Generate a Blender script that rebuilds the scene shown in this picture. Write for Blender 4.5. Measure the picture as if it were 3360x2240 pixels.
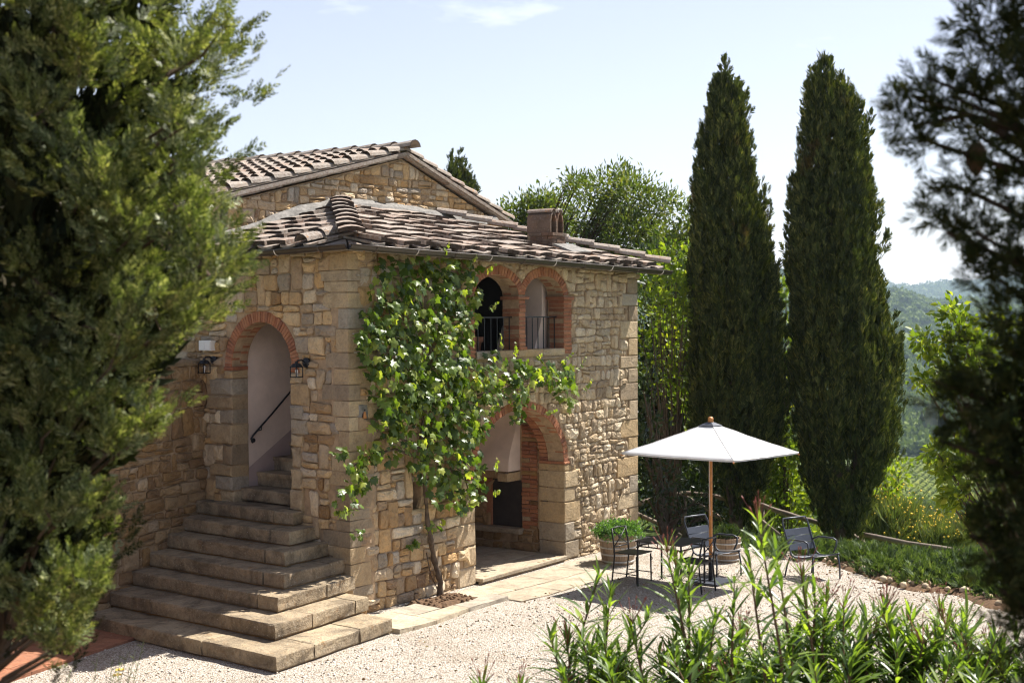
import bpy, bmesh, math, random
import numpy as np
from mathutils import Vector, Matrix, noise as mnoise
from mathutils.geometry import tessellate_polygon

R = math.radians
S = bpy.context.scene
for _o in list(bpy.data.objects):
    bpy.data.objects.remove(_o)
C = S.collection

# ------------------------------------------------------------------ camera
AZ, PITCH, ROLL = R(39.3), 0.0384, R(0.35)
cam_d = bpy.data.cameras.new('camera')
cam = bpy.data.objects.new('camera', cam_d)
C.objects.link(cam)
cam_d.sensor_width = 36.0
cam_d.lens = 50.0
cam_d.shift_y = 0.0251
cam_d.clip_start = 0.1
cam_d.clip_end = 12000
_f = Vector((math.cos(AZ) * math.cos(PITCH), math.sin(AZ) * math.cos(PITCH), -math.sin(PITCH)))
_r = Vector((math.sin(AZ), -math.cos(AZ), 0))
_u = _r.cross(_f)
_r2 = math.cos(ROLL) * _r - math.sin(ROLL) * _u
_u2 = math.cos(ROLL) * _u + math.sin(ROLL) * _r
CAM = Vector((-11.736, -12.095, 3.6))
cam.matrix_world = Matrix(((_r2.x, _u2.x, -_f.x, CAM.x), (_r2.y, _u2.y, -_f.y, CAM.y),
                           (_r2.z, _u2.z, -_f.z, CAM.z), (0, 0, 0, 1)))
cam_d.dof.use_dof = True
cam_d.dof.focus_distance = 11.5
cam_d.dof.aperture_fstop = 6.0
S.camera = cam

# ------------------------------------------------------------------ light
SUN = Vector((2.96, -0.70, 4.38)).normalized()
SUN_EL = math.asin(SUN.z)
SUN_AZ = math.atan2(SUN.y, SUN.x)
world = bpy.data.worlds.new('World')
S.world = world
world.use_nodes = True
wn = world.node_tree
wn.nodes.clear()
w_out = wn.nodes.new('ShaderNodeOutputWorld')
w_bg = wn.nodes.new('ShaderNodeBackground')
w_sky = wn.nodes.new('ShaderNodeTexSky')
w_sky.sky_type = 'NISHITA'
w_sky.sun_disc = False
w_sky.sun_elevation = SUN_EL
w_sky.sun_rotation = math.pi / 2 - SUN_AZ
w_sky.altitude = 300
w_sky.air_density = 1.0
w_sky.dust_density = 0.6
w_sky.ozone_density = 1.3
w_bg.inputs['Strength'].default_value = 0.066
# thin wisps of cloud, drawn in the sky itself
w_tc = wn.nodes.new('ShaderNodeTexCoord')
w_map = wn.nodes.new('ShaderNodeMapping')
w_map.inputs['Scale'].default_value = (3.0, 3.0, 11.0)
w_n = wn.nodes.new('ShaderNodeTexNoise')
w_n.inputs['Scale'].default_value = 2.3
w_n.inputs['Detail'].default_value = 9
w_n.inputs['Roughness'].default_value = 0.62
w_rmp = wn.nodes.new('ShaderNodeValToRGB')
w_rmp.color_ramp.elements[0].position = 0.60
w_rmp.color_ramp.elements[0].color = (0, 0, 0, 1)
w_rmp.color_ramp.elements[1].position = 0.80
w_rmp.color_ramp.elements[1].color = (0.55, 0.55, 0.55, 1)
w_mix = wn.nodes.new('ShaderNodeMix')
w_mix.data_type = 'RGBA'
w_mix.inputs['B'].default_value = (9.5, 9.7, 10.0, 1)
L_ = wn.links.new
L_(w_tc.outputs['Generated'], w_map.inputs['Vector'])
L_(w_map.outputs['Vector'], w_n.inputs['Vector'])
L_(w_n.outputs['Fac'], w_rmp.inputs['Fac'])
L_(w_rmp.outputs['Color'], w_mix.inputs['Factor'])
w_hs = wn.nodes.new('ShaderNodeHueSaturation')
w_hs.inputs['Saturation'].default_value = 0.62
L_(w_sky.outputs['Color'], w_hs.inputs['Color'])
w_tint = wn.nodes.new('ShaderNodeMix'); w_tint.data_type = 'RGBA'; w_tint.blend_type = 'MULTIPLY'; w_tint.inputs['Factor'].default_value = 1.0
w_tint.inputs['B'].default_value = (1.03, 0.965, 1.0, 1)
L_(w_hs.outputs['Color'], w_tint.inputs['A'])
L_(w_tint.outputs['Result'], w_mix.inputs['A'])
L_(w_mix.outputs['Result'], w_bg.inputs['Color'])
L_(w_bg.outputs['Background'], w_out.inputs['Surface'])

sun_d = bpy.data.lights.new('sun', 'SUN')
sun_d.energy = 4.6
sun_d.angle = R(0.5)
sun_d.color = (1.0, 0.95, 0.88)
sun = bpy.data.objects.new('sun', sun_d)
C.objects.link(sun)
sun.rotation_euler = (-SUN).to_track_quat('-Z', 'Y').to_euler()
sun.location = (10, -5, 30)

S.view_settings.view_transform = 'Standard'
S.view_settings.look = 'None'
S.view_settings.gamma = 1.0
S.view_settings.use_curve_mapping = False
S.view_settings.exposure = 1.34
S.render.engine = 'CYCLES'
S.cycles.max_bounces = 7
S.cycles.transparent_max_bounces = 8
S.cycles.volume_bounces = 0
S.cycles.use_denoising = True
S.cycles.filter_width = 1.15
S.cycles.sample_clamp_indirect = 8.0

random.seed(7)
rng = np.random.default_rng(7)
rnd = random.uniform

# ------------------------------------------------------------------ house frames
FA = R(4.0)
FU = Vector((math.cos(FA), math.sin(FA), 0))
FN = Vector((math.sin(FA), -math.cos(FA), 0))


def FP(u, z, d=0.0):
    """front wall: u along, z up, d outwards"""
    return Vector((u * FU.x + d * FN.x, u * FU.y + d * FN.y, z))


def LP(y, z, d=0.0):
    """stair wall x=0"""
    return Vector((-d, y, z))


# ------------------------------------------------------------------ object helpers
def tag(o, label=None, cat=None, group=None, kind=None):
    if label: o['label'] = label
    if cat: o['category'] = cat
    if group: o['group'] = group
    if kind: o['kind'] = kind
    return o


def thing(name, label, cat, loc=(0, 0, 0), group=None):
    o = bpy.data.objects.new(name, None)
    C.objects.link(o)
    o.location = loc
    o.empty_display_size = 0.1
    return tag(o, label, cat, group)


def attach(o, parent):
    """parent while keeping mesh coordinates as world coordinates"""
    if parent is not None:
        o.parent = parent
        off = Vector((0, 0, 0))
        p = parent
        while p is not None:
            off += p.location
            p = p.parent
        o.location = -off
    return o


def obj(name, me, mat=None, parent=None):
    o = bpy.data.objects.new(name, me)
    C.objects.link(o)
    if mat is not None and not me.materials:
        me.materials.append(mat)
    return attach(o, parent)


def copy_tree(o, parent=None):
    c = o.copy()
    C.objects.link(c)
    c.parent = parent
    for ch in list(o.children):
        copy_tree(ch, c)
    return c


class MB:
    """collects verts and faces into one mesh"""

    def __init__(s):
        s.v, s.f = [], []

    def add(s, vs, fs):
        n = len(s.v)
        s.v += [tuple(v) for v in vs]
        s.f += [tuple(i + n for i in f) for f in fs]

    def box(s, lo, hi, mp=None, taper=0.0):
        x0, y0, z0 = lo; x1, y1, z1 = hi
        vs = [(x0, y0, z0), (x1, y0, z0), (x1, y1, z0), (x0, y1, z0), (x0, y0, z1), (x1, y0, z1), (x1, y1, z1), (x0, y1, z1)]
        if mp: vs = [mp(*v) for v in vs]
        s.add(vs, [(0, 3, 2, 1), (4, 5, 6, 7), (0, 1, 5, 4), (1, 2, 6, 5), (2, 3, 7, 6), (3, 0, 4, 7)])

    def bar(s, a, b, w, h=None, up=(0, 0, 1)):
        a, b = Vector(a), Vector(b)
        t = (b - a).normalized()
        up = Vector(up)
        if abs(t.dot(up)) > 0.98: up = Vector((1, 0, 0))
        x = t.cross(up).normalized() * (w / 2)
        y = x.cross(t).normalized() * ((h or w) / 2)
        vs = [a - x - y, a + x - y, a + x + y, a - x + y, b - x - y, b + x - y, b + x + y, b - x + y]
        s.add(vs, [(0, 3, 2, 1), (4, 5, 6, 7), (0, 1, 5, 4), (1, 2, 6, 5), (2, 3, 7, 6), (3, 0, 4, 7)])

    def tube(s, pts, rad, n=6, cap=True):
        pts = [Vector(p) for p in pts]
        m = len(pts)
        rs = rad if hasattr(rad, '__len__') else [rad] * m
        prev = None
        rings = []
        for i, p in enumerate(pts):
            t = (pts[min(i + 1, m - 1)] - pts[max(i - 1, 0)])
            t = t.normalized() if t.length > 1e-9 else Vector((0, 0, 1))
            if prev is None:
                x = t.cross(Vector((0, 0, 1)))
                if x.length < 0.05: x = t.cross(Vector((1, 0, 0)))
            else:
                x = prev - t * prev.dot(t)
                if x.length < 1e-6: x = t.cross(Vector((0, 0, 1)))
            x.normalize()
            y = t.cross(x)
            prev = x
            rings.append([p + (x * math.cos(2 * math.pi * k / n) + y * math.sin(2 * math.pi * k / n)) * rs[i] for k in range(n)])
        vs = [v for r in rings for v in r]
        fs = []
        for i in range(m - 1):
            for k in range(n):
                a, b = i * n + k, i * n + (k + 1) % n
                fs.append((a, b, b + n, a + n))
        if cap:
            fs.append(tuple(range(n - 1, -1, -1)))
            fs.append(tuple((m - 1) * n + k for k in range(n)))
        s.add(vs, fs)

    def lathe(s, prof, n=16, c=(0, 0, 0)):
        vs = []
        for r, z in prof:
            for k in range(n):
                a = 2 * math.pi * k / n
                vs.append((c[0] + r * math.cos(a), c[1] + r * math.sin(a), c[2] + z))
        fs = []
        for i in range(len(prof) - 1):
            for k in range(n):
                a, b = i * n + k, i * n + (k + 1) % n
                fs.append((a, b, b + n, a + n))
        s.add(vs, fs)

    def mesh(s, name, smooth=False):
        me = bpy.data.meshes.new(name)
        me.from_pydata(s.v, [], s.f)
        if smooth:
            me.polygons.foreach_set('use_smooth', [True] * len(me.polygons))
        return me

    def build(s, name, mat=None, parent=None, smooth=False):
        return obj(name, s.mesh(name, smooth), mat, parent)


def np_mesh(name, v, f, mat=None, parent=None, smooth=False):
    """v (N,3), f (M,3|4) numpy -> object"""
    v = np.ascontiguousarray(v, dtype=np.float32)
    f = np.ascontiguousarray(f, dtype=np.int32)
    k = f.shape[1]
    me = bpy.data.meshes.new(name)
    me.vertices.add(len(v))
    me.vertices.foreach_set('co', v.ravel())
    me.loops.add(f.size)
    me.loops.foreach_set('vertex_index', f.ravel())
    me.polygons.add(len(f))
    me.polygons.foreach_set('loop_start', np.arange(0, f.size, k, dtype=np.int32))
    if smooth:
        me.polygons.foreach_set('use_smooth', np.ones(len(f), dtype=bool))
    me.update(calc_edges=True)
    return obj(name, me, mat, parent)


def inst(tv, tf, M, T):
    """instance a template (V,3)/(F,k) by matrices M (N,3,3) (columns = axes) and offsets T (N,3)"""
    tv = np.asarray(tv, dtype=np.float32)
    n, V = len(T), len(tv)
    v = np.einsum('nij,vj->nvi', M, tv) + T[:, None, :]
    f = (np.asarray(tf)[None, :, :] + (np.arange(n) * V)[:, None, None]).reshape(-1, np.asarray(tf).shape[1])
    return v.reshape(-1, 3), f


def frames(dirs, scale, roll=None, up=None):
    """rotation matrices whose z column follows dirs; scale (N,) or (N,3); roll angle about dirs"""
    d = dirs / (np.linalg.norm(dirs, axis=1, keepdims=True) + 1e-9)
    ref = np.tile(np.array([0.0, 0.0, 1.0]), (len(d), 1)) if up is None else up
    bad = np.abs((d * ref).sum(1)) > 0.97
    ref = np.where(bad[:, None], np.array([1.0, 0.0, 0.0]), ref)
    x = np.cross(ref, d)
    x /= np.linalg.norm(x, axis=1, keepdims=True) + 1e-9
    y = np.cross(d, x)
    if roll is not None:
        c, s = np.cos(roll)[:, None], np.sin(roll)[:, None]
        x, y = x * c + y * s, y * c - x * s
    M = np.stack([x, y, d], axis=2)
    sc = np.asarray(scale)
    if sc.ndim == 1: sc = np.repeat(sc[:, None], 3, 1)
    return M * sc[:, None, :]


def unit(n, g=rng):
    v = g.normal(size=(n, 3))
    return v / np.linalg.norm(v, axis=1, keepdims=True)


# ------------------------------------------------------------------ materials
def new_mat(name):
    m = bpy.data.materials.new(name)
    m.use_nodes = True
    nt = m.node_tree
    b = nt.nodes['Principled BSDF']
    b.inputs['Roughness'].default_value = 0.85
    return m, nt, b


def N_(nt, t, **kw):
    n = nt.nodes.new(t)
    for k, v in kw.items():
        if k in n.inputs: n.inputs[k].default_value = v
        else: setattr(n, k, v)
    return n


def ramp(nt, fac, stops):
    r = nt.nodes.new('ShaderNodeValToRGB')
    e = r.color_ramp.elements
    while len(e) > 1: e.remove(e[-1])
    e[0].position = stops[0][0]; e[0].color = (*stops[0][1], 1)
    for p, c in stops[1:]:
        q = e.new(p); q.color = (*c, 1)
    nt.links.new(fac, r.inputs['Fac'])
    return r.outputs['Color']


def mixc(nt, fac, a, b, mode='MIX'):
    m = nt.nodes.new('ShaderNodeMix')
    m.data_type = 'RGBA'
    m.blend_type = mode
    for sock, val in (('Factor', fac), ('A', a), ('B', b)):
        if isinstance(val, (int, float)): m.inputs[sock].default_value = val
        elif isinstance(val, tuple): m.inputs[sock].default_value = (*val, 1)
        else: nt.links.new(val, m.inputs[sock])
    return m.outputs['Result']


def math_(nt, op, a, b=None):
    m = nt.nodes.new('ShaderNodeMath')
    m.operation = op
    for i, val in enumerate((a, b)):
        if val is None: continue
        if isinstance(val, (int, float)): m.inputs[i].default_value = val
        else: nt.links.new(val, m.inputs[i])
    return m.outputs[0]


def rand_piece(nt):
    """a random value per object and per loose piece"""
    oi = nt.nodes.new('ShaderNodeObjectInfo')
    ge = nt.nodes.new('ShaderNodeNewGeometry')
    return math_(nt, 'FRACT', math_(nt, 'ADD', math_(nt, 'MULTIPLY', oi.outputs['Random'], 7.31), ge.outputs['Random Per Island']))


def pos(nt):
    return nt.nodes.new('ShaderNodeNewGeometry').outputs['Position']


def noise(nt, scale, detail=5, rough=0.6, vec=None, dist=0.0):
    n = N_(nt, 'ShaderNodeTexNoise', Scale=scale, Detail=detail, Roughness=rough, Distortion=dist)
    nt.links.new(vec if vec is not None else pos(nt), n.inputs['Vector'])
    return n.outputs['Fac']


def bump(nt, b, h, strength, dist=0.02, prev=None):
    n = N_(nt, 'ShaderNodeBump', Strength=strength, Distance=dist)
    nt.links.new(h, n.inputs['Height'])
    if prev is not None: nt.links.new(prev, n.inputs['Normal'])
    nt.links.new(n.outputs['Normal'], b.inputs['Normal'])
    return n.outputs['Normal']


def link(nt, a, b):
    nt.links.new(a, b)


def stone_mat(name, tones, spots=0.25, bumpy=0.6, worn=0.0):
    m, nt, b = new_mat(name)
    r = rand_piece(nt)
    n = len(tones)
    if 'sandstone' in name: tones = [tuple(1.24 * (.95 * q_ + .05 * (.3 * t_[0] + .6 * t_[1] + .1 * t_[2])) for q_ in t_) for t_ in tones]
    base = ramp(nt, r, [(i / max(1, n - 1), t) for i, t in enumerate(tones)])
    grain = noise(nt, 34, 7, 0.7)
    c = mixc(nt, 0.55, base, ramp(nt, grain, [(0.25, (0.45, 0.43, 0.4)), (0.5, (0.98, 0.98, 0.98)), (0.75, (1.3, 1.27, 1.2))]), 'MULTIPLY')
    big = noise(nt, 7, 5, 0.65)
    c = mixc(nt, 0.6, c, ramp(nt, big, [(0.3, (0.62, 0.56, 0.5)), (0.5, (1, 1, 1)), (0.72, (1.22, 1.1, 0.92))]), 'MULTIPLY')
    # rusty veins and pale crusts that belong to the stone
    vein = noise(nt, 5.3, 8, 0.75, dist=1.2)
    c = mixc(nt, ramp(nt, vein, [(0.58, (0, 0, 0)), (0.72, (spots * 2,) * 3)]), c, (0.32, 0.17, 0.065))
    crust = noise(nt, 11, 9, 0.8)
    c = mixc(nt, ramp(nt, crust, [(0.62, (0, 0, 0)), (0.74, (spots,) * 3)]), c, (0.5, 0.46, 0.39))
    if worn:
        st = noise(nt, 2.6, 8, 0.72, dist=0.6)
        c = mixc(nt, ramp(nt, st, [(0.42, (0, 0, 0)), (0.66, (worn,) * 3)]), c, (0.085, 0.065, 0.045))
        sp = noise(nt, 48, 3, 0.5)
        c = mixc(nt, ramp(nt, sp, [(0.66, (0, 0, 0)), (0.70, (worn,) * 3)]), c, (0.46, 0.42, 0.35))
    link(nt, c, b.inputs['Base Color'])
    h = math_(nt, 'ADD', grain, math_(nt, 'MULTIPLY', big, 1.5))
    bump(nt, b, h, bumpy, 0.02)
    b.inputs['Roughness'].default_value = 0.92
    b.inputs['Specular IOR Level'].default_value = 0.25
    return m


def plain(name, col, rough=0.6, metal=0.0, var=0.15, scale=8.0, bm=0.0, spec=0.5):
    m, nt, b = new_mat(name)
    n = noise(nt, scale, 6, 0.65)
    lo = tuple(c * (1 - var) for c in col); hi = tuple(min(1, c * (1 + var)) for c in col)
    link(nt, ramp(nt, n, [(0.3, lo), (0.7, hi)]), b.inputs['Base Color'])
    b.inputs['Roughness'].default_value = rough
    b.inputs['Metallic'].default_value = metal
    b.inputs['Specular IOR Level'].default_value = spec
    if bm: bump(nt, b, noise(nt, scale * 6, 5, 0.7), bm, 0.005)
    return m


def leaf_mat(name, dark, light, young=None, trans=0.35, rough=0.45, spec=0.35, clump=1.5, brown=0.0):
    m, nt, b = new_mat(name)
    r = rand_piece(nt)
    c = ramp(nt, r, [(0.0, dark), (0.7, light), (1.0, young or light)])
    cl = noise(nt, clump, 3, 0.5)
    c = mixc(nt, 0.7, c, ramp(nt, cl, [(0.3, (0.6, 0.66, 0.6)), (0.5, (1, 1, 1)), (0.7, (1.35, 1.25, 0.95))]), 'MULTIPLY')
    if brown:
        c = mixc(nt, ramp(nt, noise(nt, 0.85, 4, 0.6), [(0.64, (0, 0, 0)), (0.72, (brown,) * 3)]), c, (0.15, 0.075, 0.03))
    link(nt, c, b.inputs['Base Color'])
    b.inputs['Roughness'].default_value = rough
    b.inputs['Specular IOR Level'].default_value = spec
    t = nt.nodes.new('ShaderNodeBsdfTranslucent')
    tc = mixc(nt, 1.0, c, (1.9, 2.0, 0.65), 'MULTIPLY')
    link(nt, tc, t.inputs['Color'])
    mx = nt.nodes.new('ShaderNodeMixShader')
    mx.inputs[0].default_value = trans
    out = nt.nodes['Material Output']
    link(nt, b.outputs[0], mx.inputs[1]); link(nt, t.outputs[0], mx.inputs[2])
    link(nt, mx.outputs[0], out.inputs['Surface'])
    return m


M = {}
M['stone'] = stone_mat('sandstone', [(0.20, 0.12, 0.055), (0.36, 0.24, 0.12), (0.46, 0.325, 0.17), (0.28, 0.18, 0.09), (0.41, 0.26, 0.115), (0.49, 0.37, 0.22), (0.31, 0.22, 0.13), (0.25, 0.215, 0.17), (0.42, 0.30, 0.165), (0.53, 0.45, 0.33), (0.23, 0.15, 0.085), (0.38, 0.29, 0.185), (0.34, 0.30, 0.25), (0.50, 0.40, 0.26)])
M['stone_pale'] = stone_mat('pale sandstone', [(0.36, 0.275, 0.175), (0.46, 0.37, 0.25), (0.29, 0.22, 0.14), (0.52, 0.44, 0.32), (0.40, 0.30, 0.18), (0.25, 0.19, 0.125), (0.43, 0.34, 0.22), (0.33, 0.275, 0.2)])
M['stone_dark'] = stone_mat('brown sandstone', [(0.15, 0.09, 0.045), (0.23, 0.145, 0.07), (0.29, 0.2, 0.105), (0.19, 0.12, 0.065), (0.25, 0.15, 0.06), (0.33, 0.25, 0.16)])
M['quoin'] = stone_mat('dressed sandstone', [(0.34, 0.25, 0.145), (0.41, 0.32, 0.2), (0.28, 0.215, 0.14), (0.36, 0.255, 0.135), (0.30, 0.265, 0.21), (0.24, 0.18, 0.115)], 0.2, 0.85)
M['step'] = stone_mat('step sandstone', [(0.29, 0.225, 0.145), (0.35, 0.28, 0.18), (0.26, 0.20, 0.13), (0.37, 0.30, 0.20)], 0.5, 1.0, 0.8)
M['paving'] = stone_mat('paving stone', [(0.44, 0.37, 0.27), (0.40, 0.335, 0.25), (0.48, 0.41, 0.30), (0.37, 0.33, 0.27)], 0.25, 0.5, 0.4)
M['brick'] = stone_mat('red brick', [(0.30, 0.12, 0.065), (0.38, 0.165, 0.085), (0.24, 0.10, 0.06), (0.41, 0.195, 0.105), (0.33, 0.145, 0.08)], 0.10, 0.5)
M['terracotta'] = stone_mat('terracotta', [(0.30, 0.125, 0.07), (0.36, 0.165, 0.095), (0.25, 0.105, 0.062)], 0.15, 0.3, 0.4)
M['mortar'] = plain('lime mortar', (0.37, 0.265, 0.165), 0.95, var=0.35, scale=9, bm=0.8, spec=0.2)
M['mortar_grey'] = plain('cement flashing', (0.20, 0.19, 0.175), 0.95, var=0.4, scale=14, bm=0.9, spec=0.2)
M['plaster'] = plain('pinkish plaster', (0.72, 0.59, 0.505), 0.95, var=0.17, scale=1.7, bm=0.15, spec=0.2)
M['dado'] = plain('mauve dado paint', (0.40, 0.31, 0.29), 0.9, var=0.08, scale=3, bm=0.15, spec=0.2)
M['dark'] = plain('painted interior shade', (0.035, 0.028, 0.022), 0.9)  # shade inside rooms and openings put into the colour
M['soot'] = plain('sooty oven', (0.03, 0.022, 0.018), 0.9, var=0.4)
M['iron'] = plain('black iron', (0.018, 0.018, 0.02), 0.45, 0.4, var=0.3, scale=30)
M['gutter'] = plain('brown metal gutter', (0.085, 0.07, 0.06), 0.4, 0.6, var=0.15, scale=5)
M['chair_grey'] = plain('charcoal powder coat', (0.045, 0.052, 0.068), 0.42, 0.2, var=0.08)
M['white_plastic'] = plain('white plastic', (0.72, 0.70, 0.67), 0.5, var=0.04)
M['canvas'] = plain('white canvas', (0.62, 0.61, 0.60), 0.85, var=0.03, scale=20, bm=0.1, spec=0.2)
M['canvas_seam'] = plain('stitched canvas hem', (0.57, 0.56, 0.54), 0.9, var=0.04)
M['wood'] = plain('oiled hardwood', (0.50, 0.21, 0.06), 0.45, var=0.22, scale=12)
M['red'] = plain('red enamel', (0.45, 0.02, 0.02), 0.4, var=0.1)
M['soil'] = plain('brown soil', (0.12, 0.075, 0.045), 1.0, var=0.5, scale=25, bm=1.0, spec=0.1)
M['bark'] = plain('grey brown bark', (0.115, 0.085, 0.06), 0.95, var=0.45, scale=14, bm=0.9, spec=0.15)
M['bark_dark'] = plain('dark bark', (0.06, 0.042, 0.03), 0.95, var=0.4, scale=14, bm=0.9, spec=0.15)
M['twig'] = plain('reddish twig', (0.15, 0.085, 0.05), 0.9, var=0.3, scale=20)
M['greystem'] = plain('green stem', (0.14, 0.17, 0.05), 0.7, var=0.3, scale=20)
M['bud'] = plain('pink red flower bud', (0.30, 0.09, 0.06), 0.6, var=0.3, scale=30)
M['yellow'] = plain('yellow petals', (0.75, 0.52, 0.02), 0.6, var=0.2, scale=30)
M['zinc'] = plain('galvanised hoop', (0.50, 0.48, 0.45), 0.5, 0.6, var=0.15, scale=10)
M['glass'] = plain('lantern glass', (0.5, 0.5, 0.48), 0.1, var=0.02)
M['poleW'] = None


def wood_grain(name, cols, sx=(40, 40, 3)):
    m, nt, b = new_mat(name)
    mp = N_(nt, 'ShaderNodeMapping')
    mp.inputs['Scale'].default_value = sx
    link(nt, pos(nt), mp.inputs['Vector'])
    n = noise(nt, 1.0, 8, 0.7, mp.outputs['Vector'])
    c = ramp(nt, n, [(0.25, cols[0]), (0.5, cols[1]), (0.75, cols[2])])
    c = mixc(nt, 0.35, c, ramp(nt, rand_piece(nt), [(0, (0.6, 0.6, 0.6)), (1, (1.3, 1.25, 1.2))]), 'MULTIPLY')
    link(nt, c, b.inputs['Base Color'])
    bump(nt, b, n, 0.5, 0.01)
    return m


M['stave'] = wood_grain('weathered oak stave', [(0.15, 0.10, 0.065), (0.30, 0.215, 0.14), (0.43, 0.34, 0.24)])
M['rail'] = wood_grain('weathered chestnut pole', [(0.10, 0.075, 0.055), (0.20, 0.155, 0.115), (0.31, 0.255, 0.2)], (6, 6, 6))


def roof_mat():
    m, nt, b = new_mat('weathered roof tile')
    r = rand_piece(nt)
    c = ramp(nt, r, [(0, (0.20, 0.125, 0.09)), (0.3, (0.28, 0.205, 0.155)), (0.55, (0.24, 0.19, 0.155)), (0.8, (0.31, 0.25, 0.2)), (1, (0.18, 0.145, 0.12))])
    n1 = noise(nt, 22, 9, 0.78)
    c = mixc(nt, ramp(nt, n1, [(0.43, (0, 0, 0)), (0.60, (0.75, 0.75, 0.75))]), c, (0.38, 0.35, 0.31))      # pale lichen
    n2 = noise(nt, 15, 8, 0.75, dist=0.5)
    c = mixc(nt, ramp(nt, n2, [(0.58, (0, 0, 0)), (0.66, (0.85, 0.85, 0.85))]), c, (0.05, 0.042, 0.037))     # black lichen
    n3 = noise(nt, 5.0, 9, 0.8)
    c = mixc(nt, ramp(nt, n3, [(0.60, (0, 0, 0)), (0.66, (0.9, 0.9, 0.9))]), c, (0.50, 0.20, 0.03))          # orange lichen
    # edges facing down the slope take tile_end: painted shade and black lichen
    link(nt, c, b.inputs['Base Color'])
    bump(nt, b, math_(nt, 'ADD', n1, n2), 0.7, 0.015)
    b.inputs['Roughness'].default_value = 0.95
    b.inputs['Specular IOR Level'].default_value = 0.2
    return m


M['tile'] = roof_mat()
M['tile_end'] = plain('shaded lichened tile end', (0.055, 0.04, 0.032), 0.95, var=0.6, scale=25, bm=0.6, spec=0.2)  # edge shade painted in together with black lichen


def gravel_mat():
    m, nt, b = new_mat('pale gravel')
    v = N_(nt, 'ShaderNodeTexVoronoi', Scale=62.0)
    link(nt, pos(nt), v.inputs['Vector'])
    v2 = N_(nt, 'ShaderNodeTexVoronoi', Scale=23.0)
    link(nt, pos(nt), v2.inputs['Vector'])
    sep = N_(nt, 'ShaderNodeSeparateColor')
    link(nt, v.outputs['Color'], sep.inputs[0])
    c = ramp(nt, sep.outputs[0], [(0, (0.30, 0.235, 0.18)), (0.16, (0.42, 0.375, 0.315)), (0.4, (0.56, 0.52, 0.455)), (0.75, (0.63, 0.595, 0.53)), (1, (0.48, 0.415, 0.335))])
    c = mixc(nt, ramp(nt, v.outputs['Distance'], [(0.35, (0, 0, 0)), (0.75, (0.9, 0.9, 0.9))]), c, (0.22, 0.175, 0.13))
    big = noise(nt, 0.9, 6, 0.65)
    c = mixc(nt, 0.6, c, ramp(nt, big, [(0.3, (0.66, 0.59, 0.5)), (0.5, (0.97, 0.96, 0.95)), (0.75, (1.1, 1.08, 1.05))]), 'MULTIPLY')
    dirt = noise(nt, 14, 7, 0.75)
    c = mixc(nt, ramp(nt, dirt, [(0.62, (0, 0, 0)), (0.75, (0.5, 0.5, 0.5))]), c, (0.33, 0.25, 0.17))
    link(nt, c, b.inputs['Base Color'])
    h = math_(nt, 'ADD', math_(nt, 'MULTIPLY', v.outputs['Distance'], -1.0), math_(nt, 'MULTIPLY', v2.outputs['Distance'], -0.6))
    bump(nt, b, h, 0.9, 0.02)
    b.inputs['Roughness'].default_value = 0.95
    b.inputs['Specular IOR Level'].default_value = 0.2
    return m


M['gravel'] = gravel_mat()
M['cypress'] = leaf_mat('cypress foliage', (0.022, 0.033, 0.010), (0.068, 0.086, 0.021), (0.17, 0.17, 0.048), 0.18, 0.6, 0.2, 2.2, 0.5)
M['thuja_shade'] = leaf_mat('shade painted cypress foliage', (0.014, 0.020, 0.009), (0.03, 0.038, 0.016), (0.05, 0.05, 0.024), 0.08, 0.7, 0.15, 4.0)  # darker copy of thuja: shade between the lobes put into the colour
M['pot'] = stone_mat('sooty brown brick', [(0.19, 0.115, 0.08), (0.24, 0.145, 0.10), (0.15, 0.10, 0.075), (0.22, 0.16, 0.12), (0.13, 0.10, 0.085)], 0.6, 0.8, 0.5)
M['pine'] = leaf_mat('dark needle foliage', (0.012, 0.019, 0.007), (0.032, 0.042, 0.013), (0.07, 0.07, 0.025), 0.15, 0.7, 0.1, 4.0)
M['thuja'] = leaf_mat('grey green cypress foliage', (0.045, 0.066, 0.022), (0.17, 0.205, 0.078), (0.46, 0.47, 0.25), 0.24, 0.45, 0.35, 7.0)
M['vine'] = leaf_mat('vine leaf', (0.036, 0.07, 0.012), (0.125, 0.185, 0.03), (0.32, 0.36, 0.075), 0.40, 0.38, 0.45, 2.2)
M['oleander'] = leaf_mat('oleander leaf', (0.05, 0.085, 0.024), (0.12, 0.19, 0.04), (0.25, 0.33, 0.06), 0.42, 0.36, 0.5, 5.0)
M['ash'] = leaf_mat('olive green leaf', (0.045, 0.07, 0.015), (0.095, 0.125, 0.028), (0.15, 0.15, 0.04), 0.4, 0.45, 0.4, 0.8)
M['bright'] = leaf_mat('bright young leaf', (0.07, 0.11, 0.012), (0.14, 0.19, 0.022), (0.23, 0.25, 0.035), 0.5, 0.45, 0.4, 0.9)
M['darkleaf'] = leaf_mat('dark evergreen leaf', (0.020, 0.038, 0.012), (0.040, 0.065, 0.018), (0.075, 0.10, 0.03), 0.25, 0.35, 0.5, 0.9)
M['juniper'] = leaf_mat('juniper foliage', (0.045, 0.075, 0.028), (0.085, 0.125, 0.048), (0.13, 0.165, 0.07), 0.25, 0.6, 0.2, 1.5)
M['broom'] = leaf_mat('broom stem', (0.07, 0.10, 0.035), (0.12, 0.15, 0.06), (0.16, 0.18, 0.08), 0.25, 0.6, 0.2, 1.5)
M['parsley'] = leaf_mat('herb leaf', (0.05, 0.11, 0.035), (0.10, 0.19, 0.06), (0.16, 0.26, 0.09), 0.35, 0.5, 0.35, 6.0)
M['forest'] = leaf_mat('forest crown', (0.065, 0.10, 0.028), (0.12, 0.165, 0.042), (0.18, 0.22, 0.06), 0.15, 0.9, 0.1, 0.02)
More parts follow.
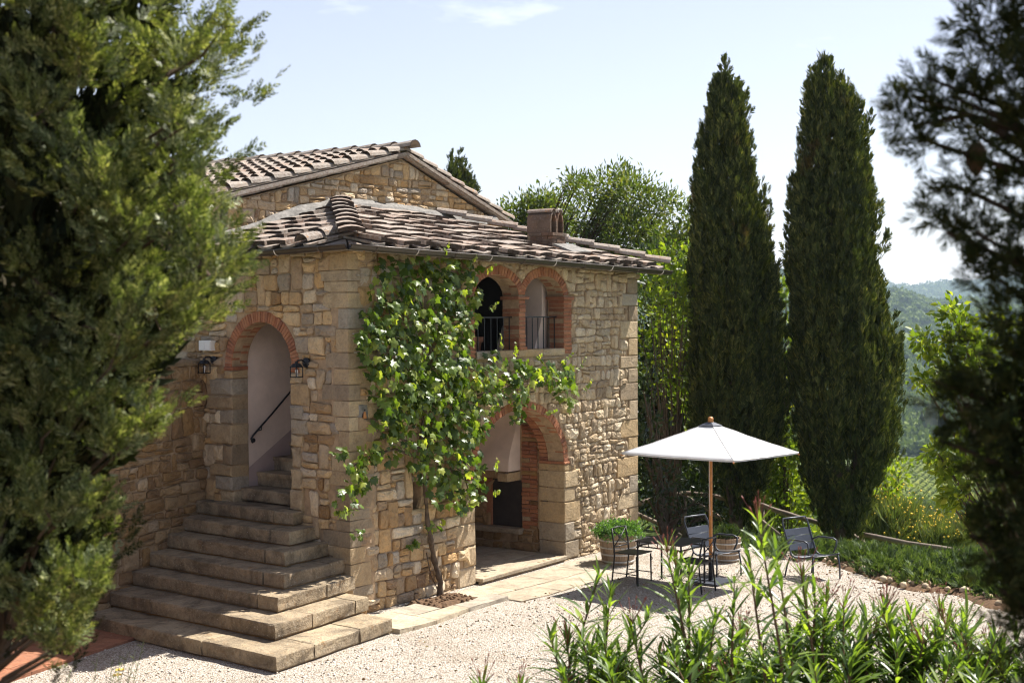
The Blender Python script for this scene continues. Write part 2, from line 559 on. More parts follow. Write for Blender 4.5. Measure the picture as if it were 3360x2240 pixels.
M['vinerow'] = leaf_mat('vineyard leaf', (0.13, 0.17, 0.03), (0.20, 0.24, 0.045), (0.26, 0.28, 0.06), 0.3, 0.8, 0.1, 0.05)
# ------------------------------------------------------------------ terrain, gravel, terrace
def sstep(a, b, x):
    t = np.clip((x - a) / (b - a), 0, 1)
    return t * t * (3 - 2 * t)


def terr(x, y):
    x = np.asarray(x, dtype=float); y = np.asarray(y, dtype=float)
    s = x - 11.9 + 0.10 * (y + 2)
    r = np.hypot(x + 11.7, y + 12.1)
    az = np.degrees(np.arctan2(y + 12.1, x + 11.7))
    z = -0.07 - 0.55 * sstep(-4.6, -1.2, s)
    z = z - 44.0 * (1 - np.exp(-np.clip(s, 0, None) / 125.0))
    el1 = np.clip(.42 + (az - 24.7) * 0.17 + 0.12 * np.sin(az * 1.1) + 0.07 * np.sin(az * 2.9 + 1), 0.0, 2.2)
    top1 = 3.6 + 1550 * np.tan(np.radians(el1))
    front = sstep(0, 60, s)
    prof = sstep(470, 1560, r) ** 1.15
    z1 = z + front * prof * (top1 + 45) - front * sstep(1560, 2300, r) * (top1 + 10)
    el2 = 0.36 + 0.14 * np.sin(az * 0.9 + 2.6) + 0.05 * np.sin(az * 2.3)
    top2 = 3.6 + 3600 * np.tan(np.radians(el2))
    z1 = z1 + front * sstep(2500, 3600, r) * (top2 + 40)
    bumps = np.sin(x * 0.021 + 1.3 * np.sin(y * 0.013)) * np.cos(y * 0.017 + 0.7) + 0.5 * np.sin(x * 0.05 + y * 0.043)
    z1 = z1 + front * sstep(480, 800, r) * bumps * 5.0 * (1 - sstep(1400, 1560, r) * 0.5)
    return z1


ths = np.radians(np.concatenate([np.arange(-180, 5, 5.0), np.arange(5, 50, 0.5), np.arange(50, 180, 5.0)]))
rad = np.concatenate([[0.01, 6, 10, 14, 17, 19, 20, 21, 22, 23, 25, 28, 32], np.geomspace(36, 4000, 110)])
TH, RR = np.meshgrid(ths, rad)
X = -11.7 + RR * np.cos(TH); Y = -12.1 + RR * np.sin(TH)
Z = terr(X, Y)
nr, nt_ = RR.shape
ii, jj = np.meshgrid(np.arange(nr - 1), np.arange(nt_), indexing='ij')
j2 = (jj + 1) % nt_
f = np.stack([ii * nt_ + jj, (ii + 1) * nt_ + jj, (ii + 1) * nt_ + j2, ii * nt_ + j2], -1).reshape(-1, 4)
M['hill'], nt, b = new_mat('grass and scrub hillside')
n1 = noise(nt, 0.05, 9, 0.7); n2 = noise(nt, 1.2, 6, 0.7)
c = ramp(nt, n1, [(0.3, (0.05, 0.08, 0.022)), (0.55, (0.10, 0.13, 0.035)), (0.75, (0.17, 0.17, 0.06))])
c = mixc(nt, 0.6, c, ramp(nt, n2, [(0.3, (0.6, 0.6, 0.6)), (0.7, (1.3, 1.3, 1.2))]), 'MULTIPLY')
link(nt, c, b.inputs['Base Color'])
b.inputs['Specular IOR Level'].default_value = 0.1
o = np_mesh('hillside_terrain', np.stack([X, Y, Z], -1).reshape(-1, 3), f, M['hill'], smooth=True)
tag(o, kind='structure')

# gravel yard: slightly uneven sheet with an organic edge along the juniper bed
edge = [(-9.5, -16), (-2, -14.5), (3, -10.5), (4.9, -6.4), (5.15, -5.8), (5.65, -5.05), (5.58, -4.6), (5.95, -4.0), (6.5, -3.15), (6.85, -2.65), (7.3, -1.8), (7.35, -0.6), (7.2, 0.6), (7.2, 3.5), (-9.5, 3.5)]
gm = bmesh.new()
ev = [gm.verts.new((x, y, 0)) for x, y in edge]
gm.faces.new(ev)
bmesh.ops.triangulate(gm, faces=gm.faces[:])
bmesh.ops.subdivide_edges(gm, edges=gm.edges[:], cuts=7, use_grid_fill=True)
for v in gm.verts:
    v.co.z = 0.012 * mnoise.noise(v.co * 1.3) + 0.008 * mnoise.noise(v.co * 5)
    if v.is_boundary and v.co.x > 3:
        v.co.x += 0.10 * mnoise.noise(v.co * 3.1); v.co.y += 0.10 * mnoise.noise(v.co * 2.7 + Vector((5, 1, 0)))
me = bpy.data.meshes.new('gravel_yard'); gm.to_mesh(me); gm.free()
tag(obj('gravel_yard', me, M['gravel']), kind='structure')

# loose pebbles on the yard so that its surface has real grain near the steps
nP = 9500
px = rng.uniform(-6.5, 6.0, nP); py = rng.uniform(-7.5, 1.5, nP)
ok = ~((px > -2.45) & (py > -1.3 + 0.0 * px)) | (py < -1.45)
px, py = px[ok], py[ok]
ico = bmesh.new(); bmesh.ops.create_icosphere(ico, subdivisions=1, radius=1.0)
ICO_V = np.array([v.co[:] for v in ico.verts]); ICO_F = np.array([[v.index for v in f_.verts] for f_ in ico.faces]); ico.free()
oct_v = np.array([(1, 0, 0), (0, 1, 0), (-1, 0, 0), (0, -1, 0), (0, 0, 1), (0, 0, -1)], float)
oct_f = np.array([(0, 1, 4), (1, 2, 4), (2, 3, 4), (3, 0, 4), (1, 0, 5), (2, 1, 5), (3, 2, 5), (0, 3, 5)])
sc = rng.uniform(0.006, 0.017, (len(px), 1)) * rng.uniform(0.7, 1.3, (len(px), 3))
Mx = frames(unit(len(px)), sc)
v, f = inst(oct_v, oct_f, Mx, np.stack([px, py, np.full_like(px, 0.004)], 1))
M['pebble'] = stone_mat('pebble', [(0.58, 0.52, 0.45), (0.44, 0.36, 0.28), (0.66, 0.62, 0.56), (0.30, 0.24, 0.19), (0.62, 0.56, 0.48)], 0.1, 0.2)
tag(np_mesh('gravel', v, f, M['pebble']), kind='stuff')

# terrace on which the photographer stands
FW = Vector((math.cos(AZ), math.sin(AZ), 0)); RT = Vector((math.sin(AZ), -math.cos(AZ), 0))
tp = [CAM + FW * a + RT * b_ for a, b_ in ((5.75, -9), (5.75, 9), (-9, 9), (-9, -9))]
mb = MB()
mb.add([(p.x, p.y, 2.0) for p in tp] + [(p.x, p.y, -0.3) for p in tp], [(3, 2, 1, 0), (0, 1, 5, 4), (1, 2, 6, 5), (2, 3, 7, 6), (3, 0, 4, 7)])
tag(mb.build('terrace_ground', M['soil']), kind='structure')

# ------------------------------------------------------------------ rubble masonry
def clip_poly(poly, a, b_, c):
    """keep a*x+b*y<=c"""
    out = []
    n = len(poly)
    for i in range(n):
        p, q = poly[i], poly[(i + 1) % n]
        dp, dq = a * p[0] + b_ * p[1] - c, a * q[0] + b_ * q[1] - c
        if dp <= 0: out.append(p)
        if dp * dq < 0:
            t = dp / (dp - dq)
            out.append((p[0] + (q[0] - p[0]) * t, p[1] + (q[1] - p[1]) * t))
    return out


class Arch:
    def __init__(s, c, a, zs, b_, z0, pad=0.0):
        s.c, s.a, s.zs, s.b, s.z0 = c, a + pad, zs, b_ + pad, z0

    def inside(s, x, z):
        if z < s.z0: return False
        if z <= s.zs: return abs(x - s.c) < s.a
        return ((x - s.c) / s.a) ** 2 + ((z - s.zs) / s.b) ** 2 < 1

    def push(s, x, z):
        if z <= s.zs + 0.02: return (s.c + math.copysign(s.a, x - s.c), z)
        k = math.sqrt(((x - s.c) / s.a) ** 2 + ((z - s.zs) / s.b) ** 2) + 1e-6
        return (s.c + (x - s.c) / k, s.zs + (z - s.zs) / k)


class Rect:
    def __init__(s, x0, z0, x1, z1): s.q = (x0, z0, x1, z1)

    def inside(s, x, z):
        x0, z0, x1, z1 = s.q
        return x0 < x < x1 and z0 < z < z1

    def push(s, x, z):
        x0, z0, x1, z1 = s.q
        d = [(x - x0, (x0, z)), (x1 - x, (x1, z)), (z - z0, (x, z0)), (z1 - z, (x, z1))]
        return min(d)[1]


def finish(P, holes, g):
    cx0 = sum(p[0] for p in P) / len(P); cz0 = sum(p[1] for p in P) / len(P)
    if any(h_.inside(cx0, cz0) for h_ in holes): return None
    Q = []
    for k in range(len(P)):
        p, q = P[k], P[(k + 1) % len(P)]
        L = math.hypot(q[0] - p[0], q[1] - p[1])
        m = 3 if L > 0.24 else 2 if L > 0.10 else 1
        for t in range(m):
            a = t / m
            Q.append((p[0] + (q[0] - p[0]) * a + g.uniform(-.006, .006), p[1] + (q[1] - p[1]) * a + g.uniform(-.006, .006)))
    W_ = []
    for (x, zz) in Q:
        for h_ in holes:
            if h_.inside(x, zz): x, zz = h_.push(x, zz)
        W_.append((x, zz))
    n = len(W_)
    Q = []
    for k in range(n):
        a, b2, c2 = W_[k - 1], W_[k], W_[(k + 1) % n]
        v1 = (b2[0] - a[0], b2[1] - a[1]); v2 = (c2[0] - b2[0], c2[1] - b2[1])
        l1, l2 = math.hypot(*v1), math.hypot(*v2)
        if l1 < 1e-4 or l2 < 1e-4: continue
        if (v1[0] * v2[0] + v1[1] * v2[1]) / (l1 * l2) < 0.62:
            r_ = min(0.02, 0.28 * min(l1, l2))
            Q.append((b2[0] - v1[0] / l1 * r_, b2[1] - v1[1] / l1 * r_)); Q.append((b2[0] + v2[0] / l2 * r_, b2[1] + v2[1] / l2 * r_))
        else: Q.append(b2)
    if len(Q) < 3: return None
    ar = 0.5 * abs(sum(Q[k][0] * Q[(k + 1) % len(Q)][1] - Q[(k + 1) % len(Q)][0] * Q[k][1] for k in range(len(Q))))
    return (ar, Q) if ar > 0.0006 else None


def rubble(u0, u1, z0, z1, holes, hm, asp, seed, clips=(), sx=0.62, gap=0.009):
    g = random.Random(seed)
    seeds = []
    z = z0
    while z < z1:
        h = hm * g.choice((0.62, 0.8, 0.95, 1.1, 1.3, 1.55))
        u = u0 - g.uniform(0, hm * asp)
        while u < u1 + 0.1:
            w = h ** 0.5 * hm ** 0.5 * asp * g.uniform(0.55, 1.6)
            cu, cz = u + w / 2, z + h / 2
            if h > hm * 1.05 and g.random() < 0.30:
                seeds.append((cu + g.uniform(-.1, .1) * w, z + h * 0.28)); seeds.append((cu + g.uniform(-.1, .1) * w, z + h * 0.76))
            elif g.random() < 0.13:
                seeds.append((u + w * 0.36, cz + g.uniform(-.2, .2) * h)); seeds.append((u + w * 0.88, cz + g.uniform(-.3, .3) * h))
            else:
                seeds.append((cu + g.uniform(-.14, .14) * w, cz + g.uniform(-.2, .2) * h))
            u += w
        z += h
    sd = np.array(seeds) * np.array([sx, 1.0])
    polys = []
    for i, (cx_, cz_) in enumerate(sd):
        d2 = ((sd - sd[i]) ** 2).sum(1)
        near = np.argsort(d2)[1:19]
        P = [((u0) * sx, z0), ((u1) * sx, z0), ((u1) * sx, z1), ((u0) * sx, z1)]
        for j in near:
            nx, nz = sd[j] - sd[i]
            L = math.hypot(nx, nz)
            if L < 1e-6: continue
            mx, mz = (sd[j] + sd[i]) / 2
            P = clip_poly(P, nx / L, nz / L, (nx * mx + nz * mz) / L - gap * g.uniform(0.3, 1.3))
            if len(P) < 3: break
        if len(P) < 3: continue
        P = [(x / sx, zz) for x, zz in P]
        for a, b_, c_ in clips:
            P = clip_poly(P, a, b_, c_)
            if len(P) < 3: break
        if len(P) < 3: continue
        q_ = finish(P, holes, g)
        if q_ is not None: polys.append(q_)
    return polys


def courses(u0, u1, z0, z1, holes, hm, asp, seed, clips=(), gap=0.008, wav=1.0, lean=1.0):
    """rough coursed rubble: wavy beds, leaning joints, through stones two courses high, small filler stones"""
    g = random.Random(seed)
    zs = [z0]
    while zs[-1] < z1: zs.append(zs[-1] + hm * g.choice((.6, .75, .9, 1.0, 1.15, 1.35, 1.6)))
    def bed(r_, u): return zs[r_] + wav * hm * .26 * mnoise.noise(Vector((u * 1.3, r_ * 7.7, seed))) + wav * hm * .16 * mnoise.noise(Vector((u * 4.1, r_ * 3.1, seed + 9)))
    polys = []; blocked = []
    for r_ in range(len(zs) - 1):
        nb = []
        h = zs[r_ + 1] - zs[r_]
        u = u0 - g.uniform(0, hm)
        while u < u1:
            w = hm * asp * g.choice((.45, .6, .8, 1.0, 1.0, 1.25, 1.6)) * (.75 if h > 1.3 * hm else 1.0)
            nxt = [b0 for (b0, b1) in blocked if b0 > u + .02 and b0 < u + w + .07]
            inside = [b1 for (b0, b1) in blocked if b0 - .02 <= u < b1 - .01]
            if inside: u = max(inside); continue
            if nxt: w = min(nxt) - u
            if w < .03: u += w; continue
            tall = r_ + 2 < len(zs) and g.random() < .13 and w < hm * asp * 1.1 and not nxt
            top = r_ + 2 if tall else r_ + 1
            if tall: nb.append((u, u + w))
            parts = [(0.0, 1.0)]
            if not tall and h > hm * .9 and g.random() < .22:
                c_ = g.uniform(.3, .7); parts = [(0.0, c_), (c_, 1.0)]
            for (f0, f1) in parts:
                e = gap * g.uniform(.5, 1.4)
                t0, t1 = g.uniform(-.16, .16) * h * lean, g.uniform(-.16, .16) * h * lean
                ua, ub = u + e, u + w - e
                pts_ = [(ua + g.uniform(-.012, .012), 0), (ub + g.uniform(-.012, .012), 0), (ub + t1, 1), (ua + t0, 1)]
                P = []
                for (uu, k) in pts_:
                    lo_, hi_ = bed(r_, uu), bed(top, uu)
                    f_ = f0 + (f1 - f0) * k
                    zz = lo_ + (hi_ - lo_) * f_
                    P.append((uu, zz + (e if k == 0 else -e) + g.uniform(-.006, .006)))
                if g.random() < .3:      # a knocked off corner
                    i_ = g.randrange(4); a, b2, c2 = P[i_ - 1], P[i_], P[(i_ + 1) % 4]; q_ = g.uniform(.2, .4)
                    P[i_:i_ + 1] = [(b2[0] + (a[0] - b2[0]) * q_, b2[1] + (a[1] - b2[1]) * q_), (b2[0] + (c2[0] - b2[0]) * q_, b2[1] + (c2[1] - b2[1]) * q_)]
                for a, b2, c2 in clips:
                    P = clip_poly(P, a, b2, c2)
                    if len(P) < 3: break
                if len(P) >= 3: polys.append(P)
            u += w
        blocked = nb
    out = []
    for P in polys:
        q_ = finish(P, holes, g)
        if q_ is not None: out.append(q_)
    return out


def stone_geo(Q, P, g, prot, deep=0.03):
    """one stone: outline Q on the wall plane mapped by P(u,z,d)"""
    n = len(Q)
    cx_ = sum(q[0] for q in Q) / n; cz_ = sum(q[1] for q in Q) / n
    tu, tz = g.uniform(-.06, .06), g.uniform(-.06, .06)
    vs = []
    rad_ = max(math.hypot(q[0] - cx_, q[1] - cz_) for q in Q)
    k1 = max(0.55, 1 - 0.012 / rad_)
    for k, dd, ji in ((1.0, -deep, 0), (1.0, prot * 0.55, .004), (k1, prot, .005), (0.5 * k1, prot + min(0.02, rad_ * 0.09), .010)):
        for q in Q:
            x, z = cx_ + (q[0] - cx_) * k, cz_ + (q[1] - cz_) * k
            vs.append(P(x, z, dd + g.uniform(-ji, ji) + ((q[0] - cx_) * tu + (q[1] - cz_) * tz if dd > 0 else 0)))
    fs = []
    for r_ in range(3):
        for k in range(n):
            a, b_ = r_ * n + k, r_ * n + (k + 1) % n
            fs.append((a, b_, b_ + n, a + n))
    vs.append(P(cx_, cz_, prot + min(0.024, rad_ * 0.1) + g.uniform(-.006, .006)))
    for k in range(n):
        fs.append((3 * n + k, 3 * n + (k + 1) % n, 4 * n))
    return vs, fs


def lay(polys, P, mat, parent, seed, singles, score, prot=(0.018, 0.046), name='stone', rest='small_stones'):
    """the most conspicuous stones become objects, the others one joined part"""
    g = random.Random(seed)
    order = sorted(range(len(polys)), key=lambda i: -score(polys[i]))
    top = set(order[:singles])
    mb = MB()
    for i, (ar, Q) in enumerate(polys):
        # consistent winding: anticlockwise seen from outside
        s_ = sum(Q[k][0] * Q[(k + 1) % len(Q)][1] - Q[(k + 1) % len(Q)][0] * Q[k][1] for k in range(len(Q)))
        if s_ < 0: Q = Q[::-1]
        vs, fs = stone_geo(Q, P, g, g.uniform(*prot))
        if i in top:
            one = MB(); one.add(vs, fs); one.build(name, mat, parent)
        else: mb.add(vs, fs)
    if mb.v:
        o = mb.build(rest, mat, parent)
        o['kind'] = 'stuff'


def wall_slab(loops, P, thick, name, mat, parent):
    """solid wall from outline + hole loops (u,z)"""
    pts = [q for lp in loops for q in lp]
    tri = tessellate_polygon([[Vector((x, z, 0)) for x, z in lp] for lp in loops])
    n = len(pts)
    vs = [P(x, z, 0) for x, z in pts] + [P(x, z, -thick) for x, z in pts]
    fs = []
    for t in tri:
        a, b_, c_ = t
        s_ = (pts[b_][0] - pts[a][0]) * (pts[c_][1] - pts[a][1]) - (pts[c_][0] - pts[a][0]) * (pts[b_][1] - pts[a][1])
        if s_ < 0: b_, c_ = c_, b_
        fs.append((a, b_, c_)); fs.append((a + n, c_ + n, b_ + n))
    k = 0
    for lp in loops:
        m = len(lp)
        for i in range(m):
            fs.append((k + i, k + (i + 1) % m, k + (i + 1) % m + n, k + i + n))
        k += m
    mb = MB(); mb.add(vs, fs)
    return mb.build(name, mat, parent)


def arch_loop(c, a, zs, b_, z0, n=18):
    return [(c - a, z0), (c - a, zs)] + [(c - a * math.cos(math.pi * k / n), zs + b_ * math.sin(math.pi * k / n)) for k in range(1, n)] + [(c + a, zs), (c + a, z0)]


def block(P, u0, u1, z0, z1, d0, d1, g, bev=0.010, jit=0.004):
    """roughly squared block with worn arrises; outward face at d1"""
    vs = []
    for (k, dd) in ((0.0, d0), (0.0, d1 - bev), (bev, d1)):
        for (u, z) in ((u0 + k, z0 + k), ((u0 + u1) / 2, z0 + k), (u1 - k, z0 + k), (u1 - k, (z0 + z1) / 2), (u1 - k, z1 - k), ((u0 + u1) / 2, z1 - k), (u0 + k, z1 - k), (u0 + k, (z0 + z1) / 2)):
            vs.append(P(u + g.uniform(-jit, jit), z + g.uniform(-jit, jit), dd + (g.uniform(-jit, jit) if dd > d0 else 0)))
    fs = [tuple(range(7, -1, -1))]
    for r_ in range(2):
        for k in range(8):
            a, b_ = r_ * 8 + k, r_ * 8 + (k + 1) % 8
            fs.append((a, b_, b_ + 8, a + 8))
    vs.append(P((u0 + u1) / 2, (z0 + z1) / 2, d1 + g.uniform(0.0, 0.008)))
    for k in range(8): fs.append((16 + k, 16 + (k + 1) % 8, 24))
    return vs, fs


def put_block(P, u0, u1, z0, z1, d0, d1, g, mat, parent, name='stone', **kw):
    vs, fs = block(P, u0, u1, z0, z1, d0, d1, g, **kw)
    mb = MB(); mb.add(vs, fs)
    return mb.build(name, mat, parent)


def brick_ring(P, c, a, zs, b_, t, n, depth, g, parent, proud=0.012, rows=2, split=(0.5,), th0=0.0, th1=math.pi, single=True):
    """voussoir bricks of an arch, front row and the rows of the soffit behind it"""
    cuts = [proud] + [-depth * s_ for s_ in split] + [-depth]
    cuts = cuts[:rows + 1]
    cuts[-1] = -depth
    for r_ in range(rows):
        dA, dB = cuts[r_], cuts[r_ + 1] + (0.006 if r_ < rows - 1 else 0)
        off = 0.5 if r_ % 2 else 0.0
        mb = MB()
        for k in range(n):
            e0 = th0 + (th1 - th0) * (k + 0.07) / n; e1 = th0 + (th1 - th0) * (k + 0.93) / n
            j = g.uniform(-.004, .004)
            q = []
            for (th, rr) in ((e0, 0), (e1, 0), (e1, t), (e0, t)):
                q.append((c + (a + rr + j) * math.cos(th), zs + (b_ + rr + j) * math.sin(th)))
            dj = g.uniform(-.004, .005) if r_ == 0 else 0
            vs = [P(x, z, dB) for x, z in q] + [P(x, z, dA + dj - 0.006) for x, z in q]
            qc = (sum(x for x, z in q) / 4, sum(z for x, z in q) / 4)
            vs += [P(qc[0] + (x - qc[0]) * 0.86, qc[1] + (z - qc[1]) * 0.95, dA + dj) for x, z in q]
            fs = [(3, 2, 1, 0)] + [(i + 4 * s_, (i + 1) % 4 + 4 * s_, (i + 1) % 4 + 4 * s_ + 4, i + 4 * s_ + 4) for s_ in (0, 1) for i in range(4)] + [(8, 9, 10, 11)]
            if single and r_ == 0:
                one = MB(); one.add(vs, fs); one.build('brick', M['brick'], parent)
            else: mb.add(vs, fs)
        if mb.v:
            o = mb.build('soffit_bricks', M['brick'], parent); o['kind'] = 'stuff'
# ------------------------------------------------------------------ the stone house
g = random.Random(11)
house = thing('stone_house', 'two storey rubble stone house with brick arches and weathered tile roof', 'house', (0, 0, 0))
ZL, ZR = 4.36, 4.20        # wall heads at the corner and at the far end
FEND = 6.68


def f_top(u): return ZL + (ZR - ZL) * u / FEND


ARCH = (3.525, 1.085, 1.44, 0.82)       # lower arch: centre, half width, spring, rise
WIN = [(2.99, 0.51, 3.82, 0.29), (4.13, 0.49, 3.82, 0.29)]
DOOR = (1.545, 0.565, 2.93, 0.57)
SLIT = (1.17, 1.15, 1.33, 1.50)
GD = -2.6                                # main house gable plane

# front wall with its openings
outer = [(0, -0.15), (FEND, -0.15), (FEND, ZR), (0, ZL)]
loops = [outer, arch_loop(*ARCH, 0.0)] + [arch_loop(*w, 3.08, 12) for w in WIN] + [[(SLIT[0], SLIT[1]), (SLIT[0], SLIT[3]), (SLIT[2], SLIT[3]), (SLIT[2], SLIT[1])]]
wall_f = wall_slab(loops, FP, 0.27, 'front_wall', M['mortar'], house)
# stair wall
lo = [(0.43, -0.15), (3.4, -0.15), (3.4, 4.34), (0.43, 4.34)]
wall_l = wall_slab([lo, arch_loop(*DOOR, 1.0)], LP, 0.25, 'stair_wall', M['mortar'], house)
mb = MB(); mb.box((-0.0, 0.0, -0.15), (0.41, 0.43, 4.34)); mb.build('corner_core', M['mortar'], house)

# quoins of the front corner
qr_f, qr_l = [], []
z = -0.02; k = 0
while z < 4.20:
    h = g.choice((0.13, 0.17, 0.20, 0.24, 0.28, 0.19))
    a, b_ = (g.uniform(.26, .46), g.uniform(.13, .24)) if g.random() < .5 else (g.uniform(.12, .24), g.uniform(.26, .48))
    z1 = min(z + h, 4.31)
    gap = 0.006
    p = [LP(b_, 0, -0.05), LP(b_, 0, .024), LP(-.024, 0, .024), FP(.0, 0, .026), FP(a, 0, .026), FP(a, 0, -.05)]
    cen = Vector((0.1, 0.1, 0))
    mb = MB(); vs = []
    for zz, s_ in ((z + gap, .994), (z + gap + .012, 1), ((z + z1) / 2, 1.0), (z1 - .014, 1), (z1 - gap, .994)):
        for q in p:
            w = cen + (q - cen) * (s_ if s_ < 1 else 1 + g.uniform(-.03, .035))
            vs.append((w.x, w.y, zz + g.uniform(-.003, .003)))
    fs = [tuple(range(5, -1, -1)), tuple(24 + i for i in range(6))]
    for r_ in range(4):
        for i in range(6):
            fs.append((r_ * 6 + i, r_ * 6 + (i + 1) % 6, (r_ + 1) * 6 + (i + 1) % 6, (r_ + 1) * 6 + i))
    mb.add(vs, fs); mb.build('quoin', M['quoin'], wall_f)
    qr_f.append(Rect(-1, z, a + .008, z1)); qr_l.append(Rect(-1, z, b_ + .008, z1))
    z = z1; k += 1

# quoins of the far corner
z = -0.05; k = 0
while z < 4.0:
    h = g.choice((0.19, 0.23, 0.27, 0.3))
    a = g.uniform(.42, .62) if k % 2 else g.uniform(.22, .32)
    z1 = min(z + h, 4.17)
    put_block(FP, FEND - a, FEND + .02, z + .006, z1 - .006, -.43, .028, g, M['quoin'], wall_f, 'quoin')
    qr_f.append(Rect(FEND - a - .008, z, 9, z1))
    z = z1; k += 1

# dressed jambs of the lower arch (their faces line the reveal)
jr = []
for side in (-1, 1):
    z = 0.0 if side < 0 else 0.02
    hs = (0.26, 0.27, 0.3, 0.21, 0.24, 0.14)
    for i, h in enumerate(hs):
        z1 = min(z + h, 1.40) if i < 5 else 1.40
        if z1 - z < .05: break
        a = (0.36, 0.24, 0.42, 0.27, 0.33, 0.30)[i]
        e = ARCH[0] + side * ARCH[1]
        u0, u1 = (e - a, e + .012) if side < 0 else (e - .012, e + a)
        put_block(FP, u0, u1, z + .005, z1 - .005, -.42, g.uniform(.022, .04), g, M['quoin'] if side > 0 else M['stone_pale'], wall_f, 'jamb_stone', bev=.02 if side < 0 else .012)
        jr.append(Rect(u0 - .008, z, u1 + .008, z1))
        z = z1
    u0, u1 = (e - .14, e + .02) if side < 0 else (e - .02, e + .14)
    put_block(FP, u0, u1, 1.402, 1.44, -.42, .03, g, M['brick'], wall_f, 'impost')

# brick ring of the lower arch
brick_ring(FP, *ARCH, 0.115, 46, 0.42, g, wall_f, rows=3, split=(.33, .67))

# rubble of the front wall
holes = [Arch(*ARCH, 0, 0.123)] + [Arch(w[0], w[1], w[2], w[3], 2.98, .135) for w in WIN] + [Rect(2.34, 2.975, 4.83, 3.86), Rect(SLIT[0] - .01, SLIT[1] - .01, SLIT[2] + .01, SLIT[3] + .01)] + qr_f + jr
top_clip = (-(ZR - ZL) / FEND, 1.0, ZL - 0.01)
polsL = courses(0.0, 2.46, -0.1, 4.4, holes, 0.145, 1.65, 21, [top_clip])
polsR = courses(2.46, FEND, -0.1, 4.4, holes, 0.118, 1.35, 22, [top_clip], .006, 1.5, 1.5)


def sc_f(p):
    ar, Q = p
    u = sum(q[0] for q in Q) / len(Q); z = sum(q[1] for q in Q) / len(Q)
    s_ = ar * (1 - 0.045 * u)
    if 0.25 < u < 2.4 and 1.6 < z: s_ *= 0.25
    return s_


lay(polsL, FP, M['stone'], wall_f, 31, 62, sc_f)
lay(polsR, FP, M['stone_pale'], wall_f, 32, 104, sc_f, prot=(.014, .040))

# slit window frame
mb = MB()
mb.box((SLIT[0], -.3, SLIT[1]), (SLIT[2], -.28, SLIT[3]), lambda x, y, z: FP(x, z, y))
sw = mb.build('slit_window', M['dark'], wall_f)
mb = MB()
for (a0, b0, a1, b1) in ((SLIT[0] - .09, SLIT[1] - .07, SLIT[2] + .1, SLIT[1] - .005), (SLIT[0] - .05, SLIT[3] + .005, SLIT[2] + .09, SLIT[3] + .075)):
    put_block(FP, a0, a1, b0, b1, -.2, .035, g, M['quoin'], wall_f, 'window_lintel')

# twin windows: brick rings, piers, caps, stone sill, rails
tw = thing('x', None, None); bpy.data.objects.remove(tw)
winp = bpy.data.objects.new('twin_arched_window', None); C.objects.link(winp); attach(winp, house)
for w in WIN:
    brick_ring(FP, *w, 0.125, 25, 0.25, g, winp, rows=2, split=(.48,), th0=0.06, th1=math.pi - 0.06)


def pier(u0, u1, z0, z1, n, dep):
    for i in range(n):
        za, zb = z0 + (z1 - z0) * i / n, z0 + (z1 - z0) * (i + 1) / n
        put_block(FP, u0 + g.uniform(-.006, .004), u1 + g.uniform(-.004, .006), za + .004, zb - .004, -dep, .012 + g.uniform(-.004, .006), g, M['brick'], winp, 'brick', bev=.005, jit=.003)


pier(2.36, 2.485, 3.0, 3.775, 14, .25)
pier(3.50, 3.645, 3.13, 3.775, 11, .27)
pier(4.62, 4.82, 3.0, 3.775, 14, .25)
put_block(FP, 3.48, 3.665, 3.085, 3.128, -.27, .03, g, M['brick'], winp, 'pier_base', bev=.006)
for (a0, a1) in ((2.33, 2.53), (3.44, 3.705), (4.57, 4.85)):
    put_block(FP, a0, a1, 3.778, 3.822, -.27, .045, g, M['terracotta'], winp, 'pier_cap', bev=.008)
for (a0, a1) in ((2.49, 2.95), (2.96, 3.44), (3.45, 4.06), (4.07, 4.615)):
    put_block(FP, a0, a1, 2.985, 3.082, -.25, .03 + g.uniform(-.01, .01), g, M['quoin'], winp, 'sill_stone')
for (a0, a1) in ((2.485, 3.50), (3.645, 4.62)):
    mb = MB()
    mb.bar(FP(a0, 3.535, -.12), FP(a1, 3.535, -.12), .016)
    n = 7
    for i in range(n):
        u = a0 + (a1 - a0) * (i + .6) / n
        mb.bar(FP(u, 3.08, -.12), FP(u, 3.53, -.12), .011)
    mb.build('window_rail', M['iron'], winp)

# ---- stair wall: brick arch, jamb stones, rubble
brick_ring(LP, *DOOR, 0.135, 44, 0.24, g, wall_l, rows=2, split=(.5,), th0=.0, th1=math.pi)
djr = []
for side in (-1, 1):
    z = 1.2
    e = DOOR[0] + side * DOOR[1]
    i = 0
    while z < 2.84:
        h = g.choice((.12, .15, .18, .22, .26)); z1 = min(z + h, 2.885)
        if 2.885 - z1 < .08: z1 = 2.885
        a = g.uniform(.30, .52) if (g.random() < .4 and side > 0) else g.uniform(.14, .32)
        u0, u1 = (e - a, e + .01) if side < 0 else (e - .01, e + a)
        put_block(LP, u0, u1, z + .006, z1 - .006, -.24, g.uniform(.022, .055), g, M['quoin'], wall_l, 'jamb_stone', bev=.018, jit=.012)
        djr.append(Rect(u0 - .008, z, u1 + .008, z1)); z = z1; i += 1
    u0, u1 = (e - .15, e + .02) if side < 0 else (e - .02, e + .15)
    put_block(LP, u0, u1, 2.888, 2.93, -.24, .02, g, M['brick'], wall_l, 'impost')
pols = courses(0, 3.4, -.1, 4.36, [Arch(*DOOR, 0, .143)] + qr_l + djr, 0.15, 1.6, 23, [(0, 1, 4.33)])
lay(pols, LP, M['stone'], wall_l, 33, 84, lambda p: p[0] * (0.3 if sum(q[1] for q in p[1]) / len(p[1]) < .6 else 1))

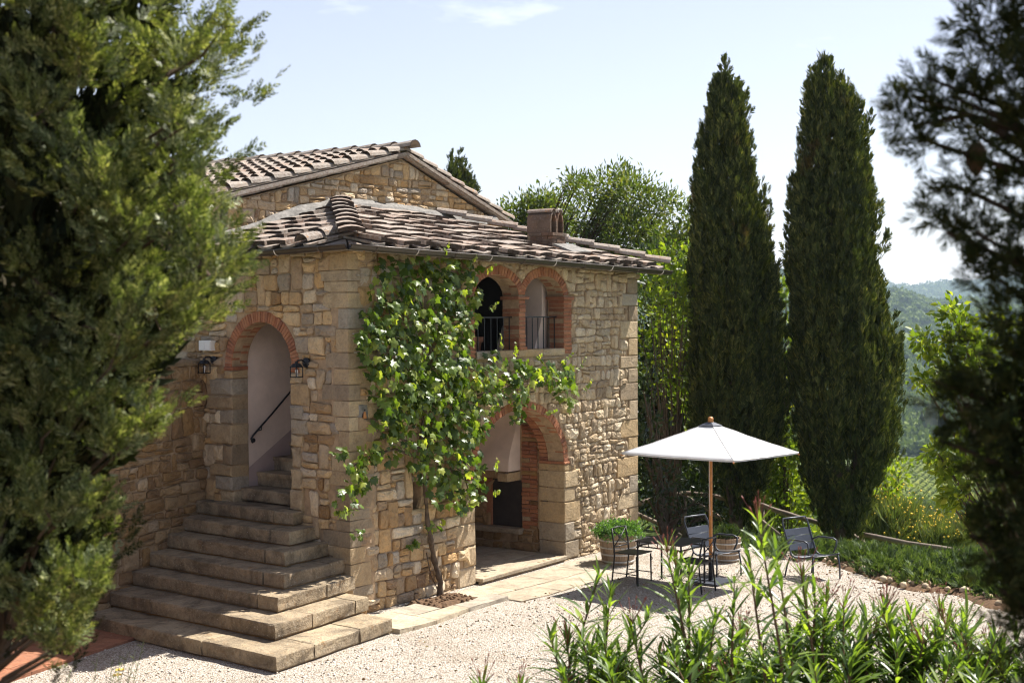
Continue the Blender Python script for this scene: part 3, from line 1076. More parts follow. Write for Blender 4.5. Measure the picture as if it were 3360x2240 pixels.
# ---- stair well behind the door
mb = MB()
mb.add([(.245, 2.118, 1.0), (2.6, 2.118, 1.0), (2.6, 2.118, 4.2), (.245, 2.118, 4.2), (.245, 2.4, 1.0), (2.6, 2.4, 1.0), (2.6, 2.4, 4.2), (.245, 2.4, 4.2)],
       [(0, 1, 2, 3), (4, 7, 6, 5), (0, 3, 7, 4), (1, 5, 6, 2), (3, 2, 6, 7), (0, 4, 5, 1)])
mb.build('stairwell_wall', M['plaster'], house)
mb = MB(); mb.box((.405, .6, 1.0), (2.6, .972, 4.2)); mb.build('stairwell_wall', M['plaster'], house)
mb = MB(); mb.box((2.605, .6, 1.0), (2.8, 2.4, 4.2)); mb.build('stairwell_wall', M['plaster'], house)
# mauve dado following the stair
mb = MB()
for (xa, za, xb, zb) in ((.247, 1.62, 2.5, 2.98),):
    mb.add([(xa, 2.1155, 1.0), (xb, 2.1155, 1.0), (xb, 2.1155, zb), (xa, 2.1155, za)], [(0, 1, 2, 3)])
mb.build('dado', M['dado'], house)
mb = MB()
for i in range(8):
    x0 = .40 + .285 * i
    z1 = 1.384 + .173 * (i + 1)
    mb = MB()
    mb.box((x0 - .02, .975, z1 - .05), (x0 + .32, 2.113, z1)); mb.box((x0, .975, z1 - .17), (x0 + .32, 2.113, z1 - .05))
    mb.build('inner_step', M['step'], house)

# ---- loggia room upstairs, its shade put into dark surface colours
mb = MB()
IN = lambda x, y, z: FP(x, z, y)
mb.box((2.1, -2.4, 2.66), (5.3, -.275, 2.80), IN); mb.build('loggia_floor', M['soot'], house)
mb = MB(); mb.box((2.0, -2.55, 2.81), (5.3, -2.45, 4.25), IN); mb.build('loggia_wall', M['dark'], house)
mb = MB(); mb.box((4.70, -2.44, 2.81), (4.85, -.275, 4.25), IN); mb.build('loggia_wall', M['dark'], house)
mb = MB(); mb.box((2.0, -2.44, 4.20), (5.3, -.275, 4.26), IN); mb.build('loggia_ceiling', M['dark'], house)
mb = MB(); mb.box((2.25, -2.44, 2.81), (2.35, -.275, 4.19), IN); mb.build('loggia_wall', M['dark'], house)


def hood(prof, parent, ur, name, mat):
    """chimney hood against the wall u=ur: prof rows (z, u_left, d_front, d_back)"""
    vs = []
    for z, ul, df, db in prof:
        vs += [FP(ul, z, df), FP(ur, z, df), FP(ur, z, db), FP(ul, z, db)]
    fs = [(3, 2, 1, 0), tuple(len(vs) - 4 + i for i in range(4))]
    for r_ in range(len(prof) - 1):
        for i in range(4):
            a, b_ = r_ * 4 + i, r_ * 4 + (i + 1) % 4
            fs.append((a, b_, b_ + 4, a + 4))
    mb = MB(); mb.add(vs, fs)
    return mb.build(name, mat, parent)


hood([(2.8 + .05 * i, 4.62 - .06 - .26 * (1 - sstep(0, .85, .05 * i)), -.33, -1.0) for i in range(29)], house, 4.72, 'chimney_breast', M['plaster'])

# ---- arched porch with the old oven
mb = MB(); mb.box((1.6, -2.5, -.1), (2.0, -.425, 2.5), IN); mb.build('porch_wall', M['stone_dark'], house)
mb = MB(); mb.box((1.6, -2.8, -.1), (5.4, -2.5, 2.5), IN); mb.build('porch_wall', M['mortar'], house)
mb = MB(); mb.box((1.6, -2.5, 2.5), (5.4, -.425, 2.6), IN); mb.build('porch_ceiling', M['plaster'], house)
pw = MB(); pw.box((4.66, -2.5, -.1), (5.4, -.425, 2.5), IN)
porch_r = pw.build('porch_wall', M['mortar'], house)
PR = lambda s_, z, d=0.0: FP(4.66 - d, z, -s_)        # right porch wall: s runs inwards
ore = Rect(.76, .40, 1.32, 1.14)
pols = courses(.43, 2.2, 0.06, 2.5, [ore, Rect(.75, 1.12, 2.2, 2.5), Rect(.47, .38, .77, 2.5)], 0.14, 1.7, 25)
lay(pols, PR, M['stone_dark'], porch_r, 35, 12, lambda p: p[0], prot=(.01, .03))
z = .40; i = 0
while z < 2.3:
    h = .062
    if i % 2: spans = ((.49, .76),)
    else: spans = ((.49, .62), (.63, .76))
    for (a0, a1) in spans:
        put_block(PR, a0, a1, z + .004, z + h - .004, -.05, .02 + g.uniform(-.008, .012), g, M['brick'] if g.random() < .75 else M['stone_dark'], porch_r, 'brick', bev=.005, jit=.005)
    z += h; i += 1
mb = MB()
for (a0, a1) in ((1.30, 1.42),):
    put_block(PR, a0, a1, .4, 1.12, -.05, .02, g, M['brick'], porch_r, 'oven_jamb')
mb = MB()
mb.box((.77, -.03, .42), (1.30, .012, 1.12), lambda x, y, z: PR(x, z, y)); mb.build('oven_door', M['soot'], porch_r)
put_block(PR, .74, 1.75, .33, .41, -.05, .13, g, M['quoin'], porch_r, 'oven_ledge')
put_block(PR, .88, 1.9, 1.16, 1.27, -.05, .30, g, M['stone_dark'], porch_r, 'mantel')
put_block(PR, .80, .99, 1.12, 1.245, -.05, .32, g, M['quoin'], porch_r, 'mantel_bracket')
vs = []
prof = [(1.27 + i * .06, .30 - .20 * float(sstep(0.1, .75, i * .06))) for i in range(20)]
hv = []
for z, dd in prof: hv.append((z, 4.66 - dd, -.80, -2.2))
hood(hv, porch_r, 4.67, 'oven_hood', M['plaster'])

# porch floor: stone flags, one step above the yard
fl = [(-.10, .40), (.41, .95), (.96, 1.5)]
ci = 0
for (d0, d1) in fl:
    u = 2.45
    while u < 4.55:
        w = g.uniform(.6, .95); u1 = min(u + w, 4.60)
        if 4.60 - u1 < .25: u1 = 4.60
        vs = [FP(u + .004, 0, -d0 if d0 > 0 else .13 - .03 * (u - 2.45)), FP(u1 - .004, 0, -d0 if d0 > 0 else .13 - .03 * (u1 - 2.45)), FP(u1 - .004, 0, -d1), FP(u + .004, 0, -d1)]
        mb = MB()
        zz = .085 + g.uniform(-.003, .003)
        c_ = sum(vs, Vector()) / 4
        mb.add([(p.x, p.y, zz - .045) for p in vs] + [(p.x, p.y, zz - .008) for p in vs] + [((c_ + (p - c_) * .985).x, (c_ + (p - c_) * .985).y, zz) for p in vs],
               [(3, 2, 1, 0)] + [(i + 4 * k, (i + 1) % 4 + 4 * k, (i + 1) % 4 + 4 * k + 4, i + 4 * k + 4) for k in (0, 1) for i in range(4)] + [(8, 9, 10, 11)])
        mb.build('floor_flag', M['paving'], house)
        u = u1; ci += 1
mb = MB(); mb.box((1.9, -2.5, -.1), (4.66, -.0, .035), IN); fb = mb.build('porch_floor', M['mortar'], house)
pols = courses(2.5, 4.6, -.08, .04, [], .05, 2.4, 26)
TH = lambda u, z, d=0.0: FP(u, z, d + .075 - .03 * (u - 2.45))
lay(pols, TH, M['stone_pale'], fb, 36, 10, lambda p: p[0], prot=(.01, .02))
mb = MB(); mb.box((2.46, 0.0, -.1), (4.6, .03, .038), lambda x, y, z: TH(x, z, y - .02)); mb.build('threshold_core', M['mortar'], house)

# ------------------------------------------------------------------ loggia roof
SL = 0.27                                  # rise per metre
E0, E1 = 4.415, 4.27                       # eave height at corner / far end


def pf(u, s_, h=0.0):
    """front pane: u along the eave, s_ metres up the slope in plan from the eave (d=+.33)"""
    n = math.hypot(1, SL)
    return FP(u, E0 + (E1 - E0) * (u + .33) / 7.2 + SL * s_ + h / n, .33 - s_ + h * SL / n)


def pl(y, s_, h=0.0):
    """stair side pane: y along the eave (x=-.33), s_ up the slope"""
    n = math.hypot(1, SL)
    return Vector((-.33 + s_ - h * SL / n, y, E0 - .012 * (y + .33) + SL * s_ + h / n))


S_MAX = 2.93
HIPX = 0.10
mb = MB()
p1, p2, p3, p4 = pf(-.33, 0, -.09), pf(7.0, 0, -.09), pf(4.4, S_MAX, -.09), pf(2.7, S_MAX, -.09)
q1, q2, q3 = pl(-.33, 0, -.09), pl(2.6, 0, -.09), pl(2.6, S_MAX, -.09)
top = [pf(-.33, 0, -.02), pf(7.0, 0, -.02), pf(6.0, 1.2, -.02), pf(5.0, S_MAX, -.02), pf(2.72, S_MAX, -.02)]
bot = [pf(-.33, 0, -.10), pf(7.0, 0, -.10), pf(6.0, 1.2, -.10), pf(5.0, S_MAX, -.10), pf(2.72, S_MAX, -.10)]
mb.add(top + bot, [(0, 1, 2, 3, 4), (9, 8, 7, 6, 5)] + [(i, (i + 5), ((i + 1) % 5) + 5, (i + 1) % 5) for i in range(5)])
ltop = [pl(-.33, 0, -.02), pf(2.72, S_MAX, -.02), pl(2.66, S_MAX, -.02), pl(2.66, 0, -.02)]
lbot = [pl(-.33, 0, -.10), pf(2.72, S_MAX, -.10), pl(2.66, S_MAX, -.10), pl(2.66, 0, -.10)]
mb.add(ltop + lbot, [(0, 1, 2, 3), (7, 6, 5, 4)] + [(i, (i + 4), ((i + 1) % 4) + 4, (i + 1) % 4) for i in range(4)])
roof = mb.build('roof', M['tile'], house)


def tile_geo(P, a0, a1, s0, s1, h0, h1, g, th=.052, arch=.007):
    """one slightly cambered clay tile, thick lower edge; P(a,s,h)"""
    vs = []
    n = 4
    tw_ = g.uniform(-.014, .014)
    sk = g.uniform(-.05, .05)
    for lay_ in (1, 0):
        for (s_, h, nar) in ((s0, h0, 0), ((s0 + s1) / 2, (h0 + h1) / 2, .008), (s1, h1, .016)):
            for k in range(n + 1):
                t = k / n
                a = a0 + nar + (a1 - a0 - 2 * nar) * t + sk * (s_ - s0)
                hh = h + arch * (1 - (2 * t - 1) ** 2) + tw_ * (2 * t - 1) + g.uniform(-.0025, .0025)
                vs.append(P(a, s_ + g.uniform(-.004, .004), hh - (0 if lay_ else th)))
    m = n + 1
    fs = []
    for r_ in range(2):
        for k in range(n):
            a = r_ * m + k
            fs.append((a, a + 1, a + 1 + m, a + m))
            b_ = a + 3 * m
            fs.append((b_, b_ + m, b_ + 1 + m, b_ + 1))
    for k in range(n):
        fs.append((k, k + 3 * m, k + 1 + 3 * m, k + 1)); fs.append((2 * m + k, 2 * m + k + 1, 5 * m + k + 1, 5 * m + k))
    for r_ in range(2):
        a = r_ * m; fs.append((a, a + m, a + m + 3 * m, a + 3 * m))
        a = r_ * m + n; fs.append((a, a + 3 * m, a + m + 3 * m, a + m))
    return vs, fs


def barrel_geo(P, a, s0, s1, r0, r1, h0, h1, g, n=6, th=.018):
    vs = []
    for lay_ in (0, th):
        for (s_, rr, h) in ((s0, r0, h0), ((s0 + s1) / 2, (r0 + r1) / 2, (h0 + h1) / 2), (s1, r1, h1)):
            for k in range(n + 1):
                an = math.pi * k / n
                vs.append(P(a + (rr - lay_) * math.cos(an), s_, h + (rr - lay_) * math.sin(an) * .8))
    m = n + 1
    fs = []
    for r_ in range(2):
        for k in range(n):
            q = r_ * m + k
            fs.append((q, q + 1, q + 1 + m, q + m)); fs.append((q + 3 * m, q + 4 * m, q + 1 + 4 * m, q + 1 + 3 * m))
    for k in range(n):
        fs.append((k, k + 3 * m, k + 1 + 3 * m, k + 1)); fs.append((2 * m + k, 2 * m + k + 1, 5 * m + k + 1, 5 * m + k))
    return vs, fs


def one(vs, fs, name, mat, parent, smooth=False):
    mb = MB(); mb.add(vs, fs)
    o = mb.build(name, mat, parent, smooth)
    if mat is M['tile'] and len(fs) in (28, 36):        # lower ends: shade and black lichen put into the colour
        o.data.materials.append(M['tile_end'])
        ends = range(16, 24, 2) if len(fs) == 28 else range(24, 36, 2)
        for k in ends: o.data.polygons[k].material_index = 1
    return o


# front pane: covering tiles in columns, channel tiles in the gaps
pitch, rows = 0.415, 9
ds = S_MAX / rows
under = MB()
CH = (4.75, 5.35)          # chimney stands here
for ci in range(17):
    a = -.12 + ci * pitch
    for r_ in range(rows):
        s0 = r_ * ds - .05 + g.uniform(-.03, .03) - (0 if r_ == 0 else (ci * .618 % 1) * .16)
        hip_l = a - .20 > -.33 + (s0 + .25) * 1.035
        hip_r = a + .20 < 7.05 - max(0, (s0 + .1)) * .78
        if not (hip_l and hip_r): continue
        cw = .152 + g.uniform(-.012, .014)
        aa = a + g.uniform(-.012, .012)
        if 4.55 < aa < 5.42 and 0.55 < s0 + .2 < 1.35: continue
        vs, fs = tile_geo(pf, aa - cw, aa + cw, s0, s0 + ds + .12, .088, .042, g)
        one(vs, fs, 'roof_tile', M['tile'], roof)
    for r_ in range(rows):
        s0 = r_ * ds - .075 + g.uniform(-.015, .015)
        aa = a + pitch / 2
        if not (aa - .1 > -.33 + s0 * 1.035 + .1 and aa + .1 < 7.0 - max(0, s0) * .78): continue
        vs, fs = tile_geo(pf, aa - .13, aa + .13, s0, s0 + ds + .1, .038, .008, g, th=.03, arch=-.018)
        under.add(vs, fs)
# stair side pane
for ci in range(8):
    a = -.02 + ci * .40
    for r_ in range(rows):
        s0 = r_ * ds - .05 + g.uniform(-.025, .025)
        if not (a - .2 > -.33 + (s0 + .22)): continue
        if a > 2.5: continue
        cw = .15 + g.uniform(-.012, .014)
        if ci < 2 and r_ < 2:
            vs, fs = barrel_geo(pl, a, s0, s0 + ds + .1, .115, .095, .05, .02, g)
        else:
            vs, fs = tile_geo(pl, a - cw, a + cw, s0, s0 + ds + .12, .088, .042, g)
        one(vs, fs, 'roof_tile', M['tile'], roof)
    for r_ in range(rows):
        s0 = r_ * ds - .075; aa = a + .2
        if not (aa - .05 > -.33 + s0 + .12) or aa > 2.5: continue
        vs, fs = tile_geo(pl, aa - .13, aa + .13, s0, s0 + ds + .1, .038, .008, g, th=.03, arch=-.018)
        under.add(vs, fs)
o = under.build('channel_tiles', M['tile'], roof); o['kind'] = 'stuff'
# hip tiles
h0v, h1v = pf(-.33, 0, .10), pf(2.72, S_MAX, .10)
ax = (h1v - h0v); hl = ax.length; ax.normalize()
sd = Vector((0.72, -0.70, -0.02)); sd = (sd - ax * sd.dot(ax)).normalized(); upv = sd.cross(ax).normalized()
if upv.z < 0: upv = -upv
PH = lambda a, s_, h: h0v + sd * a + ax * s_ + upv * h
for r_ in range(9):
    s0 = r_ * hl / 9 - .06
    vs, fs = tile_geo(PH, -.155 + g.uniform(-.012, .012), .155 + g.uniform(-.012, .012), s0, s0 + hl / 9 + .1, .062, .022, g, th=.048, arch=.03)
    one(vs, fs, 'hip_tile', M['tile'], roof)
# far hip
h0b, h1b = pf(7.02, 0, .05), pf(4.98, S_MAX, .05)
axb = (h1b - h0b); hb = axb.length; axb.normalize()
sdb = axb.cross(Vector((0, 0, 1))).normalized(); upb = sdb.cross(axb).normalized()
PB = lambda a, s_, h: h0b + sdb * a + axb * s_ + upb * h
for r_ in range(9):
    s0 = r_ * hb / 9 - .05
    vs, fs = barrel_geo(PB, 0, s0, s0 + hb / 9 + .06, .12, .10, .05, .02, g)
    one(vs, fs, 'hip_tile', M['tile'], roof)
# back face closing the loggia roof towards the far side
one([pf(7.0, 0, -.02), pf(5.0, S_MAX, -.02), FP(7.0, 4.25, -2.6)], [(0, 1, 2)], 'roof_end', M['tile'], house)
# chimney
chim = MB(); tmp = MB()
ch = bpy.data.objects.new('chimney', None); C.objects.link(ch); attach(ch, house)
cz = pf(5.05, .95)[2] - .04
CP = lambda x, y, z: FP(5.10 + x * .78, cz + (z - cz) * .82, -.62 + y * .78)
for i in range(5):
    z0 = cz + i * .062
    wx, wy = (.235, .30) if i < 4 else (.255, .32)
    for (side, n) in ((0, 3), (1, 3)):
        for k in range(n):
            a0, a1 = -1 + 2 * k / n, -1 + 2 * (k + 1) / n
            if i % 2: a0, a1 = a0 * .98, a1 * .98
            m1 = MB()
            if side == 0: m1.box((a0 * wx + .004, wy - .10, z0 + .003), (a1 * wx - .004, wy + g.uniform(-.006, .006), z0 + .058), CP)
            else: m1.box((-wx + g.uniform(-.006, .006), a0 * (wy - .1) + .004, z0 + .003), (-wx + .1, a1 * (wy - .1) - .004, z0 + .058), CP)
            m1.build('brick', M['pot'], ch)
m1 = MB(); m1.box((-.22, -.28, cz - .2), (.22, .19, cz + .30), CP); m1.build('stack_core', M['mortar'], ch)
zt = cz + .31
m1 = MB()
# two gabled flues side by side, open towards the front
for xo in (-.115, .115):
    w = .108
    pr = [(-w, 0), (-w, .22), (-w * .7, .32), (0, .40), (w * .7, .32), (w, .22), (w, 0)]
    t_ = .026
    for k in range(6):
        (x0, z0), (x1, z1) = pr[k], pr[k + 1]
        m1.add([CP(xo + x0, -.28, zt + z0), CP(xo + x1, -.28, zt + z1), CP(xo + x1, .26, zt + z1), CP(xo + x0, .26, zt + z0),
                CP(xo + x0 * .76, -.28, zt + z0 * .93), CP(xo + x1 * .76, -.28, zt + z1 * .93), CP(xo + x1 * .76, .26, zt + z1 * .93), CP(xo + x0 * .76, .26, zt + z0 * .93)],
               [(0, 1, 2, 3), (7, 6, 5, 4), (3, 2, 6, 7), (1, 0, 4, 5), (0, 3, 7, 4), (2, 1, 5, 6)])
m1.build('chimney_pot', M['pot'], ch)
for xo in (-.115, .115):
    vs, fs = barrel_geo(lambda a, s_, h: CP(xo + a, s_, zt + h), 0, -.30, .27, .085, .085, .365, .365, g)
    one(vs, fs, 'ridge_tile', M['tile'], ch)
m1 = MB(); m1.box((-.2, -.29, zt), (.2, -.27, zt + .3), CP); m1.build('pot_back', M['pot'], ch)
vs, fs = tile_geo(pf, 4.80, 5.30, .30, .66, .10, .13, g, th=.03, arch=.0); one(vs, fs, 'flashing', M['mortar_grey'], ch)

# gutters
def gutter(P, a0, a1, name):
    mb = MB()
    n = 8; N = 24
    vs = []
    for i in range(N + 1):
        a = a0 + (a1 - a0) * i / N
        for k in range(n + 1):
            an = math.pi + math.pi * k / n
            vs.append(P(a, .055 * math.cos(an), .055 * math.sin(an)))
        for k in range(n + 1):
            an = math.pi + math.pi * k / n
            vs.append(P(a, .050 * math.cos(an), .050 * math.sin(an)))
    m = 2 * (n + 1)
    fs = []
    for i in range(N):
        for k in range(n):
            q = i * m + k
            fs.append((q, q + m, q + m + 1, q + 1)); q += n + 1; fs.append((q, q + 1, q + m + 1, q + m))
        for k in (0, n):
            q = i * m + k; fs.append((q, q + n + 1, q + m + n + 1, q + m))
    mb.add(vs, fs)
    o = mb.build(name, M['gutter'], house, True)
    bead = MB()
    bead.tube([P(a0 + (a1 - a0) * i / 8, .058, .004) for i in range(9)], .009, 6); bead.build('gutter_bead', M['gutter'], o, True)
    for i in range(int(abs(a1 - a0) / .75)):
        a = a0 + .45 + i * .75
        h_ = MB(); h_.tube([P(a, .062 * math.cos(math.pi + math.pi * k / 8), .062 * math.sin(math.pi + math.pi * k / 8) + .006) for k in range(9)], .009, 4)
        h_.build('gutter_bracket', M['zinc'] if i % 2 else M['gutter'], o)
    return o


gutter(lambda a, d, z: FP(a, 4.372 - .0205 * a + z, .37 + d), -.40, 7.1, 'gutter')
gutter(lambda a, d, z: Vector((-.37 - d, a, 4.372 - .025 * a + z)), -.40, 2.8, 'gutter')

# ------------------------------------------------------------------ taller house behind: gable wall and tiled roof
AP = (4.15, 5.93)
GL, GR = (0.2, 5.0), (6.9, 5.02)
gl_ = [(0.2, 2.0), (6.75, 2.0), (6.75, 5.03), AP, (0.2, 4.98)]
GP = lambda u, z, d=0.0: FP(u, z, GD + d)
gable = wall_slab([gl_], GP, .4, 'gable_wall', M['mortar'], house)
eL = (AP[1] - GL[1]) / (AP[0] - GL[0]); eR = (AP[1] - GR[1]) / (GR[0] - AP[0])
clips = [(-eL, 1, GL[1] - eL * GL[0] - .03), (eR, 1, GR[1] + eR * GR[0] - .03), (0, -1, -4.55)]
pols = courses(.2, 6.7, 4.5, 6.0, [], .135, 1.5, 27, clips)
lay(pols, GP, M['stone'], gable, 37, 50, lambda p: p[0], prot=(.012, .035))
# cement fillet where the loggia roof meets the gable
fil = MB(); pts_a = []
for k in range(25):
    u = .35 + k * (6.1) / 24
    zz = min(pl(0, FP(u, 0, GD).x + .33)[2], pf(u, S_MAX)[2])
    pts_a.append((u, zz))
vs = []
for u, zz in pts_a:
    vs += [GP(u, zz - .05, .20 + g.uniform(-.03, .03)), GP(u, zz + .05 + g.uniform(-.02, .02), .14 + g.uniform(-.02, .02)), GP(u, zz + .11 + g.uniform(-.03, .04), .045)]
fil.add(vs, [(i * 3 + k, i * 3 + 3 + k, i * 3 + 4 + k, i * 3 + 1 + k) for i in range(24) for k in (0, 1)])
fil.build('cement_fillet', M['mortar_grey'], gable)
BACK = -11.0


def ml(dd, s_, h=0.0):
    """left pane of the main roof: dd metres back from the gable verge, s_ plan metres down from the ridge"""
    n = math.hypot(1, eL)
    return FP(AP[0] - s_ - h * eL / n, AP[1] + .10 - eL * s_ + h / n, GD + .12 - dd)


def mr(dd, s_, h=0.0):
    n = math.hypot(1, eR)
    return FP(AP[0] + s_ + h * eR / n, AP[1] + .10 - eR * s_ + h / n, GD + .12 - dd)


LL, LR = AP[0] + .25, 2.75
mb = MB()
for P_, ln in ((ml, LL), (mr, LR)):
    a = [P_(0, 0), P_(0, ln), P_(8.2, ln), P_(8.2, 0)]; b_ = [P_(0, 0, -.05), P_(0, ln, -.05), P_(8.2, ln, -.05), P_(8.2, 0, -.05)]
    mb.add(a + b_, [(0, 1, 2, 3), (7, 6, 5, 4)] + [(i, i + 4, (i + 1) % 4 + 4, (i + 1) % 4) for i in range(4)])
mroof = mb.build('main_roof', M['tile'], house)
# verge bricks under the overhang
for P_, ln, n in ((ml, LL, 20), (mr, LR, 13)):
    for k in range(n):
        s0, s1 = ln * k / n + .004, ln * (k + 1) / n - .004
        m1 = MB(); m1.box((0.03 + g.uniform(-.015, .015), s0, -.074 + g.uniform(-.006, .006)), (.11, s1, -.052), lambda x, y, z: P_(x, y, z)); m1.build('verge_brick', M['tile'], mroof)
rest = MB()
for c_ in range(30):
    dd = .10 + c_ * .235
    nrow = 11
    for r_ in range(nrow):
        s1 = (r_ + 1) * LL / nrow + .03 + g.uniform(-.02, .02); s0 = r_ * LL / nrow - .06
        vs, fs = barrel_geo(lambda a, s_, h: ml(dd + a, s_, h), g.uniform(-.008, .008), s1, s0, .105, .085, .045 + .02, .02, g)
        if c_ < 4: one(vs, fs, 'barrel_tile', M['tile'], mroof)
        else: rest.add(vs, fs)
for c_ in range(3):
    dd = .10 + c_ * .235
    for r_ in range(8):
        s1 = (r_ + 1) * LR / 8 + .03; s0 = r_ * LR / 8 - .06
        vs, fs = barrel_geo(lambda a, s_, h: mr(dd + a, s_, h), 0, s1, s0, .105, .085, .05, .02, g)
        if c_ == 0: one(vs, fs, 'barrel_tile', M['tile'], mroof)
        else: rest.add(vs, fs)
o = rest.build('far_barrel_tiles', M['tile'], mroof); o['kind'] = 'stuff'
for k in range(12):
    d0 = k * .40 - .05
    vs, fs = barrel_geo(lambda a, s_, h: FP(AP[0] + a, AP[1] + .12 + h, GD + .22 - s_), 0, d0, d0 + .46, .13, .11, .05, .03, g)
    one(vs, fs, 'ridge_tile', M['tile'], mroof)
# the rest of the taller house
mb = MB()
mb.box((0.2, BACK, 0.0), (6.75, GD - .405, 5.0), IN); mb.build('house_body', M['mortar'], house)
mb = MB(); mb.tube([FP(.1, 4.98, GD + .2), FP(.02, 4.9, GD + .2), FP(.02, 4.6, GD + .15), FP(-.1, 4.45, GD + .12)], .045, 8); mb.build('rain_pipe', M['zinc'], house, True)

# ------------------------------------------------------------------ wall beside the stair
A16 = R(16)
WE, WNn = Vector((-math.cos(A16), -math.sin(A16), 0)), Vector((math.sin(A16), -math.cos(A16), 0))
WA = Vector((0.02, 2.68, 0))
WP = lambda w, z, d=0.0: Vector(WA + WE * w + WNn * d + Vector((0, 0, z)))
swall = thing('retaining_wall', 'brown rubble stone wall beside the stairs behind the grey green cypress', 'wall', tuple(WP(2, 0, 0)))
base = wall_slab([[(0, -.1), (9, -.1), (9, 2.95), (0, 2.95)]], WP, .5, 'wall_core', M['mortar'], swall)
pols = courses(0, 9, -.05, 3.0, [], .15, 1.7, 29, [(0, 1, 2.94)])
lay(pols, WP, M['stone_dark'], base, 39, 170, lambda p: p[0] * (1.0 if sum(q[0] for q in p[1]) / len(p[1]) < 2.7 else .2), prot=(.012, .045))
for k in range(11):
    vs, fs = block(WP, .15 + k * .8, .93 + k * .8, 2.95, 3.03, -.55, .05, g, bev=.015)
    one(vs, fs, 'coping_stone', M['quoin'], base)

# ------------------------------------------------------------------ stair
stair = thing('stone_staircase', 'broad worn stone staircase fanning out from the arched doorway', 'stairs', (-1.2, .5, 0))
FX = [-2.32, -1.87, -1.47, -1.15, -.83, -.53, -.22, .10]
SY = [-1.31, -.79, -.38, -.12, .22, .48, .76, .98]
XR = [-.30, -.20, -.06, -.01, -.01, -.01, -.01, None]
RISE = .173


def wall_y(x):      # the retaining wall's face
    t = (x - WA.x) / WE.x
    return WA.y + WE.y * t


def slab(poly, z0, z1, g, name, parent, mat, step_=.16, bev=.016, jit=.006):
    """worn stone slab from a plan polygon (anticlockwise)"""
    P_ = []
    n = len(poly)
    for i in range(n):
        a, b_ = poly[i], poly[(i + 1) % n]
        L = math.hypot(b_[0] - a[0], b_[1] - a[1]); m = max(1, int(L / step_))
        for k in range(m): P_.append((a[0] + (b_[0] - a[0]) * k / m, a[1] + (b_[1] - a[1]) * k / m))
    cx_ = sum(p[0] for p in P_) / len(P_); cy_ = sum(p[1] for p in P_) / len(P_)
    m = len(P_); vs = []
    ins = []
    for i in range(m):
        a, b_, c_ = P_[i - 1], P_[i], P_[(i + 1) % m]
        tx, ty = c_[0] - a[0], c_[1] - a[1]; L = math.hypot(tx, ty) + 1e-9
        ins.append((-ty / L, tx / L))
    for zz, k in ((z0, .006), (z0 + .015, 0), ((z0 + z1) / 2, 0), (z1 - bev * 1.1, 0), (z1 - bev * .3, bev * .45), (z1, bev * 1.5)):
        for i, p in enumerate(P_):
            j = jit if zz > z0 else 0
            vs.append((p[0] + ins[i][0] * k + g.uniform(-j, j), p[1] + ins[i][1] * k + g.uniform(-j, j), zz + (g.uniform(-j, j) * .6 if zz < z1 else g.uniform(-j, .002) * .8)))
    fs = [tuple(range(m - 1, -1, -1))]
    for r_ in range(5):
        for i in range(m):
            fs.append((r_ * m + i, r_ * m + (i + 1) % m, (r_ + 1) * m + (i + 1) % m, (r_ + 1) * m + i))
    vs.append((cx_, cy_, z1 - .004))
    for i in range(m): fs.append((5 * m + i, 5 * m + (i + 1) % m, 6 * m))
    return one(vs, fs, name, mat, parent)


SKEW = .17
for k in range(8):
    x0, y0 = FX[k], SY[k]
    z1 = RISE * (k + 1); z0 = z1 - .155
    yl = wall_y(x0) + .06
    dep = .62 if k < 7 else .36
    st = bpy.data.objects.new('step', None); C.objects.link(st); attach(st, stair)
    if k == 7: yl = 2.05
    # core under the slabs
    if k < 7:
        core = [(x0 + .035, y0 + .04), (XR[k], y0 + .04 + SKEW * (XR[k] - x0)), (XR[k], wall_y(XR[k]) + .1), (x0 + .035, yl)]
        mbc = MB()
        mbc.add([(x, y, 0 if k == 0 else z0 - .19) for x, y in core] + [(x, y, z0 + .02) for x, y in core], [(3, 2, 1, 0), (4, 5, 6, 7), (0, 1, 5, 4), (1, 2, 6, 5), (2, 3, 7, 6), (3, 0, 4, 7)])
        mbc.build('rubble_core', M['stone_dark'], st)
    # front run, cut into slabs
    ys = [y0 + (.0 if k in (0, 1, 7) else 0.34)]
    while ys[-1] < yl - .9: ys.append(ys[-1] + g.uniform(.75, 1.25))
    ys.append(yl)
    if k in (3, 4): ys = [y0 + .36, y0 + 1.5, yl]
    for a, b_ in zip(ys[:-1], ys[1:]):
        jx = g.uniform(-.008, .008)
        sl = SKEW * dep if a == ys[0] and k in (0, 1) else 0
        slab([(x0 + jx, b_ - .004), (x0 + jx + g.uniform(-.006, .006), a + .003), (x0 + dep, a + .003 + sl), (x0 + dep, b_ - .004)], z0, z1 + g.uniform(-.003, .003), g, 'step_slab', st, M['step'])
    # return run along the side
    if k < 7:
        xs = [x0 + (dep + .004 if k in (0, 1) else 0.0)]
        xe = XR[k]
        while xs[-1] < xe - 1.0: xs.append(xs[-1] + g.uniform(.65, .95))
        xs.append(xe)
        for a, b_ in zip(xs[:-1], xs[1:]):
            if b_ - a < .08: continue
            dd = .40 if k in (0, 1) else .335
            slab([(a + .003, y0 + SKEW * (a - x0)), (b_ - .003, y0 + SKEW * (b_ - x0) + g.uniform(-.01, .01)), (b_ - .003, y0 + SKEW * (b_ - x0) + (dd if k > 1 else .5)), (a + .003, y0 + SKEW * (a - x0) + (dd if k > 1 else .5))], z0, z1 + g.uniform(-.003, .003), g, 'step_slab', st, M['step'])

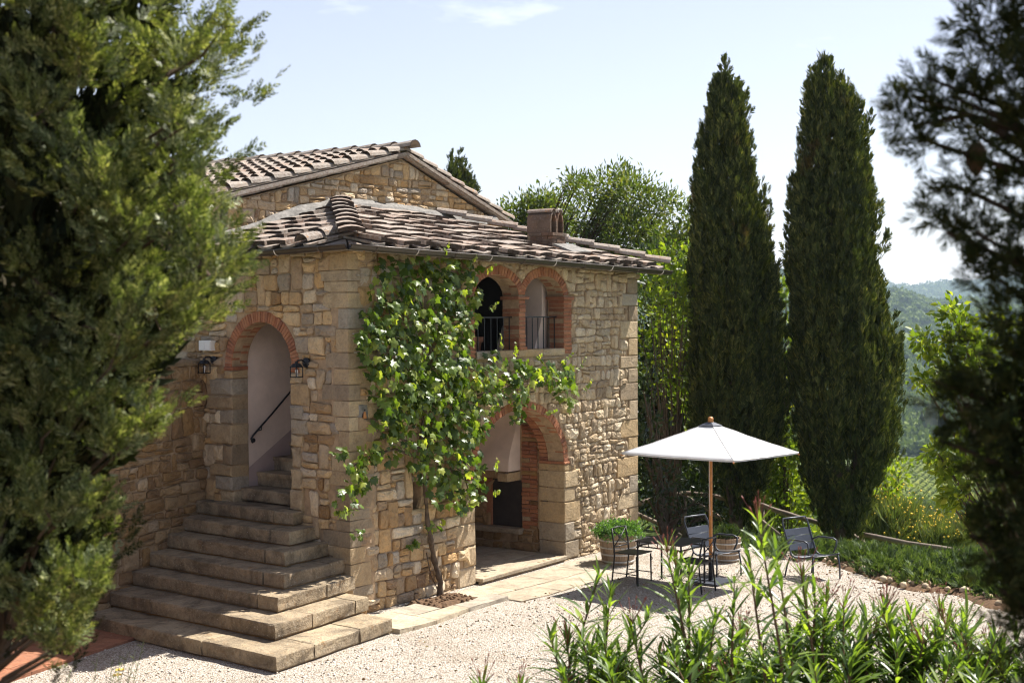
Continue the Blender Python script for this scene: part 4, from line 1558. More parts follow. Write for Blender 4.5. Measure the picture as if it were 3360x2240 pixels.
# ------------------------------------------------------------------ paving by the wall
pave = thing('paving', 'pale sandstone paving strip along the foot of the house wall', 'paving', (2, -.6, 0))
pq = [[(-.30, -.36), (-.27, -1.06), (.36, -1.04), (.36, -.26)], [(.365, -.68), (.365, -1.04), (1.1, -.90), (1.1, -.64)], [(1.105, -.64), (1.105, -.90), (1.93, -.83), (1.93, -.54)], [(.365, -.26), (.365, -.67), (.88, -.64), (.88, -.22)],
      [(1.66, -.05), (1.66, -.535), (2.45, -.52), (2.45, .0)], [(1.935, -.56), (1.935, -1.04), (2.75, -1.04), (2.75, -.55)], [(2.455, -.02), (2.455, -.53), (3.25, -.52), (3.25, .05)], [(2.755, -.55), (2.755, -1.03), (3.55, -.98), (3.55, -.54)],
      [(3.255, .05), (3.255, -.52), (4.1, -.50), (4.1, .1)], [(3.555, -.53), (3.555, -.97), (4.3, -.75), (4.3, -.51)], [(4.105, .1), (4.105, -.49), (5.0, -.35), (5.0, .2)]]
for q in pq:
    raised = q[0][0] < 1.9 and q[1][0] < 1.2 or (q[0][0] == 1.105)
    slab(q, -.05, .052 if raised else .018, g, 'paving_slab', pave, M['paving'], .2, .008, .006)
# bare soil round the vine
sm = MB(); N = 14
vs = []
for i in range(N):
    for j in range(8):
        x = .86 + i * .83 / (N - 1); y = -.66 + j * .62 / 7
        e = min(i, N - 1 - i, j, 7 - j)
        vs.append((x, y, .012 + (0.0 if e == 0 else .035 + .03 * mnoise.noise(Vector((x * 7, y * 7, 3)))) + g.uniform(0, .012)))
sm.add(vs, [(i * 8 + j, i * 8 + 8 + j, i * 8 + 9 + j, i * 8 + 1 + j) for i in range(N - 1) for j in range(7)])
tag(sm.build('soil_patch', M['soil']), kind='structure')
cl = MB()
vv, ff = inst(ICO_V, ICO_F, frames(unit(130), rng.uniform(.008, .03, 130)), np.stack([rng.uniform(.9, 1.65, 130), rng.uniform(-.62, -.12, 130), rng.uniform(.03, .06, 130)], 1))
tag(np_mesh('soil_crumbs', vv, ff, M['soil']), kind='stuff')

# terracotta strip by the retaining wall
ts = thing('terracotta_paving', 'red terracotta tile strip along the foot of the retaining wall', 'paving', tuple(WP(3.5, 0, .3)))
for i in range(22):
    for j in range(3):
        w0 = 1.9 + i * .30; d0 = .03 + j * .30
        if w0 < 2.3 and j == 2: pass
        m1 = MB(); m1.box((w0 + .003, d0 + .003, -.02), (w0 + .297, d0 + .297, .034 + g.uniform(-.002, .002)), lambda x, y, z: WP(x, z, y)); m1.build('floor_tile', M['terracotta'], ts)
# ------------------------------------------------------------------ foliage templates
def diamonds(segs):
    """each seg: (base xyz, tip xyz, half width, normal) -> folded two-triangle blade"""
    vs, fs = [], []
    for a, b_, w, nrm in segs:
        a, b_, nrm = np.array(a, float), np.array(b_, float), np.array(nrm, float)
        s_ = np.cross(b_ - a, nrm); s_ = s_ / (np.linalg.norm(s_) + 1e-9) * w
        m = a + (b_ - a) * .45
        n = len(vs)
        vs += [a, m + s_ + nrm * w * .25, b_, m - s_ + nrm * w * .25]
        fs += [(n, n + 1, n + 2), (n, n + 2, n + 3)]
    return np.array(vs), np.array(fs)


def spray_near(seed=0, pairs=9, sub=2, wd=.016):
    g_ = random.Random(seed)
    segs = [((0, 0, 0), (0, .02, 1), .012, (0, 1, 0))]
    for i in range(pairs):
        z = .10 + .86 * i / pairs
        for s_ in (-1, 1):
            L = .42 * (1 - .75 * i / pairs) * g_.uniform(.75, 1.2)
            an = R(g_.uniform(30, 48))
            dy = g_.uniform(-.10, .16)
            b0 = np.array((0, .02 * z, z + (.03 if s_ > 0 else 0)))
            d = np.array((s_ * math.sin(an), dy, math.cos(an)))
            segs.append((b0, b0 + d * L, wd, (0, 1, .2)))
            for q in range(sub):
                p = b0 + d * L * (.30 + .33 * q)
                for s2 in (-1, 1):
                    a2 = an * s_ + s2 * R(g_.uniform(28, 45))
                    d2 = np.array((math.sin(a2), g_.uniform(-.2, .2), math.cos(a2)))
                    segs.append((p, p + d2 * L * g_.uniform(.25, .42), wd * .85, (0, 1, .2)))
    return diamonds(segs)


def spray_far(seed=0, n=6, wd=.062):
    g_ = random.Random(seed)
    segs = [((0, 0, 0), (0, .04, 1), wd * .9, (0, 1, 0))]
    for i in range(n):
        z = .05 + .7 * i / n; s_ = 1 if i % 2 else -1
        an = R(g_.uniform(16, 38)); L = (.55 - .35 * i / n) * g_.uniform(.8, 1.2)
        segs.append(((0, 0, z), (s_ * math.sin(an) * L, g_.uniform(-.12, .12), z + math.cos(an) * L), wd, (0, 1, .2)))
    return diamonds(segs)


SP_NEAR = [spray_near(i) for i in range(3)]
SP_MID = [spray_near(9 + i, 5, 1, .036) for i in range(3)]
SP_FAR = [spray_far(i) for i in range(3)]
SP_PINE = [spray_far(20 + i, 9, .03) for i in range(3)]


def leafpatch(name, tmpl, Mx, T, mat, parent=None):
    k = len(tmpl)
    V, Fc, off = [], [], 0
    idx = np.arange(len(T)) % k
    for i in range(k):
        m = idx == i
        if not m.any(): continue
        v, f_ = inst(tmpl[i][0], tmpl[i][1], Mx[m], T[m])
        V.append(v); Fc.append(f_ + off); off += len(v)
    return np_mesh(name, np.concatenate(V), np.concatenate(Fc), mat, parent)


# ------------------------------------------------------------------ near cypress on the left
def plumes(centres, dirs, lens, wids, per, tmpl, smin, smax, g_=rng, spread=.55):
    """spindle shaped branchlets full of sprays; returns matrices and offsets"""
    T, Dr = [], []
    for c, d, L, w in zip(centres, dirs, lens, wids):
        n = max(4, int(per * L / .4))
        t = g_.uniform(0, 1, n) ** .9
        d = d / np.linalg.norm(d)
        x = np.cross(d, [0, 0, 1.0]); x /= np.linalg.norm(x) + 1e-9
        y = np.cross(d, x)
        a = g_.uniform(0, 2 * np.pi, n)
        prof = np.sin(np.pi * np.clip(t * .82 + .16, 0, 1)) ** .7
        rr = w * prof * np.sqrt(g_.uniform(.15, 1, n))
        off = x * (np.cos(a) * rr)[:, None] + y * (np.sin(a) * rr)[:, None]
        bend = np.array([0, 0, 1.0]) * (t ** 2 * L * .16)[:, None]
        T.append(c + d * (t * L)[:, None] + off + bend)
        od = off / (rr[:, None] + 1e-6)
        Dr.append(d + od * spread * (1.1 - t)[:, None] + np.array([0, 0, .25]) + g_.normal(0, .18, (n, 3)))
    T = np.concatenate(T); Dr = np.concatenate(Dr)
    sc = g_.uniform(smin, smax, len(T))
    return frames(Dr, sc, g_.uniform(0, 6.28, len(T))), T


fw = np.array(FW[:]); rt = np.array(RT[:]); zz_ = np.array([0, 0, 1.0])
ltree = thing('cypress_tree', 'large blurred grey green cypress filling the left side in front of the stairs', 'tree', (-9.79, -8.99, 2.0))
RZ = np.array([2.36, 2.41, 2.47, 2.59, 2.68, 2.75, 2.97, 3.08, 3.14, 3.27, 3.43, 3.56, 3.68, 3.79, 3.89, 4.02, 4.25, 4.40, 4.56, 4.72, 5.5, 6.5, 7.6])
RRd = np.array([.02, .12, .17, .20, .25, .22, .20, .24, .36, .48, .56, .70, .85, .90, .86, .76, .74, .80, .79, .74, .72, .55, .1])
AX = np.array([-9.79, -8.99, 0])
KT = .68
RZ = 3.6 + (RZ - 3.6) * KT; RRd = RRd * KT
gl = np.random.default_rng(5)
n = 330
pz = gl.uniform(2.80, 6.1, n); keep = ((pz < 4.65) | (gl.uniform(0, 1, n) < .3)) & ((pz > 3.02) | (gl.uniform(0, 1, n) < .45)); pz = pz[keep]; n = len(pz)
pa = gl.uniform(-np.pi, np.pi, n)
rr = np.interp(pz, RZ, RRd) * np.sqrt(gl.uniform(.10, 1.0, n)) * .66
# angle 0 = towards the right in the picture, -90deg = towards the camera
out = rt[None] * np.cos(pa)[:, None] + fw[None] * np.sin(pa)[:, None]
wide = np.where(np.cos(pa) < 0, 1.5, 1.0)[:, None]
cen = AX + out * rr[:, None] * wide + zz_ * (pz - .11)[:, None]
drs = out * gl.uniform(.35, .85, n)[:, None] + zz_ * gl.uniform(.45, 1.0, n)[:, None] + gl.normal(0, .14, (n, 3))
ls = gl.uniform(.15, .27, n); ws = gl.uniform(.030, .058, n)
# plumes that shape the right outline
ez = np.concatenate([np.arange(2.83, 4.56, .045)] * 2); ne = len(ez)
ea = gl.uniform(-1.0, .35, ne)
eout = rt[None] * np.cos(ea)[:, None] + fw[None] * np.sin(ea)[:, None]
er = np.interp(ez, RZ, RRd) - gl.uniform(.19, .26, ne)
ec = AX + eout * np.clip(er, .02, 9)[:, None] + zz_ * (ez - .09)[:, None]
ed = eout * gl.uniform(.7, 1.1, ne)[:, None] + zz_ * gl.uniform(.45, .8, ne)[:, None]
# three feathery tips reaching out at the top
tips_ = [(.41, 4.02, .9, .55), (.38, 4.12, .85, .75), (.355, 4.225, .8, .8), (.34, 3.86, .9, .5), (.30, 4.29, .5, 1.0)]
tc = np.array([AX + rt * a + zz_ * z for a, z, _, _ in tips_]); td = np.array([rt * b_ + zz_ * c_ for _, _, b_, c_ in tips_])
# big rounded lobes of foliage on the side facing the yard and the terrace
LOBES = [(-0.007, 4.237, 0.087), (0.168, 4.274, 0.08), (0.335, 4.303, 0.095), (0.43, 4.179, 0.08), (-0.007, 4.041, 0.087), (0.146, 4.07, 0.08), (0.24, 3.895, 0.095), (0.393, 3.953, 0.08), (0.335, 3.793, 0.102), (0.488, 3.713, 0.073), (0.437, 3.844, 0.058), (0.146, 3.691, 0.087), (-0.015, 3.56, 0.08), (0.284, 3.56, 0.109), (0.401, 3.596, 0.066), (0.109, 3.4, 0.087), (0.324, 3.349, 0.047), (-0.015, 3.29, 0.095), (0.211, 3.429, 0.066), (0.015, 3.145, 0.087), (0.16, 3.181, 0.062), (0.175, 2.992, 0.058), (0.073, 2.919, 0.058), (-0.029, 3.014, 0.058), (0.124, 2.846, 0.036), (0.08, 3.91, 0.08), (-0.058, 3.8, 0.08), (-0.058, 3.436, 0.08), (0.073, 3.509, 0.066), (0.24, 4.143, 0.066), (0.277, 3.691, 0.066), (0.437, 4.033, 0.044), (0.277, 3.312, 0.051), (0.095, 3.269, 0.066)]
lc, ld_, ll, lw = [], [], [], []
for (la, lz, lr) in LOBES:
    m = 13
    c0 = AX + rt * la - fw * (.20 + gl.uniform(0, .18)) + zz_ * (lz - lr * .5)
    u_ = unit(m, gl); u_[:, 2] = np.abs(u_[:, 2]) * .9 + .25
    u_ = u_ - fw * .25 + rt * .15
    lc.append(c0 + u_ * lr * .15 + gl.normal(0, lr * .25, (m, 3))); ld_.append(u_); ll.append(lr * gl.uniform(1.0, 1.7, m)); lw.append(lr * gl.uniform(.28, .42, m))
lc = np.concatenate(lc); ld_ = np.concatenate(ld_); ll = np.concatenate(ll); lw = np.concatenate(lw)
cen0, drs0, ls0, ws0 = cen, drs, ls, ws
cen, drs, ls, ws = lc, ld_, ll, lw
cen = np.concatenate([cen, ec, tc]); drs = np.concatenate([drs, ed, td])
ls = np.concatenate([ls, gl.uniform(.13, .20, ne), np.full(len(tips_), .22)]); ws = np.concatenate([ws, gl.uniform(.024, .04, ne), np.full(len(tips_), .014)])
Mx, T = plumes(cen, drs, ls, ws, 50, SP_MID, .036, .078, gl)
leafpatch('crown', SP_MID, Mx, T, M['thuja'], ltree)
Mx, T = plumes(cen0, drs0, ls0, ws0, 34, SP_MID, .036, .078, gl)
leafpatch('shaded_crown', SP_MID, Mx, T, M['thuja_shade'], ltree)
m = 5200
fz = gl.uniform(3.0, 6.0, m); fa_ = gl.uniform(-np.pi, np.pi, m)
fr = np.interp(fz, RZ, RRd) * np.sqrt(gl.uniform(0, 1, m)) * .66
fo = rt[None] * np.cos(fa_)[:, None] * np.where(np.cos(fa_) < 0, 1.6, 1.0)[:, None] + fw[None] * np.sin(fa_)[:, None]
leafpatch('inner_crown', SP_FAR, frames(fo * .5 + zz_ + gl.normal(0, .35, (m, 3)), gl.uniform(.09, .16, m), gl.uniform(0, 6.28, m)), AX + fo * fr[:, None] + zz_ * (fz - .1)[:, None], M['thuja_shade'], ltree)
mb = MB()
ax = Vector(AX)
mb.tube([ax + Vector((0, 0, 1.95)) - RT * .5, ax - RT * .22 + Vector((0, 0, 2.6)), ax + Vector((.02, .03, 3.0)), ax + Vector((-.02, .02, 4.6)), ax + Vector((0, 0, 6.1))], [.05, .045, .035, .022, .008], 8)
for c, d, L in zip(cen[::6], drs[::6], ls[::6]):
    z0 = max(2.05, c[2] - .33)
    p0 = ax + Vector((0, 0, z0)) - RT * (.45 * max(0, (3.0 - z0))); p2 = Vector(c + d / np.linalg.norm(d) * L * .6); p1 = (p0 + Vector(c)) / 2 + Vector((0, 0, .06))
    mb.tube([p0, p1, Vector(c), p2], [.008, .006, .004, .0015], 4, False)
mb.build('trunk', M['bark'], ltree)

# ------------------------------------------------------------------ near dark tree on the right
rtree = thing('pine_tree', 'dark out of focus evergreen with a hanging cone at the right edge', 'tree', (-9.2, -11.35, 2.0))
CL = [(-9.34, -11.2, 4.1, 0.08), (-9.36, -11.18, 4.03, 0.07), (-9.33, -11.22, 3.97, 0.09), (-9.38, -11.15, 4.08, 0.03), (-9.44, -11.09, 3.96, 0.04), (-9.45, -11.07, 3.92, 0.03), (-9.42, -11.11, 3.99, 0.03), (-9.41, -11.12, 3.93, 0.03), (-9.39, -11.14, 3.96, 0.04), (-9.46, -11.06, 3.94, 0.02), (-9.43, -11.1, 3.89, 0.03), (-9.45, -11.09, 3.87, 0.02), (-9.36, -11.18, 3.89, 0.07), (-9.33, -11.23, 3.81, 0.09), (-9.4, -11.15, 3.81, 0.04), (-9.42, -11.12, 3.77, 0.04), (-9.41, -11.14, 3.73, 0.04), (-9.43, -11.11, 3.74, 0.02), (-9.38, -11.18, 3.73, 0.07), (-9.39, -11.16, 3.67, 0.04), (-9.35, -11.21, 3.65, 0.09), (-9.37, -11.19, 3.59, 0.05), (-9.35, -11.23, 3.53, 0.09), (-9.4, -11.16, 3.52, 0.04), (-9.43, -11.13, 3.48, 0.04), (-9.43, -11.13, 3.43, 0.05), (-9.4, -11.17, 3.44, 0.07), (-9.36, -11.21, 3.45, 0.08), (-9.43, -11.14, 3.38, 0.04), (-9.39, -11.18, 3.35, 0.07), (-9.35, -11.23, 3.33, 0.09), (-9.39, -11.19, 3.26, 0.04), (-9.36, -11.23, 3.22, 0.08), (-9.39, -11.19, 3.17, 0.04), (-9.37, -11.22, 3.13, 0.05), (-9.36, -11.24, 3.06, 0.06), (-9.4, -11.18, 3.22, 0.03), (-9.39, -11.21, 3.08, 0.03)]
gr = np.random.default_rng(8)
T, Dr = [], []
for x, y, z, r_ in CL:
    n = int(18 + 7000 * r_ * r_ * (1.0 if r_ > .06 else 1.2))
    p = gr.normal(0, .48, (n, 3)) * r_
    T.append(np.array([x, y, z]) + rt * (.045 if z < 3.75 else .02) + p * .9); Dr.append(p / r_ * .5 + gr.normal(0, .5, (n, 3)) + zz_ * .3 - rt * .4)
# the body of the tree further right, out of frame as well
n = 2600
bz = gr.uniform(2.15, 6.0, n)
T.append(np.stack([-9.2 + gr.normal(0, .09, n), -11.40 + gr.normal(0, .09, n), bz], 1)); Dr.append(gr.normal(0, .6, (n, 3)) + zz_ * .3)
NC = 4200
cz_ = gr.uniform(2.75, 4.45, NC); ca_ = gr.uniform(0, 1, NC) ** .6
edge_ = .815 + .025 * np.sin(cz_ * 9) + .02 * np.sin(cz_ * 23 + 1) - .03 * np.sin(np.clip((cz_ - 3.3) * 6, 0, 3.14))      # metres right of the view line at 2.4 m
T.append(np.array(CAM[:])[None] * [1, 1, 0] + fw * (2.42 + gr.normal(0, .07, NC))[:, None] + rt * (edge_ + .20 * ca_)[:, None] + zz_ * cz_[:, None]); Dr.append(gr.normal(0, .6, (NC, 3)) + zz_ * .3 - rt * .2)
T = np.concatenate(T); Dr = np.concatenate(Dr)
Mx = frames(Dr, gr.uniform(.035, .07, len(T)), gr.uniform(0, 6.28, len(T)))
leafpatch('crown', SP_PINE, Mx, T, M['pine'], rtree)
mb = MB()
mb.tube([(-9.2, -11.36, 1.95), (-9.2, -11.36, 3.4), (-9.18, -11.38, 5.8)], [.07, .055, .02], 8)
mb.tube([(-9.2, -11.36, 3.6), (-9.3, -11.26, 3.86), (-9.37, -11.16, 3.93), (-9.44, -11.09, 3.91)], [.02, .010, .006, .003], 6)
for x, y, z, r_ in CL[::2]:
    mb.tube([(-9.2, -11.36, z - .22), (-9.28, -11.28, z - .08), (x, y, z)], [.012, .008, .003], 5, False)
mb.build('trunk', M['bark_dark'], rtree)
mb = MB(); pts = []
for i in range(9):
    t = i / 8; pts.append((.019 * math.sin(math.pi * (t * .85 + .1)) ** .8 * (1.1 - .3 * t), -.058 * t))
mb.lathe(pts, 10, (-9.345, -11.165, 3.885)); mb.build('pine_cone', M['twig'], rtree, True)


# ------------------------------------------------------------------ tall cypresses
def cypress(name, label, base, prof, n, seed, size, group=None, mat='cypress', lean=(0, 0), stems=True, base_z=None, tmpl=None):
    """prof rows: (z, left, right) half widths about the axis as seen from the yard"""
    g_ = np.random.default_rng(seed)
    t = thing(name, label, 'tree', base, group)
    P_ = np.array(prof)
    zz = P_[:, 0]; half = (P_[:, 1] + P_[:, 2]) / 2; mid = (P_[:, 2] - P_[:, 1]) / 2
    zs = np.linspace(zz[0], zz[-1], 200)
    hw = np.interp(zs, zz, half)
    cdf = np.cumsum(hw + .06); cdf /= cdf[-1]
    bx = np.array(base)
    allT, allM = [], []
    for layer, (frac, lo, hi, per) in enumerate(((.72, .80, 1.0, 28), (.28, .35, .75, 22))):
        m = int(n * frac / per)
        z = np.interp(g_.uniform(0, 1, m), cdf, zs)
        a = g_.uniform(0, 2 * np.pi, m)
        L = np.minimum(g_.uniform(1.6, 3.4, m) * size, np.maximum(.16, zz[-1] - size * 2.7 - z + g_.uniform(0, .2, m)))
        hz_ = np.interp(z + L * .5, zz, half)
        w = np.minimum(g_.uniform(.36, .62, m) * size, hz_ * .55 + .01)
        r_ = np.clip(hz_ * g_.uniform(lo, hi, m) - w * .62, 0, None)
        o_ = rt[None] * np.cos(a)[:, None] + fw[None] * np.sin(a)[:, None]
        cen_ = bx * np.array([1, 1, 0]) + rt * np.interp(z + L * .5, zz, mid)[:, None] + o_ * r_[:, None] + zz_ * (z - L * .3)[:, None]
        D_ = o_ * g_.uniform(.0, .22, m)[:, None] + zz_ + g_.normal(0, .05, (m, 3))
        stray = g_.uniform(0, 1, m) < .03
        D_[stray] += o_[stray] * .35
        Mx_, T_ = plumes(cen_, D_, L, w, per * .4 / (2.5 * size), None, size * .6, size * 1.15, g_, .42)
        allT.append(T_); allM.append(Mx_)
    T = np.concatenate(allT); Mx_ = np.concatenate(allM)
    keep_ = T[:, 2] < zz[-1] - size * (.45 + .9 * np.clip(np.hypot(T[:, 0] - bx[0] - rt[0] * mid[-1], T[:, 1] - bx[1] - rt[1] * mid[-1]) * 6, 0, 1))
    T, Mx_ = T[keep_], Mx_[keep_]
    leafpatch('crown', tmpl or SP_FAR, Mx_, T, M[mat], t)
    mb = MB(); b = Vector(base)
    top = Vector((base[0], base[1], zz[-1] - .8)) + RT * float(mid[-1])
    z0 = base[2] if base_z is None else base_z
    mb.tube([(b.x, b.y, z0 - .2), (b.x, b.y, zz[0] + .6), ((b.x + top.x) / 2, (b.y + top.y) / 2, (zz[0] + zz[-1]) / 2), top], [.15, .11, .06, .01], 8)
    if stems:
        gg = random.Random(seed)
        for i in range(14):
            s_ = RT * gg.uniform(-.34, .34) - FW * gg.uniform(.05, .34)
            mb.tube([b + Vector((0, 0, .1)), b + s_ * .5 + Vector((0, 0, .8)), b + s_ + Vector((0, 0, 1.6 + gg.uniform(0, .6)))], [.02, .014, .004], 5, False)
    mb.build('trunk', M['bark'], t)
    return t


K1 = 179.5; K2 = 183.0; H1 = 3.6 + 1025 / K1; H2 = 3.6 + 1025 / K2


def prof_px(rows, k, top, ax_):
    """rows: (y, xl, xr) measured heights and widths, top first"""
    o_ = []
    for y, xl, xr in rows: o_.append((top - y / k, (ax_ - xl) / k, (xr - ax_) / k))
    return o_[::-1]


q = 1.42857
pr1 = prof_px([(132 * q, 1661 * q, 1668 * q), (165 * q, 1653 * q, 1678 * q), (200 * q, 1645 * q, 1688 * q), (260 * q, 1632 * q, 1710 * q), (340 * q, 1609 * q, 1728 * q), (430 * q, 1599 * q, 1738 * q), (500 * q, 1597 * q, 1757 * q), (600 * q, 1594 * q, 1778 * q), (700 * q, 1591 * q, 1796 * q), (800 * q, 1589 * q, 1800 * q), (900 * q, 1588 * q, 1800 * q), (980 * q, 1590 * q, 1798 * q), (1040 * q, 1615 * q, 1780 * q), (1075 * q, 1650 * q, 1760 * q), (1110 * q, 1672 * q, 1745 * q), (1210 * q, 1680 * q, 1738 * q)], K1, H1, 1692 * q)
pr2 = prof_px([(128 * q, 1889 * q, 1897 * q), (160 * q, 1874 * q, 1918 * q), (200 * q, 1857 * q, 1940 * q), (240 * q, 1849 * q, 1957 * q), (300 * q, 1840 * q, 1983 * q), (400 * q, 1833 * q, 1999 * q), (500 * q, 1814 * q, 2010 * q), (600 * q, 1810 * q, 2018 * q), (700 * q, 1817 * q, 2032 * q), (770 * q, 1819 * q, 2056 * q), (830 * q, 1821 * q, 2066 * q), (900 * q, 1823 * q, 2072 * q), (960 * q, 1824 * q, 2074 * q), (1010 * q, 1832 * q, 2064 * q), (1060 * q, 1836 * q, 2034 * q), (1110 * q, 1858 * q, 2006 * q), (1160 * q, 1872 * q, 1998 * q), (1210 * q, 1880 * q, 1982 * q), (1245 * q, 1908 * q, 1958 * q)], K2, H2, 1933 * q)
cypress('cypress_tree', 'tall dark cypress right behind the white parasol, the left one of the pair', (10.97, 1.2, -.6), pr1, 21000, 3, .23, 'tall cypresses by the fence')
cypress('cypress_tree', 'tall dark cypress with a wider crown near the fence, the right one of the pair', (11.73, -.52, -.62), pr2, 24500, 4, .23, 'tall cypresses by the fence')
# small double topped cypress beyond the roof
KF = 4667 / 42.0; HF = 3.6 + 1025 / KF
pf_a = prof_px([(484, 1506, 1514), (520, 1492, 1532), (560, 1482, 1545), (610, 1478, 1556), (680, 1474, 1566), (800, 1470, 1572), (1400, 1485, 1555)], KF, HF, 1510)
pf_b = prof_px([(494, 1478, 1484), (530, 1466, 1495), (570, 1459, 1502), (620, 1455, 1505), (700, 1452, 1508), (1400, 1470, 1500)], KF, HF, 1510)
cypress('cypress_tree', 'small cypress with a double top showing above the right slope of the roof', (19.92, 15.79, -4.5), pf_a, 6000, 6, .30, mat='cypress', stems=False)
oc = cypress('second_top', 'x', (19.7, 15.5, -4.5), pf_b, 3500, 7, .30, mat='cypress', stems=False)
# the second top belongs to the same tree
par = [o for o in C.objects if o.name.startswith('cypress_tree') and abs(o.location.x - 19.92) < .01][0]
for ch_ in list(oc.children):
    attach(ch_, par)
bpy.data.objects.remove(oc)

# ------------------------------------------------------------------ broad leaved trees and shrubs
def leaf_simple(w=.32, fold=.12):
    v = np.array([(0, 0, 0), (w, fold, .42), (0, 0, 1.0), (-w, fold, .42)], float)
    return v, np.array([(0, 1, 2), (0, 2, 3)])


LEAF = [leaf_simple(.30), leaf_simple(.24, .08)]
LEAF_N = [leaf_simple(.17, .06), leaf_simple(.14, .04)]


def leafy(name, label, cat, base, blobs, size, mat, seed, per=900, clump=.30, tmpl=LEAF, trunk_r=.10, up=.35, group=None, bark='bark', fill=.55, sun=0.35, trunk=True):
    """crown of ellipsoid boughs (x,y,z,rx,ry,rz); each bough is a scatter of leaf clumps on twigs"""
    g_ = np.random.default_rng(seed)
    t = thing(name, label, cat, base, group)
    T, D_ = [], []
    mb = MB(); b = Vector(base)
    gg = random.Random(seed)
    for (x, y, z, rx, ry, rz) in blobs:
        vol = rx * ry * rz
        nc = max(6, int(per * vol ** .66 / 14))
        u_ = unit(nc, g_)
        rad_ = g_.uniform(fill, 1.0, nc) ** .6
        cc = np.array([x, y, z]) + u_ * rad_[:, None] * np.array([rx, ry, rz])
        nl = 14
        for c, uu in zip(cc, u_):
            p = g_.normal(0, .5, (nl, 3)) * clump
            T.append(c + p); D_.append(p / clump * .55 + uu * .5 + zz_ * up + g_.normal(0, .45, (nl, 3)))
        if trunk:
            p1 = b + (Vector((x, y, z)) - b) * .55; p1.z = b.z + (z - b.z) * .7
            mb.tube([b + Vector((0, 0, .2)), p1 * .5 + (b + Vector((0, 0, (z - b.z) * .35))) * .5, p1, Vector((x, y, z))], [trunk_r, trunk_r * .7, trunk_r * .4, trunk_r * .15], 6, False)
            for c in cc[::4]:
                mb.tube([p1, (p1 + Vector(c)) / 2 + Vector((gg.uniform(-.1, .1), gg.uniform(-.1, .1), .05)), Vector(c)], [trunk_r * .25, trunk_r * .16, trunk_r * .05], 4, False)
    T = np.concatenate(T); D_ = np.concatenate(D_)
    leafpatch('crown', tmpl, frames(D_, g_.uniform(.7, 1.3, len(T)) * size, g_.uniform(0, 6.28, len(T))), T, M[mat], t)
    if trunk:
        mb.tube([b + Vector((0, 0, -.3)), b + Vector((0, 0, .3))], [trunk_r * 1.25, trunk_r], 7, False)
        mb.build('trunk', M[bark], t)
    return t


def cam_pt(a, d, z):
    """point a metres to the right and d metres ahead of the terrace viewpoint (plain survey offsets)"""
    p = CAM + RT * a + FW * d
    return (p.x, p.y, z)


def bl(a, d, z, r_, rz=None, rd=None):
    x, y, _ = cam_pt(a, d, z)
    return (x, y, z, r_, rd or r_, rz or r_)


# ash tree beyond the chimney
ashb = []
for (X_, Y_, r_) in ((1395, 440, .55), (1450, 455, .55), (1350, 430, .40), (1490, 480, .5), (1425, 500, .7), (1360, 500, .6), (1320, 440, .30), (1500, 540, .5), (1440, 560, .8), (1370, 560, .7), (1500, 600, .7), (1300, 430, .2), (1420, 410, .35), (1460, 425, .3), (1520, 480, .3), (1400, 640, .9), (1480, 660, .8)):
    k_ = 36 / 4667
    ashb.append(bl((X_ * q - 1680) * k_, 36 + random.uniform(-1.5, 1.5), 3.6 - (Y_ * q - 1025) * k_, r_ * 1.0, r_ * .85))
x, y, _ = cam_pt(-2.2, 36, 0)
leafy('ash_tree', 'airy olive green tree rising behind the brick chimney', 'tree', (x, y, -5.5), ashb, .14, 'ash', 41, 2500, .22, LEAF_N, .09, bark='bark_dark', fill=.25)
lowb = []
for (X_, Y_, r_) in ((1230, 480, .35), (1260, 475, .4), (1190, 505, .45), (1165, 500, .3), (1240, 520, .5), (1275, 500, .45), (1210, 540, .5), (1285, 545, .5)):
    k_ = 39 / 4667
    lowb.append(bl((X_ * q - 1680) * k_, 39, 3.6 - (Y_ * q - 1025) * k_, r_ * 1.2, r_))
x, y, _ = cam_pt(.5, 39, 0)
leafy('ash_tree', 'low olive green crown peeping over the roof left of the chimney', 'tree', (x, y, -5), lowb, .15, 'ash', 42, 3200, .3, LEAF_N, .07, bark='bark_dark', fill=.3)
t3 = []
for (X_, Y_, r_) in ((1565, 505, .4), (1590, 540, .5), (1545, 560, .5), (1580, 600, .6), (1530, 620, .5)):
    k_ = 33 / 4667
    t3.append(bl((X_ * q - 1680) * k_, 33, 3.6 - (Y_ * q - 1025) * k_, r_, r_))
x, y, _ = cam_pt(4, 33, 0)
leafy('ash_tree', 'thin browning tree top between the roof end and the left cypress', 'tree', (x, y, -5), t3, .14, 'ash', 43, 2200, .3, LEAF_N, .06, bark='bark_dark', fill=.3)


def shrub_px(name, label, cat, pts, d, size, mat, seed, per, base_z, group=None, tmpl=LEAF, clump=.26, fill=.4, trunk_r=.07, jit=.6, **kw):
    k_ = d / 4667
    gg = random.Random(seed)
    bb = [bl((X_ * q - 1680) * k_, d + gg.uniform(-jit, jit), 3.6 - (Y_ * q - 1025) * k_, r_, r_) for X_, Y_, r_ in pts]
    mx = sum(p[0] for p in bb) / len(bb); my = sum(p[1] for p in bb) / len(bb)
    return leafy(name, label, cat, (mx, my, base_z), bb, size, mat, seed, per, clump, tmpl, trunk_r, group=group, fill=fill, **kw)


